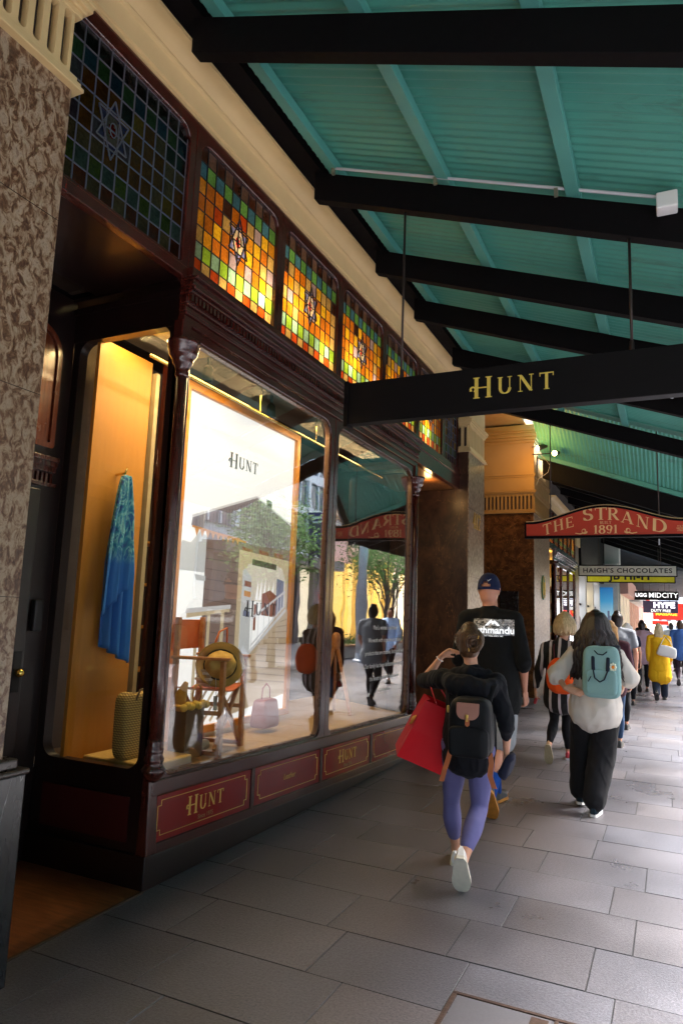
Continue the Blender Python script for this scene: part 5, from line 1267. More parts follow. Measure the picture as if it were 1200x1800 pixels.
t, L, q = facade('opposite_building', 'pink Victorian facade with arched windows across the street, seen in the windows', 12.2, 35.8, 60, 14.5, pm('victorian_pink', (.72,.48,.46), .7), 7, 5.6, 4, 'arch', pm('victorian_stone', (.72,.54,.40), .6))
for i in range(5):
    a = 36.1+i*4.6; mb = MB(); mb.box(12.0, 12.5, a, a+(1.1 if i < 2 else 3.6), .2, 4.6); mb.box(12.0, 12.5, a+2.0, a+2.7, .2, 4.6); q('lit_shopfront', mb, emis('shop_gold', (1,.66,.16), .26) if i < 2 else glow)
    mb = MB(); mb.box(11.85, 12.5, a+3.6, a+4.6, 0, 5.2); mb.box(11.9, 12.0, a+1.1, a+1.3, .2, 4.6); q('gold_pillar', mb, emis('pillar_gold', (.9,.62,.15), .10) if i < 2 else beamm)
facade('opposite_building', 'plain sandstone facade across the street nearest the camera', 12.2, -30, 23.8, 11, pm('sandst', (.45,.38,.28), .7), 16, 5, 2, 'grid', pm('sandst', (0,0,0)))
facade('opposite_building', 'far cream facade across the street', 12.2, 60.3, 140, 12, pale, 18, 5, 6, 'grid', pale)
# poles, banner
L = (4.0, 22, 0); t = thing('light_pole', 'tall pale grey mast standing in the mall', 'light pole', L)
mb = MB(); mb.tube([(0,0,0),(0,0,6),(0,0,13)], [.17,.16,.12], 18, caps=False); obj('mast', mb, pm('mast_grey', (.62,.64,.66), .4), t, smooth=True); mb = MB(); mb.lathe([(.28,0),(.28,.05),(.2,.1),(.18,.3)], (0,0,0), 18); obj('base', mb, MATS['mast_grey'], t)
L = (4.6, 20.3, 0); t = thing('lamp_post', 'slim grey street lamp carrying a dark purple banner', 'lamp post', L)
mb = MB(); mb.tube([(0,0,0),(0,0,8)], [.08,.06], 14, caps=False); obj('post', mb, MATS['mast_grey'], t, smooth=True)
mb = MB(); mb.tube([(0,0,5.6),(-.9,0,5.7)], [.03,.03], 8); mb.lathe([(.05,.1),(.28,.0),(.30,-.05),(.1,-.07)], (-1.1,0,5.65), 16); obj('lamp_head', mb, emis('lamp_white', (1,.95,.85), .3), t)
mb = MB(); mb.tube([(0,0,4.95),(.75,0,4.95)], [.02,.02], 6); obj('banner_arm', mb, MATS['mast_grey'], t)
mb = MB(); mb.prism([(.1,4.93),(.72,4.93),(.72,3.9),(.72,3.1),(.40,3.5),(.1,3.35)], lambda u, v, d: (u, d, v), -.01, .01); bn = obj('banner', mb, pm('banner_purple', (.05,.04,.16), .6), t)
mb = MB()
for y_, s_, z in ((-.012,-1,0),): mb.tube([(.42+.09*cos(a), -.014, 4.05+.15*sin(a)) for a in [radians(20*k) for k in range(16)]], [.02]*16, 5)
mb.box(.18,.62,-.014,-.0105,4.72,4.80); mb.box(.2,.6,-.014,-.0105,4.58,4.64); obj('banner_print', mb, white, bn)
# trees in the mall
leafm = None
def leafmat():
    m, nt, n, b = newmat('leaf_green'); g = N(nt, 'ShaderNodeObjectInfo'); vec = coords(nt, 'Object'); f = noisetex(nt, vec, 1.6, 4)
    nt.links.new(ramp(nt, f, [(.3,(.03,.08,.012)),(.55,(.06,.15,.02)),(.75,(.12,.22,.035))]), b.inputs['Base Color']); b.inputs['Roughness'].default_value = .8; b.inputs['Specular IOR Level'].default_value = .15
    b.inputs['Transmission Weight'].default_value = 0; b.inputs['Subsurface Weight'].default_value = 0
    return m
leafm = leafmat(); bark = pm('bark', (.12,.09,.07), .8, 0, .3, 10, .4, 30)
def tree(label, x, y, h, r, seed, nleaf=3200):
    rd = random.Random(seed); L = (x, y, 0); t = thing('street_tree', label, 'tree', L, 'trees in the mall')
    mb = MB(); mb.tube([(0,0,0),(.03,.02,h*.25),(-.02,.05,h*.5)], [.11,.085,.06], 10); tips = []
    for k in range(11):
        a = rd.uniform(0, 2*pi); z0 = h*rd.uniform(.28,.5); e = V((r*.75*cos(a)*rd.uniform(.4,1), r*.75*sin(a)*rd.uniform(.4,1), h*rd.uniform(.6,.95)))
        mid = V((e.x*.4, e.y*.4, (z0+e.z)/2)); mb.tube([(0,.03,z0), mid, e], [.04,.025,.01], 6); tips += [e, mid*.3+e*.7]
    obj('trunk', mb, bark, t, smooth=True)
    mb = MB()
    for k in range(nleaf):
        c = tips[rd.randrange(len(tips))]; p = c+V((rd.gauss(0,r*.26), rd.gauss(0,r*.26), rd.gauss(0,r*.24)))
        s_ = rd.uniform(.04,.09); u = V((rd.gauss(0,1), rd.gauss(0,1), rd.gauss(0,.6))).normalized(); v = u.orthogonal().normalized()
        mb.poly([p-u*s_, p+v*s_*.45, p+u*s_, p-v*s_*.45])
    obj('crown', mb, leafm, t)
for a in (('street tree nearest the lamp post, reflected beside the poster', 4.9, 17.6, 5.2, 1.6, 1), ('street tree next along the mall, reflected left of the banner', 6.2, 19.6, 5.6, 1.7, 2, 4200), ('fuller street tree reflected in the second pane', 5.2, 27.2, 5.4, 2.0, 3, 4200), ('street tree reflected at the right of the second pane', 6.6, 31.5, 5.8, 2.1, 4, 4200), ('street tree reflected low in the second pane', 4.6, 34, 4.8, 1.7, 5), ('street tree nearest the camera across the mall', 6.0, 11.5, 5.2, 1.7, 6)): tree(*a)
# timber planters / seats in the mall
for i, (x, y) in enumerate(((5.6, 24.5), (6.0, 30.0))):
    L = (x, y, 0); t = thing('planter_seat', ('low timber edged planter seat in the mall, nearer one' if i == 0 else 'low timber edged planter seat in the mall, further one'), 'planter', L)
    mb = MB(); mb.box(-.6,.6,-1.8,1.8,0,.42); obj('box', mb, pm('planter_stone', (.35,.33,.3), .6), t, bevel=.02); mb = MB(); mb.box(-.65,.65,-1.85,1.85,.42,.48); obj('timber_top', mb, MATS['soffit_timber'], t, bevel=.01)
    mb = MB(); rd = random.Random(i)
    for k in range(500): p = V((rd.uniform(-.5,.5), rd.uniform(-1.6,1.6), .48+abs(rd.gauss(0,.15)))); u = V((rd.gauss(0,1), rd.gauss(0,1), 1)).normalized()*.07; v = u.orthogonal().normalized()*.03; mb.poly([p-u, p+v, p+u, p-v])
    obj('planting', mb, leafm, t)
# ================================================================== people
skinm = None
def skinmat(name, c):
    m, nt, n, b = newmat(name); vec = coords(nt, 'Object'); f = noisetex(nt, vec, 14, 4)
    nt.links.new(mixc(nt, f, tuple(k*.86 for k in c), tuple(min(1, k*1.1) for k in c)), b.inputs['Base Color'])
    b.inputs['Roughness'].default_value = .5; b.inputs['Subsurface Weight'].default_value = .12; b.inputs['Subsurface Radius'].default_value = (.02,.008,.004)
    bump(nt, b, noisetex(nt, vec, 220, 2), .08, .001); MATS[name] = m; return m
skin1 = skinmat('skin_fair', (.62,.32,.20)); skin2 = skinmat('skin_ruddy', (.58,.26,.16)); skin3 = skinmat('skin_olive', (.50,.27,.16))
def hairmat(name, c1, c2, rough=.42):
    m, nt, n, b = newmat(name); vec = coords(nt, 'Object', (60,60,4)); f = noisetex(nt, vec, 2.2, 4, .6, .3)
    nt.links.new(ramp(nt, f, [(.3, c1), (.7, c2)]), b.inputs['Base Color']); b.inputs['Roughness'].default_value = rough
    bump(nt, b, f, .7, .004); MATS[name] = m; return m
def cloth(name, c, rough=.85, var=.15, fine=260, b_=.25): return pm(name, c, rough, 0, var, 7, b_, fine, sheen=.03, dist=.0015, spec=.2)
def lerp(a, b, t): return V(a)*(1-t)+V(b)*t
def limb(mb, a, b, st, side, back=(0,-1,0), n=16, m=0):
    """st: list of (t, ra, rb, backward offset)"""
    bk = V(back); mb.tube([lerp(a, b, t)+bk*o for t, ra, rb, o in st], [(ra, rb) for t, ra, rb, o in st], n, m, side)
LEG_T = [(0,1.0,1.0,0),(.25,.97,.97,-.004),(.5,.86,.86,-.004),(.75,.72,.72,0),(.93,.60,.62,0),(1,.58,.62,0)]
LEG_S = [(0,.58,.60,0),(.12,.60,.62,.008),(.30,.66,.70,.018),(.45,.62,.64,.016),(.65,.46,.48,.008),(.85,.36,.38,0),(1,.36,.40,0)]
def leg(mb, H, K, A, r, off=0, s=1.0, end=1.0, cal=1.0):
    side = (1,0,0)
    limb(mb, H, K, [(t, r*a*s+off, r*b*s+off, o) for t, a, b, o in LEG_T], side)
    st = [(t*end if end < 1 and False else t, r*a*cal+off, r*b*cal+off, o) for t, a, b, o in LEG_S if t <= end+1e-6]
    limb(mb, K, A, st, side)
def arm(mb, Sh, E, W, r, off=0, upto=1.0):
    side = (0,1,0)
    limb(mb, Sh, E, [(0,r*1.05+off,r*1.1+off,0),(.3,r+off,r+off,0),(.7,r*.86+off,r*.86+off,0),(1,r*.78+off,r*.78+off,0)], side, (0,0,0))
    st = [(0,r*.78,r*.78,0),(.25,r*.82,r*.78,0),(.6,r*.64,r*.60,0),(1,r*.50,r*.44,0)]
    limb(mb, E, lerp(E, W, upto), [(t, a+off, b+off, 0) for t, a, b, o in st], side, (0,0,0))
def hand(mb, W, d, palm_n, thumb, L=.18, curl=.5, w=.040):
    """W wrist, d direction of fingers, palm_n direction the palm faces, thumb side direction"""
    d = V(d).normalized(); p = (V(palm_n)-d*V(palm_n).dot(d)).normalized(); s_ = V(thumb); s_ = (s_-d*s_.dot(d)-p*s_.dot(p)).normalized(); W = V(W)
    pl = L*.52
    mb.tube([W-d*.01, W+d*pl*.35, W+d*pl*.8, W+d*pl], [(w*.62,.017),(w*.9,.017),(w,.015),(w*.95,.012)], 12, side=s_)
    for k, (o, ln) in enumerate(((.75,.90),(.26,1.0),(-.26,.94),(-.74,.76))):
        b0 = W+d*pl*.92+s_*w*o; seg = L*.48*ln/3; q = b0; pts = [b0-d*.012, b0]; ang = 0
        for j in range(3):
            ang += curl*(.55+.12*k)*(1.0 if j else .7); v = d*cos(ang)+p*sin(ang); q = q+v*seg; pts.append(q)
        mb.tube(pts, [.0088,.0086,.0080,.0074,.0064], 8)
    b0 = W+d*pl*.25+s_*w*.75; v = (d*.7+s_*.65+p*.35).normalized(); m1 = b0+v*L*.17; v2 = (d*.9+s_*.25+p*.5).normalized()
    mb.tube([b0-v*.01, b0+v*.01, m1, m1+v2*L*.16], [.011,.0115,.0098,.0078], 8)
def head(mb, c, fwd=(0,1,0), up=(0,0,1), s=1.0, face=True):
    """c: centre of the head"""
    f = V(fwd).normalized(); u = V(up); u = (u-f*u.dot(f)).normalized(); r = f.cross(u); c = V(c)
    P = lambda x, y, z: c+(r*x+f*y+u*z)*s
    mb.tube([P(0,-.015,-.055), P(0,-.012,-.01), P(0,-.010,.035), P(0,-.008,.060)], [(.066*s,.080*s),(.074*s,.092*s),(.073*s,.091*s),(.054*s,.070*s)], 20, side=r)
    mb.tube([P(0,.030,-.100), P(0,.030,-.06), P(0,.028,-.01)], [(.034*s,.040*s),(.054*s,.056*s),(.064*s,.062*s)], 16, side=r)
    if face:
        mb.tube([P(0,.088,.012), P(0,.100,-.018), P(0,.108,-.034)], [.009*s,.011*s,.014*s], 8)
        mb.tube([P(-.022,.086,-.062), P(0,.093,-.062), P(.022,.086,-.062)], [.006*s,.009*s,.006*s], 8)
        mb.tube([P(-.016,.078,-.096), P(0,.086,-.100), P(.016,.078,-.096)], [.012*s,.015*s,.012*s], 8)
        mb.tube([P(-.048,.070,.024), P(-.02,.086,.026)], [.009*s,.009*s], 8); mb.tube([P(.048,.070,.024), P(.02,.086,.026)], [.009*s,.009*s], 8)
    for sg in (-1, 1):
        mb.tube([P(sg*.074,-.006,-.032), P(sg*.080,-.012,-.012), P(sg*.082,-.016,.014), P(sg*.078,-.010,.024)], [(.007*s,.007*s),(.008*s,.013*s),(.008*s,.015*s),(.006*s,.010*s)], 10, side=r)
    return P
def folds(amp=.006, sc=9, seed=0, stretch=(1,1,.45)):
    o = V((seed*3.1, seed*1.7, seed*.9))
    def f(p, n):
        q = V((p.x*stretch[0], p.y*stretch[1], p.z*stretch[2]))*sc+o
        d = noise.noise(q)*.6+noise.noise(q*2.3+V((5,1,2)))*.35
        r = 1-abs(noise.noise(q*1.2+V((9,9,9))))*2
        return p+n*(d*amp+max(0, r-.55)*amp*.9)
    return f
def shoe(name, t, A, pitch, mats, yaw=0, L=.27, W=.046, high=False, touch='toe', laces=True, z0=0.0, roll=0):
    """foot with ankle near A; pitch in degrees = heel raised"""
    mb = shoe_mb(L, W, high, laces=laces); R = Matrix.Rotation(radians(yaw), 3, 'Z')@Matrix.Rotation(radians(-pitch), 3, 'X')
    # pivot at the ball of the foot so that it stays on the ground
    piv = V((0, L*.52, 0)) if touch == 'toe' else V((0, -.05, 0))
    if pitch > 55 and touch == 'toe': piv = V((0, L*.72, 0))
    A = V(A); off = R@(V((0,0,.075))-piv); base = A-off
    if z0 is not None: base.z = z0
    mb.warp(lambda p: R@(p-piv)+base)
    zmin = min(v[2] for v in mb.v)
    if z0 is not None: mb.warp(lambda p: p+V((0,0,z0+.002-zmin)))
    o = obj(name, mb, mats, t); autosmooth(o, 50); return o
def locks(name, t, c, mat, P, spec, seed=0, n=90, r=.010, wave=.0, fwd_open=.55):
    """hair as many tapered locks: spec(a, k)-> list of head-space points for azimuth a"""
    rd = random.Random(seed); mb = MB()
    for k in range(n):
        a = 2*pi*k/n*1.0+rd.uniform(-.05,.05); pts = spec(a, rd)
        if not pts: continue
        rr = [r*(.75+.6*sin(pi*min(.95, (i+1)/len(pts)))) for i in range(len(pts))]; rr[-1] = r*.25
        mb.tube([P(*p) for p in pts], [(q*1.5, q) for q in rr], 6, caps=False)
    return obj(name, mb, mat, t, smooth=True)

# ---------- woman with the red bag -----------------------------------------------
def woman_red_bag():
    O = V((-1.17, 4.45, 0)); J = lambda x, y, z: V((x, y, z))-O
    t = thing('person', 'woman in black hoodie and purple leggings, hair in a bun, hand at her ear', 'person', O)
    N_ = J(-1.165,4.47,1.285); Hc = J(-1.185,4.49,1.452)
    SL, EL, WL = J(-1.345,4.48,1.205), J(-1.545,4.66,1.165), J(-1.425,4.66,1.335)
    SR, ER, WR = J(-1.005,4.46,1.205), J(-.925,4.40,.975), J(-.955,4.53,.765)
    HL, KL, AL = J(-1.260,4.46,.80), J(-1.325,4.60,.42), J(-1.325,4.72,.085)
    HR, KR, AR = J(-1.095,4.45,.80), J(-1.115,4.50,.43), J(-1.150,4.22,.160)
    legm = cloth('legging_purple', (.135,.13,.30), .6, .1)
    b = MB()
    b.tube([J(-1.175,4.45,.76),J(-1.17,4.455,.86),J(-1.165,4.46,1.0),J(-1.165,4.465,1.14),J(-1.165,4.47,1.22),J(-1.165,4.47,1.26)], [(.125,.085),(.130,.09),(.105,.075),(.125,.085),(.12,.07),(.06,.05)], 20, side=(1,0,0))
    b.tube([J(-1.165,4.46,1.22), N_, Hc+V((0,-.01,-.05))], [.048,.044,.044], 14)
    P = head(b, Hc, (-.20,.97,-.06), s=.99)
    for S__, E_, W_ in ((SL,EL,WL),(SR,ER,WR)): arm(b, S__, E_, W_, .042)
    hand(b, WL, (.75,-.1,.5), (.6,-.4,-.5), (.2,.9,.5), L=.165, curl=.75, w=.034)
    hand(b, WR, (-.1,.1,-.95), (-.8,.2,0), (0,1,0), L=.165, curl=.6, w=.034)
    leg(b, HL, KL, AL, .082); leg(b, HR, KR, AR, .082)
    voxel('body', b, skin1, t, .0065, 3)
    # leggings
    b = MB(); 
    leg(b, HL, KL, AL, .083, .006, 1.0, .80); leg(b, HR, KR, AR, .083, .006, 1.0, .80)
    b.tube([J(-1.255,4.44,.80), J(-1.175,4.44,.83), J(-1.095,4.43,.80)], [(.095,.100),(.10,.10),(.095,.100)], 18, side=(0,1,0))
    b.tube([J(-1.175,4.45,.80),J(-1.17,4.45,.92)], [(.150,.10),(.135,.09)], 18, side=(1,0,0))
    voxel('leggings', b, legm, t, .0085, 4, folds(.0022, 16, 1))
    # hoodie
    b = MB(); dark = cloth('hoodie_black', (.0045,.005,.008), .85, .2)
    b.tube([J(-1.175,4.44,.735),J(-1.172,4.445,.815),J(-1.17,4.45,.90),J(-1.165,4.455,1.02),J(-1.165,4.465,1.14),J(-1.165,4.468,1.21),J(-1.165,4.47,1.25)], [(.165,.125),(.172,.128),(.170,.125),(.155,.115),(.168,.115),(.150,.095),(.085,.07)], 22, side=(1,0,0))
    b.tube([SL, J(-1.165,4.47,1.23), SR], [.055,.062,.055], 14)
    arm(b, SL, EL, WL, .046, .016, .18); arm(b, SR, ER, WR, .046, .014, .42)
    # hood lying on the shoulders
    b.tube([J(-1.30,4.42,1.20),J(-1.24,4.33,1.19),J(-1.15,4.31,1.17),J(-1.05,4.32,1.16),J(-1.00,4.41,1.19)], [(.05,.05),(.062,.065),(.066,.085),(.062,.075),(.05,.05)], 14)
    b.tube([J(-1.27,4.47,1.25),J(-1.165,4.395,1.262),J(-1.06,4.47,1.25)], [.034,.040,.034], 12)
    voxel('hoodie', b, dark, t, .0085, 3, folds(.011, 15, 2))
    # hair: swept-back cap and bun
    hm = hairmat('hair_brown', (.020,.008,.003), (.13,.06,.022))
    b = MB(); b.tube([P(0,-.028,-.045), P(0,-.020,.0), P(0,-.014,.045), P(0,-.010,.068)], [(.070,.080),(.078,.096),(.076,.094),(.060,.074)], 20, side=tuple((P(1,0,0)-P(0,0,0)).normalized()))
    cap = voxel('hair', b, hm, t, .008, 3, folds(.002, 60, 3, (1,1,1)))
    bun = P(.035,-.112,-.012); mb = MB()
    for k in range(26):
        a0 = k*2.4; r0 = .022+.030*((k*7) % 10)/10; pts = []
        for i in range(9):
            a = a0+i*.45; pts.append(bun+V((r0*cos(a), -.014+.028*((k*3) % 7)/7+.008*sin(a*2), r0*sin(a)*1.1)))
        mb.tube(pts, [.005+.007*sin(pi*i/8) for i in range(9)], 6)
    obj('bun', mb, hm, t, smooth=True)
    def sp(a, rd):
        x, z = .079*sin(a), .079*cos(a)+.010
        if z < -.06: return None
        return [(x, .05-.02*abs(z), z*.92), (x*1.04, .0, z*1.0), (x*.92+.005, -.055, z*.86), (x*.45+.024, -.094, z*.42-.01)]
    locks('hair_strands', t, None, hm, P, sp, 2, 84, .0075)
    rdf = random.Random(6); mb = MB()
    for k in range(46):
        a = rdf.uniform(0, 2*pi); x, z = .082*sin(a), .082*cos(a)+.005; o_ = rdf.uniform(.006,.02)
        if z < -.075: z = -.075
        q = [P(x*.95, rdf.uniform(-.09,.0), z), P(x*(1+o_*9), rdf.uniform(-.10,-.03), z*1.05+o_*.6), P(x*(1+o_*11), rdf.uniform(-.12,-.05), z*.95-.01)]; mb.tube(q, [.0011,.0009,.0004], 4, caps=False)
    obj('flyaway_strands', mb, hm, t)
    mb = MB(); mb.tube([bun+V((.03,-.02,.03)), bun+V((.035,-.03,.045))], [.004,.004], 6); mb.tube([bun+V((-.03,-.02,-.035)), bun+V((-.025,-.03,-.05))], [.004,.004], 6); obj('hair_clip', mb, gold, t)
    mb = MB(); e = P(-.088,-.012,-.006); mb.superell(e, (.008,.010,.012), 1, n=8, k=6); obj('earbud', mb, white, t, smooth=True)
    mb = MB(); d = (WL-EL).normalized(); s_ = d.orthogonal().normalized(); c_ = EL+(WL-EL)*.9; mb.tube([c_+s_*.026*cos(a)+d.cross(s_)*.026*sin(a) for a in [2*pi*k/16 for k in range(17)]], [.003]*17, 5, caps=False); obj('bracelet', mb, pm('silver', (.7,.7,.72), .3, 1), t)
    # sneakers
    sm = [pm('sneaker_white', (.74,.73,.70), .5, 0, .06, 20), pm('sneaker_sole', (.70,.66,.54), .6, 0, .15, 30), pm('sneaker_lace', (.6,.6,.6), .6)]
    s1 = shoe('shoe', t, AR+V((0,.0,-.03)), 60, sm, 10, .27, .050); s2 = shoe('shoe', t, AL+V((0,0,-.02)), 0, sm, 5, .245, .042)
    for s__, A_2, pt in ((s2, AL, 0),):
        mb = MB()
        for k in range(3): mb.box(A_2.x+.036, A_2.x+.043, A_2.y+.03+.03*k, A_2.y+.04+.03*k, .03, .062)
        obj('stripe', mb, pm('stripe_black', (.01,.01,.01), .5), s__)
    # backpack
    L = O+V((.075,-.245,.925)); bp = thing('backpack', 'small black backpack with tan leather flap worn by the woman in purple leggings', 'backpack', L)
    nyl = cloth('nylon_black', (.004,.0045,.006), .55, .2, 120)
    mb = MB(); mb.superell((0,.0,.035), (.135,.075,.175), .45, n=32, k=18, fn=lambda p: V((p.x*(1-.30*(p.z+.1)), p.y, p.z))+V((0,.012*noise.noise(p*14),0))); obj('body', mb, nyl, bp, smooth=True)
    mb = MB(); mb.superell((0,-.060,-.045), (.122,.028,.09), .4, n=24, k=12, fn=lambda p: p+V((0,.01*noise.noise(p*20),0))); obj('pocket', mb, nyl, bp, smooth=True)
    tanl = pm('flap_leather', (.36,.16,.12), .4, 0, .12, 12, .15, 180); brn = pm('strap_leather', (.42,.12,.04), .45, 0, .12, 12)
    mb = MB(); pts = rrect(-.068,.068,.085,.180,(.045,.045,.006,.006),6)
    mb.prism(pts, lambda u, v, d: (u, -.080-.12*(.18-v)*(1-0)-.3*u*u*0-d+.25*u*u, v), 0, .006); fl = obj('flap', mb, tanl, bp, bevel=.002)
    mb = MB(); mb.superell((0,-.105,.105), (.010,.006,.012), .6, n=10, k=6); mb.box(-.006,.006,-.104,-.098,.075,.10); obj('clasp', mb, gold, fl)
    mb = MB(); mb.prism([(-.013,.055),(0,.045),(.013,.055),(.013,.088),(-.013,.088)], lambda u, v, d: (u, -.092-d, v), 0, .004); obj('tab', mb, brn, fl)
    mb = MB(); mb.superell((-.135,-.03,.13), (.008,.008,.022), .6, n=10, k=6); obj('buckle', mb, gold, bp)
    for sg in (-1, 1):
        mb = MB()
        q = [(sg*.118,-.02,-.10),(sg*.130,-.035,-.16),(sg*(.125 if sg > 0 else .145),-.055,-.22),(sg*(.150 if sg > 0 else .165),-.05,-.29)]
        for a, b2 in zip(q, q[1:]): a, b2 = V(a), V(b2); mb.hexa([a+V((-.015,0,0)), a+V((.015,0,0)), a+V((.015,.003,0)), a+V((-.015,.003,0)), b2+V((-.015,0,0)), b2+V((.015,0,0)), b2+V((.015,.003,0)), b2+V((-.015,.003,0))])
        obj('strap_end', mb, brn, bp)
        mb = MB(); mb.tube([(sg*.085,.05,.17),(sg*.105,.10,.265),(sg*.10,.20,.29),(sg*.10,.31,.20)], [(.022,.006)]*4, 10, side=(1,0,0)); obj('shoulder_strap', mb, nyl, bp, smooth=True)
    # dark jacket over the lower arm
    cpos = WR+O+V((.005,.01,-.07)); mb = MB()
    mb.superell((0,0,0), (.028,.075,.085), .55, n=20, k=12, rot=Matrix.Rotation(radians(25), 3, 'Y'), fn=lambda p: p+V((.014*noise.noise(p*18), 0, 0)))
    o = tag(obj('folded_cap', mb, cloth('cap_navy', (.012,.014,.03)), None, smooth=True), 'dark folded cap held low in the right hand of the woman in purple leggings', 'cap'); o.location = cpos
    # red paper bag: hangs from the raised elbow, tilted
    c = V((-1.435,4.50,.85)); bt = thing('shopping_bag', 'large red paper carrier bag hanging from the arm of the woman in purple leggings', 'shopping bag', c)
    redp = pm('paper_red', (.62,.006,.014), .45, 0, .08, 5, .05, 20, spec=.2); redd = pm('paper_red_side', (.36,.006,.012), .5, 0, .1, 5, spec=.2)
    Rm = Matrix.Rotation(radians(24), 3, 'Y')@Matrix.Rotation(radians(26), 3, 'Z'); W_, D_, H_ = .15, .10, .20
    def B(x, y, z, cr_=0): return Rm@V((x*W_*(1-.10*z), y*D_*(1-.28*max(0, z)), z*H_))
    mb = MB(); n = 6
    def patch(f, m_):
        i0 = len(mb.v)
        for i in range(n+1):
            for j in range(n+1): mb.v.append(tuple(f(i/n, j/n)))
        for i in range(n):
            for j in range(n): a = i0+i*(n+1)+j; mb.face((a, a+1, a+n+2, a+n+1), m_)
    dent = lambda u, v: .10*sin(pi*u)*sin(pi*v)
    patch(lambda u, v: B(2*u-1, -1+dent(u, v), 2*v-1), 0); patch(lambda u, v: B(1-2*u, 1-dent(u, v), 2*v-1), 0)
    patch(lambda u, v: B(-1+(1-abs(2*u-1))*.30*v, 1-2*u, 2*v-1), 1); patch(lambda u, v: B(1-(1-abs(2*u-1))*.30*v, 2*u-1, 2*v-1), 1)
    mb.poly([B(-1,-1,-1), B(-1,1,-1), B(1,1,-1), B(1,-1,-1)], 1)
    o = obj('body', mb, [redp, redd], bt); so_ = o.modifiers.new('s', 'SOLIDIFY'); so_.thickness = .0015
    arm_pt = lerp(SL, EL, .80)+O-c
    for sg in (-1, 1):
        mb = MB(); a0, a1 = B(-.45, sg*.72, 1), B(.45, sg*.72, 1); topp = arm_pt+V((0,0,.055)); mb.tube([a0-V((0,0,.02)), a0, lerp(a0, topp, .6)+V((-.01,0,0)), topp+V((-.01,.015*sg,0)), topp+V((.02,.015*sg,-.005)), lerp(a1, topp, .6)+V((.01,0,0)), a1, a1-V((0,0,.02))], [.004]*8, 6); obj('handle', mb, pm('cord_red', (.5,.01,.02), .6), bt, smooth=True)
    mb = text_mb('Shop', .05, lambda u, v, d: tuple(B(-1.01, 0, .0)+Rm@V((-d, -u, v))), .001) if False else MB()
    for k in range(3): mb.tube([B(-.55+.25*k+.08*cos(a), -1.0, .25+.12*sin(a)+.05*k) for a in [.6*i for i in range(10)]], [.0022]*10, 5)
    mb2 = MB()
    for k in range(4): mb2.tube([B(-.99, .45-.22*k+.09*cos(a), .05+.16*sin(a)+.05*k) for a in [.6*i for i in range(9)]], [.0025]*9, 5)
    obj('gold_monogram', mb2, gold, bt)
woman_red_bag()
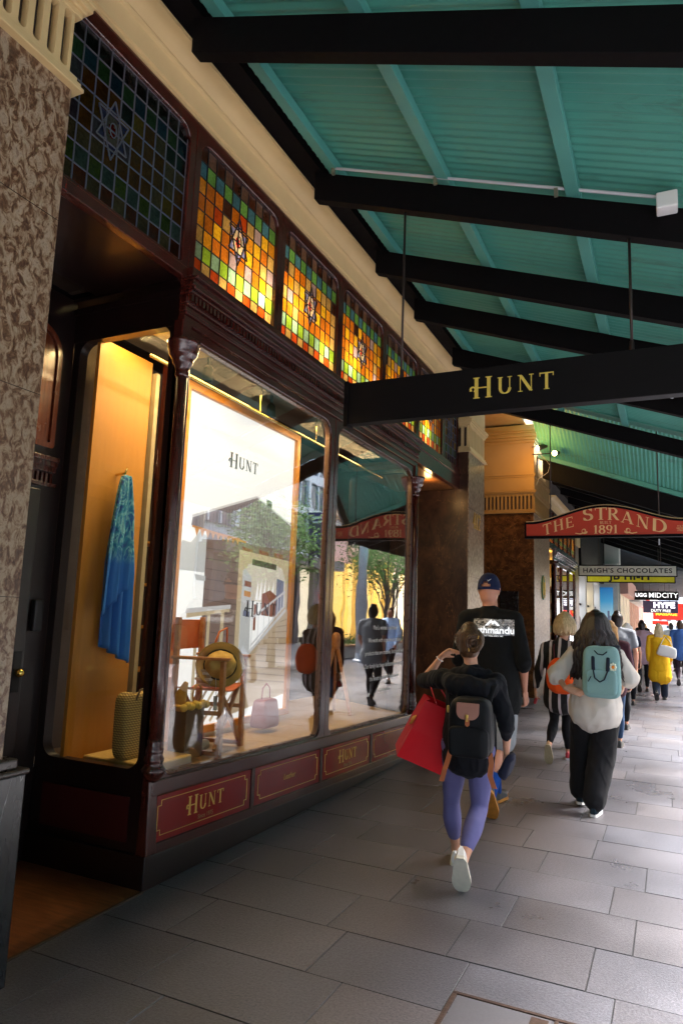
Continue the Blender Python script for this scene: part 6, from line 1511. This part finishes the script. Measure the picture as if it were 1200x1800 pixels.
# ---------- generic walker -----------------------------------------------------------
def walker(label, O, J, r=1.0, skin=None, top=None, top_cut=None, legs=None, leg_off=.012, leg_end=.97, leg_flare=1.0, sleeve=1.0, puff=0, hem=.80, headdir=(0,1,0), hd=1.0,
           vox=.008, cvox=.011, legr=.085, armr=.046, tw=(.165,.105), tfold=.008, lfold=.006, shirt_off=.014, hands=(True, True), hand_dir=None, group=None, torso_scale=1.0, skirt=None, seed=1, fist=.8):
    O = V(O); t = thing('person', label, 'person', O, group)
    j = {k: V(v)-O for k, v in J.items()}
    if 'P' not in j: j['P'] = (j['HL']+j['HR'])/2
    C = (j['SL']+j['SR'])/2; N_ = j['N']; Hc = j['H']; P_ = j['P']
    sw = (j['SR']-j['SL']).length/2
    b = MB(); ax = (j['SR']-j['SL']).normalized()
    mid = lerp(P_, C, .45)
    b.tube([P_+V((0,0,-.05)), P_+V((0,0,.06)), mid, lerp(P_, C, .8), C+V((0,0,.0)), C+V((0,0,.04))], [(tw[0]*.78,tw[1]*.85),(tw[0]*.8,tw[1]*.85),(tw[0]*.68,tw[1]*.75),(sw*.75,tw[1]*.85),(sw*.62,tw[1]*.65),(sw*.35,tw[1]*.5)], 18, side=ax)
    nk = .054*r*(1.12 if r > 1.08 else 1)
    b.tube([C+V((0,0,-.02)), N_, Hc+V((0,-.012,-.05))], [nk*1.15, nk, nk], 14)
    P = head(b, Hc, headdir, s=hd)
    for a in 'LR':
        arm(b, j['S'+a], j['E'+a], j['W'+a], armr)
        leg(b, j['H'+a], j['K'+a], j['A'+a], legr)
    hds = {'L': ((0,.15,-1), (1,.2,0), (0,1,0)), 'R': ((0,.15,-1), (-1,.2,0), (0,1,0))}
    if hand_dir: hds.update(hand_dir)
    for a, on in zip('LR', hands):
        if on: d, p, th = hds[a]; hand(b, j['W'+a], d, p, th, L=.185*r, curl=fist, w=.040*r)
    voxel('body', b, skin, t, vox, 3)
    if legs:
        b = MB()
        for a in 'LR':
            H_, K_, A_2 = j['H'+a], j['K'+a], j['A'+a]
            if leg_flare == 1.0: leg(b, H_, K_, A_2, legr, leg_off, 1.0, leg_end)
            else:
                rr = legr+leg_off; e = lerp(K_, A_2, leg_end)
                b.tube([H_, lerp(H_, K_, .5), K_, lerp(K_, e, .5), e], [(rr*1.03,rr*1.05),(rr*.98,rr*.98),(rr*.86*leg_flare,rr*.88*leg_flare),(rr*.80*leg_flare,rr*.80*leg_flare),(rr*.70*leg_flare,rr*.70*leg_flare)], 18, side=(1,0,0))
        b.tube([j['HL']+V((0,-.005,0)), P_+V((0,-.005,.02)), j['HR']+V((0,-.005,0))], [legr+leg_off]*3, 16)
        b.tube([P_, P_+V((0,0,.13))], [(tw[0]*.93,tw[1]*.98),(tw[0]*.84,tw[1]*.9)], 18, side=ax)
        voxel(legs[0], b, legs[1], t, cvox, 4, folds(lfold, 8, seed, (1,1,.7)))
    if top:
        b = MB(); so_ = shirt_off
        zb_ = V((P_.x, P_.y, hem))
        b.tube([zb_, lerp(zb_, P_+V((0,0,.1)), .5), P_+V((0,0,.17)), lerp(P_, C, .62), lerp(P_, C, .86), C+V((0,0,-.01)), C+V((0,0,.045))], [(tw[0]+so_+.018,tw[1]+so_+.028)]*2+[(tw[0]*.92+so_,tw[1]*.95+so_),(sw*.90+so_,tw[1]+so_),(sw*.95+so_,tw[1]*.98+so_),(sw*.82,tw[1]*.78+so_),(nk*1.5,nk*1.4)], 24, side=ax)
        b.tube([j['SL'], C+V((0,0,.035)), j['SR']], [armr+so_+.006, nk*1.15, armr+so_+.006], 14)
        for a in 'LR':
            S_2, E_, W_ = j['S'+a], j['E'+a], j['W'+a]
            if sleeve <= .5:
                e = lerp(S_2, E_, sleeve*2); b.tube([S_2, lerp(S_2, e, .5), e], [armr+so_, armr+so_+.004, armr+so_+.006], 14)
            else:
                e = lerp(E_, W_, (sleeve-.5)*2); ra = armr+so_
                b.tube([S_2, lerp(S_2, E_, .5), E_, lerp(E_, e, .5), e], [ra, ra+puff*.4, ra*.92+puff*.8, ra*.86+puff, ra*.74+puff*.25], 16)
        voxel(top[0], b, top[1], t, cvox, 4, folds(tfold, 8, seed+5))
    return t, j, P, O

# ---------- tall man in the cap --------------------------------------------------------
def man_cap():
    J = dict(N=(-1.425,6.08,1.72), H=(-1.435,6.10,1.855), SL=(-1.630,6.08,1.60), SR=(-1.21,6.06,1.60), EL=(-1.70,6.08,1.25), WL=(-1.66,6.22,1.00), ER=(-1.125,6.02,1.255), WR=(-1.145,6.17,1.00),
             HL=(-1.465,6.06,1.0), HR=(-1.285,6.06,1.0), KL=(-1.46,6.28,.56), AL=(-1.44,6.42,.10), KR=(-1.315,6.03,.56), AR=(-1.345,5.78,.20))
    blk = cloth('sweater_black', (.004,.0045,.005), .85, .2)
    t, j, P, O = walker('tall man in navy cap, black printed sweater and grey shorts, seen from behind', (-1.37,6.08,0), J, 1.1, skin2, ('sweater', blk), legs=None, hem=.90, headdir=(.05,1,-.05), hd=1.14, shirt_off=.022, legr=.092, armr=.052, tw=(.185,.125), sleeve=.58, tfold=.010, hand_dir={'R': ((.1,.25,-1), (-.9,.3,0), (-.2,1,0))}, fist=.9)
    b = MB(); gs = cloth('shorts_grey', (.33,.35,.36), .8, .1)
    for a in 'LR': b.tube([j['H'+a], lerp(j['H'+a], j['K'+a], .5), lerp(j['H'+a], j['K'+a], .92)], [.115,.118,.120], 18)
    b.tube([j['P'], j['P']+V((0,0,.12))], [(.18,.13),(.17,.12)], 18, side=(1,0,0)); voxel('shorts', b, gs, t, .011, 4, folds(.006, 9, 4))
    for a in 'LR':
        b = MB(); leg(b, j['K'+a], j['K'+a]+V((0,0,-.001)), j['A'+a], .0, 0) if False else None
        K_, A_2 = j['K'+a], j['A'+a]; m_ = lerp(K_, A_2, .50); b.tube([m_, lerp(K_, A_2, .75), A_2], [.062,.052,.046], 14); obj('sock', b, cloth('sock_blue', (.01,.06,.28), .9, .2), t, smooth=True)
    bm = [pm('boot_grey', (.05,.05,.05), .7, 0, .6, 25, .3, 60), pm('boot_sole', (.55,.22,.03), .6, 0, .4, 30, .5, 60), pm('boot_lace', (.3,.3,.3), .7)]
    shoe('boot', t, j['AR']+V((0,0,0)), 55, bm, 3, .31, .056, True); shoe('boot', t, j['AL'], 0, bm, -4, .31, .056, True)
    # cap
    nav = cloth('cap_blue', (.010,.016,.055), .8, .15); r_ = tuple((P(1,0,0)-P(0,0,0)).normalized())
    mb = MB(); n, k = 28, 10; i0 = 0
    for q in range(k+1):
        th = pi/2*q/k
        for i in range(n):
            a = 2*pi*i/n; rr = cos(th)**.8; lo = -.004
            x, y, z = .088*rr*cos(a), -.012+.108*rr*sin(a), lo+.136*sin(th)
            mb.v.append(tuple(P(x, y, z)))
    for q in range(k):
        for i in range(n):
            a = 2*pi*(i+.5)/n; back = abs(((a-3*pi/2+pi) % (2*pi))-pi)
            if back < .42 and 0 < q < 3-int(back*3): continue
            mb.face((q*n+i, q*n+(i+1) % n, (q+1)*n+(i+1) % n, (q+1)*n+i))
    cp = obj('cap', mb, nav, t, smooth=True); s_ = cp.modifiers.new('s', 'SOLIDIFY'); s_.thickness = .003
    mb = MB(); pts = [(.07*cos(a), .075+.085*sin(a)) for a in [pi*i/12 for i in range(13)]]; mb.prism(pts, lambda u, v, d: tuple(P(u-.01, v, .028-d-.25*(v-.07)-2.0*u*u)), 0, .004); obj('peak', mb, nav, cp)
    mb = MB(); mb.tube([P(.012,-.108,.068), P(.020,-.107,.061), P(.040,-.101,.075)], [.002,.0035,.0015], 6); obj('tick_mark', mb, white, cp)
    mb = MB(); mb.superell(P(-.080,-.045,.055), (.006,.013,.018), .6, n=10, k=6); obj('side_badge', mb, white, cp)
    # back print
    body = [c for c in t.children if c.name.startswith('sweater')][0]; me = body.data
    bvh = BVHTree.FromPolygons([v.co.copy() for v in me.vertices], [tuple(p.vertices) for p in me.polygons])
    def onb(u, z, d):
        h = bvh.ray_cast(V((u, -1, z)), V((0, 1, 0))); y = h[0].y if h[0] else -.12; return (u, y-.003-d, z)
    cz_ = 1.535; cx_ = .0; mb = MB(); nx, nz = 40, 14; rdn = random.Random(2)
    pw, ph = .175, .068
    m, nt, nn, bs = newmat('print_grey'); vec = coords(nt, 'Object', (1,1,2.2)); f = noisetex(nt, vec, 26, 5, .6, 1.5)
    nt.links.new(ramp(nt, f, [(.42,(.02,.022,.03)),(.50,(.30,.31,.34)),(.60,(.62,.63,.66))]), bs.inputs['Base Color']); bs.inputs['Roughness'].default_value = .7
    for i in range(nx):
        for k2 in range(nz):
            q = [(cx_-pw+2*pw*(i+a)/nx, cz_-ph+2*ph*(k2+b_)/nz) for a, b_ in ((0,0),(1,0),(1,1),(0,1))]; mb.poly([onb(u, z, 0) for u, z in q])
    obj('back_print', mb, m, t)
    mb = text_mb('kathmandu', .080, lambda u, v, d: onb(cx_+u, cz_-.028+v, .003+d), .001, bold=.0022)
    for pts in ([(-.052,.008),(-.012,.056),(.0,.040),(.012,.050),(.052,.008),(.030,.008),(.012,.028),(.002,.014),(-.012,.034),(-.030,.008)],): mb.prism(pts, lambda u, v, d: onb(cx_+u*1.25, cz_+.002+v*1.15, .003+d), 0, .001)
    mb.add(text_mb('OUT THERE SINCE 1987', .015, lambda u, v, d: onb(cx_+.01+u, cz_-.075+v, .003+d), .001))
    obj('print_lettering', mb, pm('print_white', (.8,.8,.82), .7), t)
man_cap()

# ---------- woman with dark wavy hair and green backpack ----------------------------------
def woman_green_pack():
    J = dict(N=(-.60,6.58,1.435), H=(-.60,6.60,1.592), SL=(-.775,6.57,1.335), SR=(-.425,6.57,1.335), EL=(-.925,6.47,1.13), WL=(-.835,6.36,1.04), ER=(-.325,6.62,1.13), WR=(-.40,6.84,1.12),
             HL=(-.705,6.56,.89), HR=(-.515,6.56,.89), KL=(-.735,6.72,.48), AL=(-.765,6.72,.11), KR=(-.565,6.57,.48), AR=(-.625,6.44,.10))
    wh = cloth('sweatshirt_white', (.62,.57,.50), .85, .06); bj = cloth('jeans_black', (.009,.0085,.0095), .75, .35)
    t, j, P, O = walker('woman with long dark wavy hair, white sweatshirt and loose black jeans', (-.61,6.56,0), J, .95, skin3, ('sweatshirt', wh), legs=('jeans', bj), leg_off=.022, leg_end=.93, leg_flare=1.16, sleeve=.66, puff=.034, hem=.82, hd=.96, legr=.092, armr=.044, tw=(.190,.125), tfold=.014, lfold=.010, hand_dir={'L': ((.85,.05,-.25), (0,1,-.2), (0,.2,1))}, fist=.35)
    cm = [cloth('canvas_navy', (.012,.025,.035), .8), pm('rubber_white', (.72,.70,.66), .5), pm('lace_white', (.7,.7,.7), .7)]
    shoe('shoe', t, j['AL'], 6, cm, 2, .255, .046); shoe('shoe', t, j['AR'], 0, cm, -3, .255, .046)
    hm = hairmat('hair_black', (.005,.0035,.003), (.032,.016,.012), .36)
    def sp(a, rd):
        # a=0 at the crown front; a hair curtain falling round the back and the sides
        s_, c_ = sin(a), cos(a)
        if c_ > .62: return None
        L_ = rd.uniform(.34,.47); out = 1+rd.uniform(-.1,.15); ph = rd.uniform(0,6)
        y = lambda k: c_*k
        pts = [(.012*s_, -.005, .115), (.060*s_*out, y(.070)-.012, .092), (.092*s_*out, y(.108)-.015, .03), (.112*s_*out, y(.125)-.02, -.05)]
        for i in range(1, 9):
            z = -.05-L_*i/8; w_ = .124+.085*i/8
            pts.append((w_*s_*out+.016*sin(ph+i*1.25), y(.128)-.022-.026*min(i,4)/4+.014*cos(ph*1.7+i*1.15), z))
        return pts
    locks('hair', t, None, hm, P, sp, 4, 210, .0125)
    b = MB(); b.tube([P(0,-.03,-.16), P(0,-.035,-.05), P(0,-.018,.03), P(0,-.008,.078)], [(.10,.07),(.095,.095),(.088,.100),(.058,.070)], 18, side=(1,0,0)); voxel('hair_base', b, hm, t, .009, 3)
    # backpack
    L = O+V((.075,-.245,1.195)); bp = thing('backpack', 'mint green square backpack with flower badge worn by the dark haired woman', 'backpack', L)
    mt = cloth('pack_mint', (.20,.36,.35), .65, .08, 150, .3); dk = cloth('webbing_dark', (.010,.016,.03), .6)
    mb = MB(); mb.superell((0,0,0), (.150,.085,.215), .38, n=36, k=22, fn=lambda p: V((p.x*(1-.22*(p.z)), p.y*(1-.35*p.z), p.z))+V((0,.014*noise.noise(p*11+V((3,3,3))), .006*noise.noise(p*9)))); obj('body', mb, mt, bp, smooth=True)
    mb = MB(); mb.superell((0.005,-.078,-.08), (.122,.026,.105), .35, n=26, k=14, fn=lambda p: p+V((0,.014*noise.noise(p*16), 0))); pk = obj('front_pocket', mb, mt, bp, smooth=True)
    for sx_, lean in ((-1, 0), (1, 0)):
        mb = MB(); mb.tube([(sx_*.060,-.074,.155),(sx_*.058,-.096,.08),(sx_*.056,-.100,.015)], [(.014,.003)]*3, 10, side=(1,0,0)); obj('handle_strap', mb, dk, bp)
    mb = MB(); mb.tube([(-.056,-.104,.015),(-.045,-.114,-.045),(-.005,-.118,-.075),(.030,-.116,-.055),(.056,-.104,.015)], [.006]*5, 8); obj('handle_loop', mb, dk, bp, smooth=True)
    mb = MB(); mb.tube([(-.045,-.082,.175),(-.02,-.090,.150),(.02,-.090,.145),(.05,-.082,.17)], [.005]*4, 8); obj('top_loop', mb, dk, bp, smooth=True)
    mb = MB(); mb.tube([(-.138,-.062,-.15),(-.142,-.055,.02),(-.122,-.045,.165),(0,-.045,.212),(.122,-.045,.165),(.142,-.055,.02),(.138,-.062,-.15)], [.0035]*7, 6); obj('zip', mb, dk, bp)
    mb = MB(); mb.tube([(-.075,-.112,-.035),(-.095,-.116,-.075)], [(.006,.004)]*2, 6); obj('zip_pull', mb, dk, bp)
    fl = MB()
    for k in range(8):
        a = pi/4*k; fl.superell((.098+.020*cos(a), -.094, .050+.026*sin(a)), (.009,.003,.011), .9, n=8, k=6)
    o = obj('flower_badge', fl, pm('petal_pale', (.72,.78,.62), .6), bp, smooth=True); mb = MB(); mb.superell((.098,-.098,.050), (.012,.004,.014), 1, n=10, k=6); obj('badge_centre', mb, pm('badge_orange', (.8,.25,.02), .6), o)
    for sg in (-1, 1):
        mb = MB(); mb.tube([(sg*.10,.06,.16),(sg*.115,.14,.215),(sg*.11,.26,.215),(sg*.115,.34,.12)], [(.026,.007)]*4, 10, side=(1,0,0)); obj('shoulder_strap', mb, dk, bp, smooth=True)
woman_green_pack()

# ---------- striped tunic, blonde bob, orange bag ---------------------------------------
def woman_stripe():
    J = dict(N=(-1.14,8.60,1.42), H=(-1.13,8.62,1.595), SL=(-1.345,8.58,1.30), SR=(-.995,8.60,1.31), EL=(-1.42,8.54,1.03), WL=(-1.48,8.66,.80), ER=(-.94,8.62,1.04), WR=(-.95,8.82,.85),
             HL=(-1.25,8.58,.84), HR=(-1.09,8.60,.84), KL=(-1.265,8.66,.45), AL=(-1.285,8.36,.20), KR=(-1.14,8.74,.44), AR=(-1.135,8.82,.09))
    m, nt, n, b = newmat('tunic_stripe'); vec = coords(nt, 'Object'); sp_ = N(nt, 'ShaderNodeSeparateXYZ'); nt.links.new(vec, sp_.inputs[0])
    f = noisetex(nt, vec, 3, 2); ad = N(nt, 'ShaderNodeMath', operation='MULTIPLY_ADD'); nt.links.new(f, ad.inputs[0]); ad.inputs[1].default_value = .06; nt.links.new(sp_.outputs[0], ad.inputs[2])
    si = N(nt, 'ShaderNodeMath', operation='MULTIPLY'); nt.links.new(ad.outputs[0], si.inputs[0]); si.inputs[1].default_value = 62; sn = N(nt, 'ShaderNodeMath', operation='SINE'); nt.links.new(si.outputs[0], sn.inputs[0])
    nt.links.new(ramp(nt, sn.outputs[0], [(.62,(.005,.0045,.0055)),(.66,(.55,.50,.53))]), b.inputs['Base Color']); b.inputs['Roughness'].default_value = .85
    lg = cloth('legging_black', (.005,.005,.007), .8)
    t, j, P, O = walker('woman with blonde bob in black and white striped tunic and black leggings', (-1.17,8.6,0), J, .95, skin1, ('tunic', m), legs=('leggings', lg), leg_off=.006, leg_end=.92, sleeve=.90, hem=.69, hd=.96, legr=.080, armr=.043, tw=(.175,.12), tfold=.010, lfold=.004, vox=.009)
    cm = [pm('shoe_tan', (.35,.20,.10), .6), pm('sole_beige', (.45,.38,.24), .7, 0, .15, 40, .5, 90), pm('lace_red', (.4,.03,.03), .6)]
    shoe('shoe', t, j['AL'], 66, cm, 2, .25, .044); shoe('shoe', t, j['AR'], 0, [pm('shoe_red', (.40,.03,.04), .6), white, white], 0, .25, .044)
    hm = hairmat('hair_blonde', (.34,.22,.09), (.80,.62,.36))
    def sp(a, rd):
        s_, c_ = sin(a), cos(a)
        if c_ > .7: return None
        o = 1+rd.uniform(-.08,.08); e = rd.uniform(-.02,.02)
        return [(.01*s_,-.02,.118), (.062*s_*o,.070*c_-.015,.092), (.098*s_*o,.108*c_-.015,.030), (.118*s_*o,.126*c_-.015,-.04), (.118*s_*o,.122*c_-.015,-.10+e), (.092*s_*o,.094*c_-.012,-.145+e)]
    locks('hair', t, None, hm, P, sp, 8, 170, .0105)
    b = MB(); b.tube([P(0,-.03,-.10), P(0,-.03,-.04), P(0,-.018,.03), P(0,-.008,.080)], [(.078,.075),(.098,.100),(.090,.102),(.058,.070)], 18, side=(1,0,0)); voxel('hair_base', b, hm, t, .010, 3)
    L = O+V((.03,-.24,.99)); bp = thing('drawstring_bag', 'bright orange rounded bag on the back of the blonde woman in stripes', 'bag', L)
    om = cloth('bag_orange', (.85,.10,.012), .6, .1)
    mb = MB(); mb.superell((0,0,0), (.165,.10,.20), .7, n=30, k=18, fn=lambda p: V((p.x*(1-.25*max(0, p.z)*3), p.y, p.z))+V((0,.02*noise.noise(V((p.x*16, p.y*4, p.z*4))), .008*noise.noise(p*12)))); obj('body', mb, om, bp, smooth=True)
    for sg in (-1, 1): mb = MB(); mb.tube([(sg*.08,.04,.18),(sg*.10,.13,.30),(sg*.10,.2,.38),(sg*.10,.33,.34)], [.007]*4, 6); obj('cord', mb, pm('cord_dark_red', (.10,.01,.02), .6), bp)
    mb = MB(); mb.superell((0,0,0), (.018,.05,.045), .5, n=12, k=8, rot=Matrix.Rotation(radians(20), 3, 'Y')); o = tag(obj('purse', mb, pm('purse_red', (.35,.02,.03), .5), None, smooth=True), 'small dark red purse in the left hand of the striped woman', 'purse'); o.location = V(J['WL'])+V((0,.03,-.14))
woman_stripe()

# ---------- simpler walkers further down the street ---------------------------------------
def simple(label, x, y, h, top, legs, shoes_, hair, skin=None, hairlen=.0, stride=.22, sleeve=1.0, hem=None, headdir=(0,1,0), facing=1, seed=1, tw=(.17,.11), group=None, arm_sw=.12, flare=1.0, legr=.085, vox=.012, bald=False, hatm=None, hw=1.0, arms=None, lend=.95):
    k = h/1.72; f = facing
    J = dict(N=(x,y,1.46*k), H=(x,y+.01*f,1.60*k), SL=(x-.19*k*f,y,1.395*k), SR=(x+.19*k*f,y,1.395*k), EL=(x-.24*k*f,y-arm_sw*.4*f,1.12*k), WL=(x-.235*k*f,y+(.10-arm_sw)*f,.87*k), ER=(x+.24*k*f,y+arm_sw*.2*f,1.12*k), WR=(x+.235*k*f,y+(.10+arm_sw)*f,.88*k),
             HL=(x-.088*k*f,y,.90*k), HR=(x+.088*k*f,y,.90*k), KL=(x-.088*k*f,y+.06*f,.48*k), AL=(x-.075*k*f,y-stride*f,.15*k), KR=(x+.088*k*f,y+.14*f,.49*k), AR=(x+.08*k*f,y+stride*.8*f,.09*k))
    if arms: J.update({a: V((x,y,0))+V(v) for a, v in arms.items()})
    t, j, P, O = walker(label, (x,y,0), J, k, skin or skin1, ('top', top), legs=('trousers', legs), leg_off=.012, leg_end=lend, leg_flare=flare, sleeve=sleeve, hem=hem or .80*k, hd=k*.98, headdir=(headdir[0], headdir[1]*f, headdir[2]), tw=(tw[0]*k,tw[1]*k), legr=legr*k, armr=.045*k, vox=vox, cvox=.014, seed=seed, group=group,
        hand_dir={'L': ((0,.15*f,-1), (f,.2,0), (0,f,0)), 'R': ((0,.15*f,-1), (-f,.2,0), (0,f,0))})
    sh = MB()
    for a, pitch in (('AL', 45), ('AR', 0)):
        o = shoe('shoe', t, (0,0,0), pitch, [shoes_, pm('sole_dark', (.06,.05,.045), .7), shoes_], 0 if f > 0 else 180, .27*k, .047*k, laces=False, z0=0)
        o.location = (j[a].x, j[a].y, 0)
    if hair:
        b = MB(); b.tube([P(0,-.03,-.06-hairlen*.2), P(0,-.026,-.01), P(0,-.016,.035), P(0,-.008,.075)], [(.076*hw,.080),(.086*hw,.096),(.084*hw,.096),(.058,.070)], 18, side=(1,0,0))
        if hairlen: b.tube([P(0,-.05,.0), P(0,-.075,-.10), P(0,-.08,-.08-hairlen)], [(.088*hw,.06),(.098*hw,.045),(.07*hw,.02)], 18, side=(1,0,0))
        voxel('hair', b, hair, t, .010, 3, folds(.006, 26, seed, (1,1,.12)))
    return t, j, P, O
hb = MATS['hair_black']; hbl = MATS['hair_blonde']; hbr = MATS['hair_brown']
hg = hairmat('hair_ginger', (.40,.17,.05), (.75,.42,.16)); hwh = hairmat('hair_white', (.60,.56,.48), (.85,.82,.76))
blkt = cloth('trouser_black', (.007,.007,.009)); blue_j = cloth('denim_blue', (.03,.06,.12)); bsh = pm('shoe_black', (.015,.013,.012), .4)
t, j, P, O = simple('ginger haired woman in dark top and blue jeans beyond the dark haired woman', -.72, 9.9, 1.63, cloth('top_plum', (.06,.02,.03)), blue_j, bsh, hg, hairlen=.30, seed=2, hw=1.1)
simple('dark haired man in a grey t-shirt partly hidden by the ginger woman', -.74, 11.6, 1.80, cloth('tee_grey', (.22,.23,.25)), blkt, bsh, hb, skin=skin2, sleeve=.28, seed=3, tw=(.18,.12))
simple('white haired woman in a dark navy vest walking ahead of the grey t-shirt', -.79, 15.2, 1.62, cloth('vest_navy', (.015,.015,.03)), blkt, bsh, hwh, sleeve=.2, seed=4, hw=1.25)
simple('man in pink shirt and black trousers walking away', -.63, 18.5, 1.71, cloth('shirt_pink', (.50,.33,.38), .8), blkt, bsh, hb, skin=skin3, seed=5, sleeve=.95, tw=(.165,.11))
def yellow():
    ym = cloth('jacket_yellow', (.78,.42,.01), .75, .08)
    t, j, P, O = simple('woman in long mustard yellow jacket with light brown hair', -.235, 16.8, 1.64, ym, cloth('trouser_navy', (.02,.025,.04)), bsh, hbl, hairlen=.26, seed=6, sleeve=.96, hem=.66, tw=(.19,.14), flare=1.1)
    b = MB(); b.tube([(0,0,.50),(0,0,.70),(0,0,.95),(0,0,1.1)], [(.235,.17),(.215,.16),(.175,.13),(.16,.12)], 22, side=(1,0,0)); voxel('jacket_skirt', b, ym, t, .014, 4, folds(.02, 6, 3, (1,1,.2)))
    L = (-.10, 16.62, 1.05); bg_ = thing('handbag', 'white leather shoulder bag carried by the woman in the yellow jacket', 'handbag', L)
    wl = pm('bag_white', (.75,.70,.62), .45, 0, .06)
    mb = MB(); mb.superell((.02,0,0), (.19,.06,.12), .45, n=22, k=12, rot=Matrix.Rotation(radians(12), 3, 'Y'), fn=lambda p: V((p.x*(1-.8*p.z), p.y, p.z-.1*p.x*p.x))); obj('body', mb, wl, bg_, smooth=True)
    mb = MB(); mb.tube([(-.12,0,.10),(-.05,.05,.25),(.0,.12,.32),(.08,.06,.22),(.14,0,.08)], [.008]*5, 6); obj('strap', mb, wl, bg_, smooth=True)
yellow()
simple('person in bright blue shirt and dark trousers at the right edge', .235, 21.3, 1.76, cloth('shirt_blue', (.07,.16,.42)), cloth('trouser_maroon', (.04,.02,.03)), bsh, hbr, skin=skin2, seed=7)
simple('distant person in white shirt ahead of the yellow jacket', .02, 27.5, 1.70, cloth('shirt_white', (.6,.6,.6)), blkt, bsh, hb, seed=8)
simple('distant woman in pale coat near the red signs', .42, 31, 1.68, cloth('coat_pale', (.45,.42,.38)), blkt, bsh, hbr, seed=9, hairlen=.15)
simple('distant man in black, far down by the rose fascia', -1.0, 30, 1.75, blkt, blkt, bsh, hb, seed=10)
simple('distant person in red cap and grey jacket', .75, 38, 1.76, cloth('jkt_grey', (.2,.2,.22)), blkt, bsh, pm('cap_red', (.5,.03,.02), .7), seed=11)
simple('distant woman in beige top, furthest on the left side', -1.25, 42, 1.65, cloth('top_beige', (.4,.32,.22)), blue_j, bsh, hbl, seed=12, hairlen=.2)
# man with the tie, walking towards the camera out in the mall: seen in the second pane
def tie_man():
    t, j, P, O = simple('man in light blue shirt and purple tie walking towards the camera, seen in the window reflection', .62, 15.95, 1.80, cloth('shirt_sky', (.50,.66,.92), .8, .06), blkt, bsh, hbr, skin=skin2, facing=-1, seed=13, sleeve=.98, stride=.2, vox=.009)
    mb = MB(); mb.tube([(0,-.075,1.46),(0,-.13,1.38),(0,-.155,1.2),(0,-.15,1.04)], [(.014,.004),(.022,.005),(.032,.005),(.036,.005)], 10, side=(1,0,0)); obj('tie', mb, cloth('tie_purple', (.05,.02,.12), .6), t)
    t['label'] = 'man in light blue shirt and purple tie walking towards the camera'
tie_man()
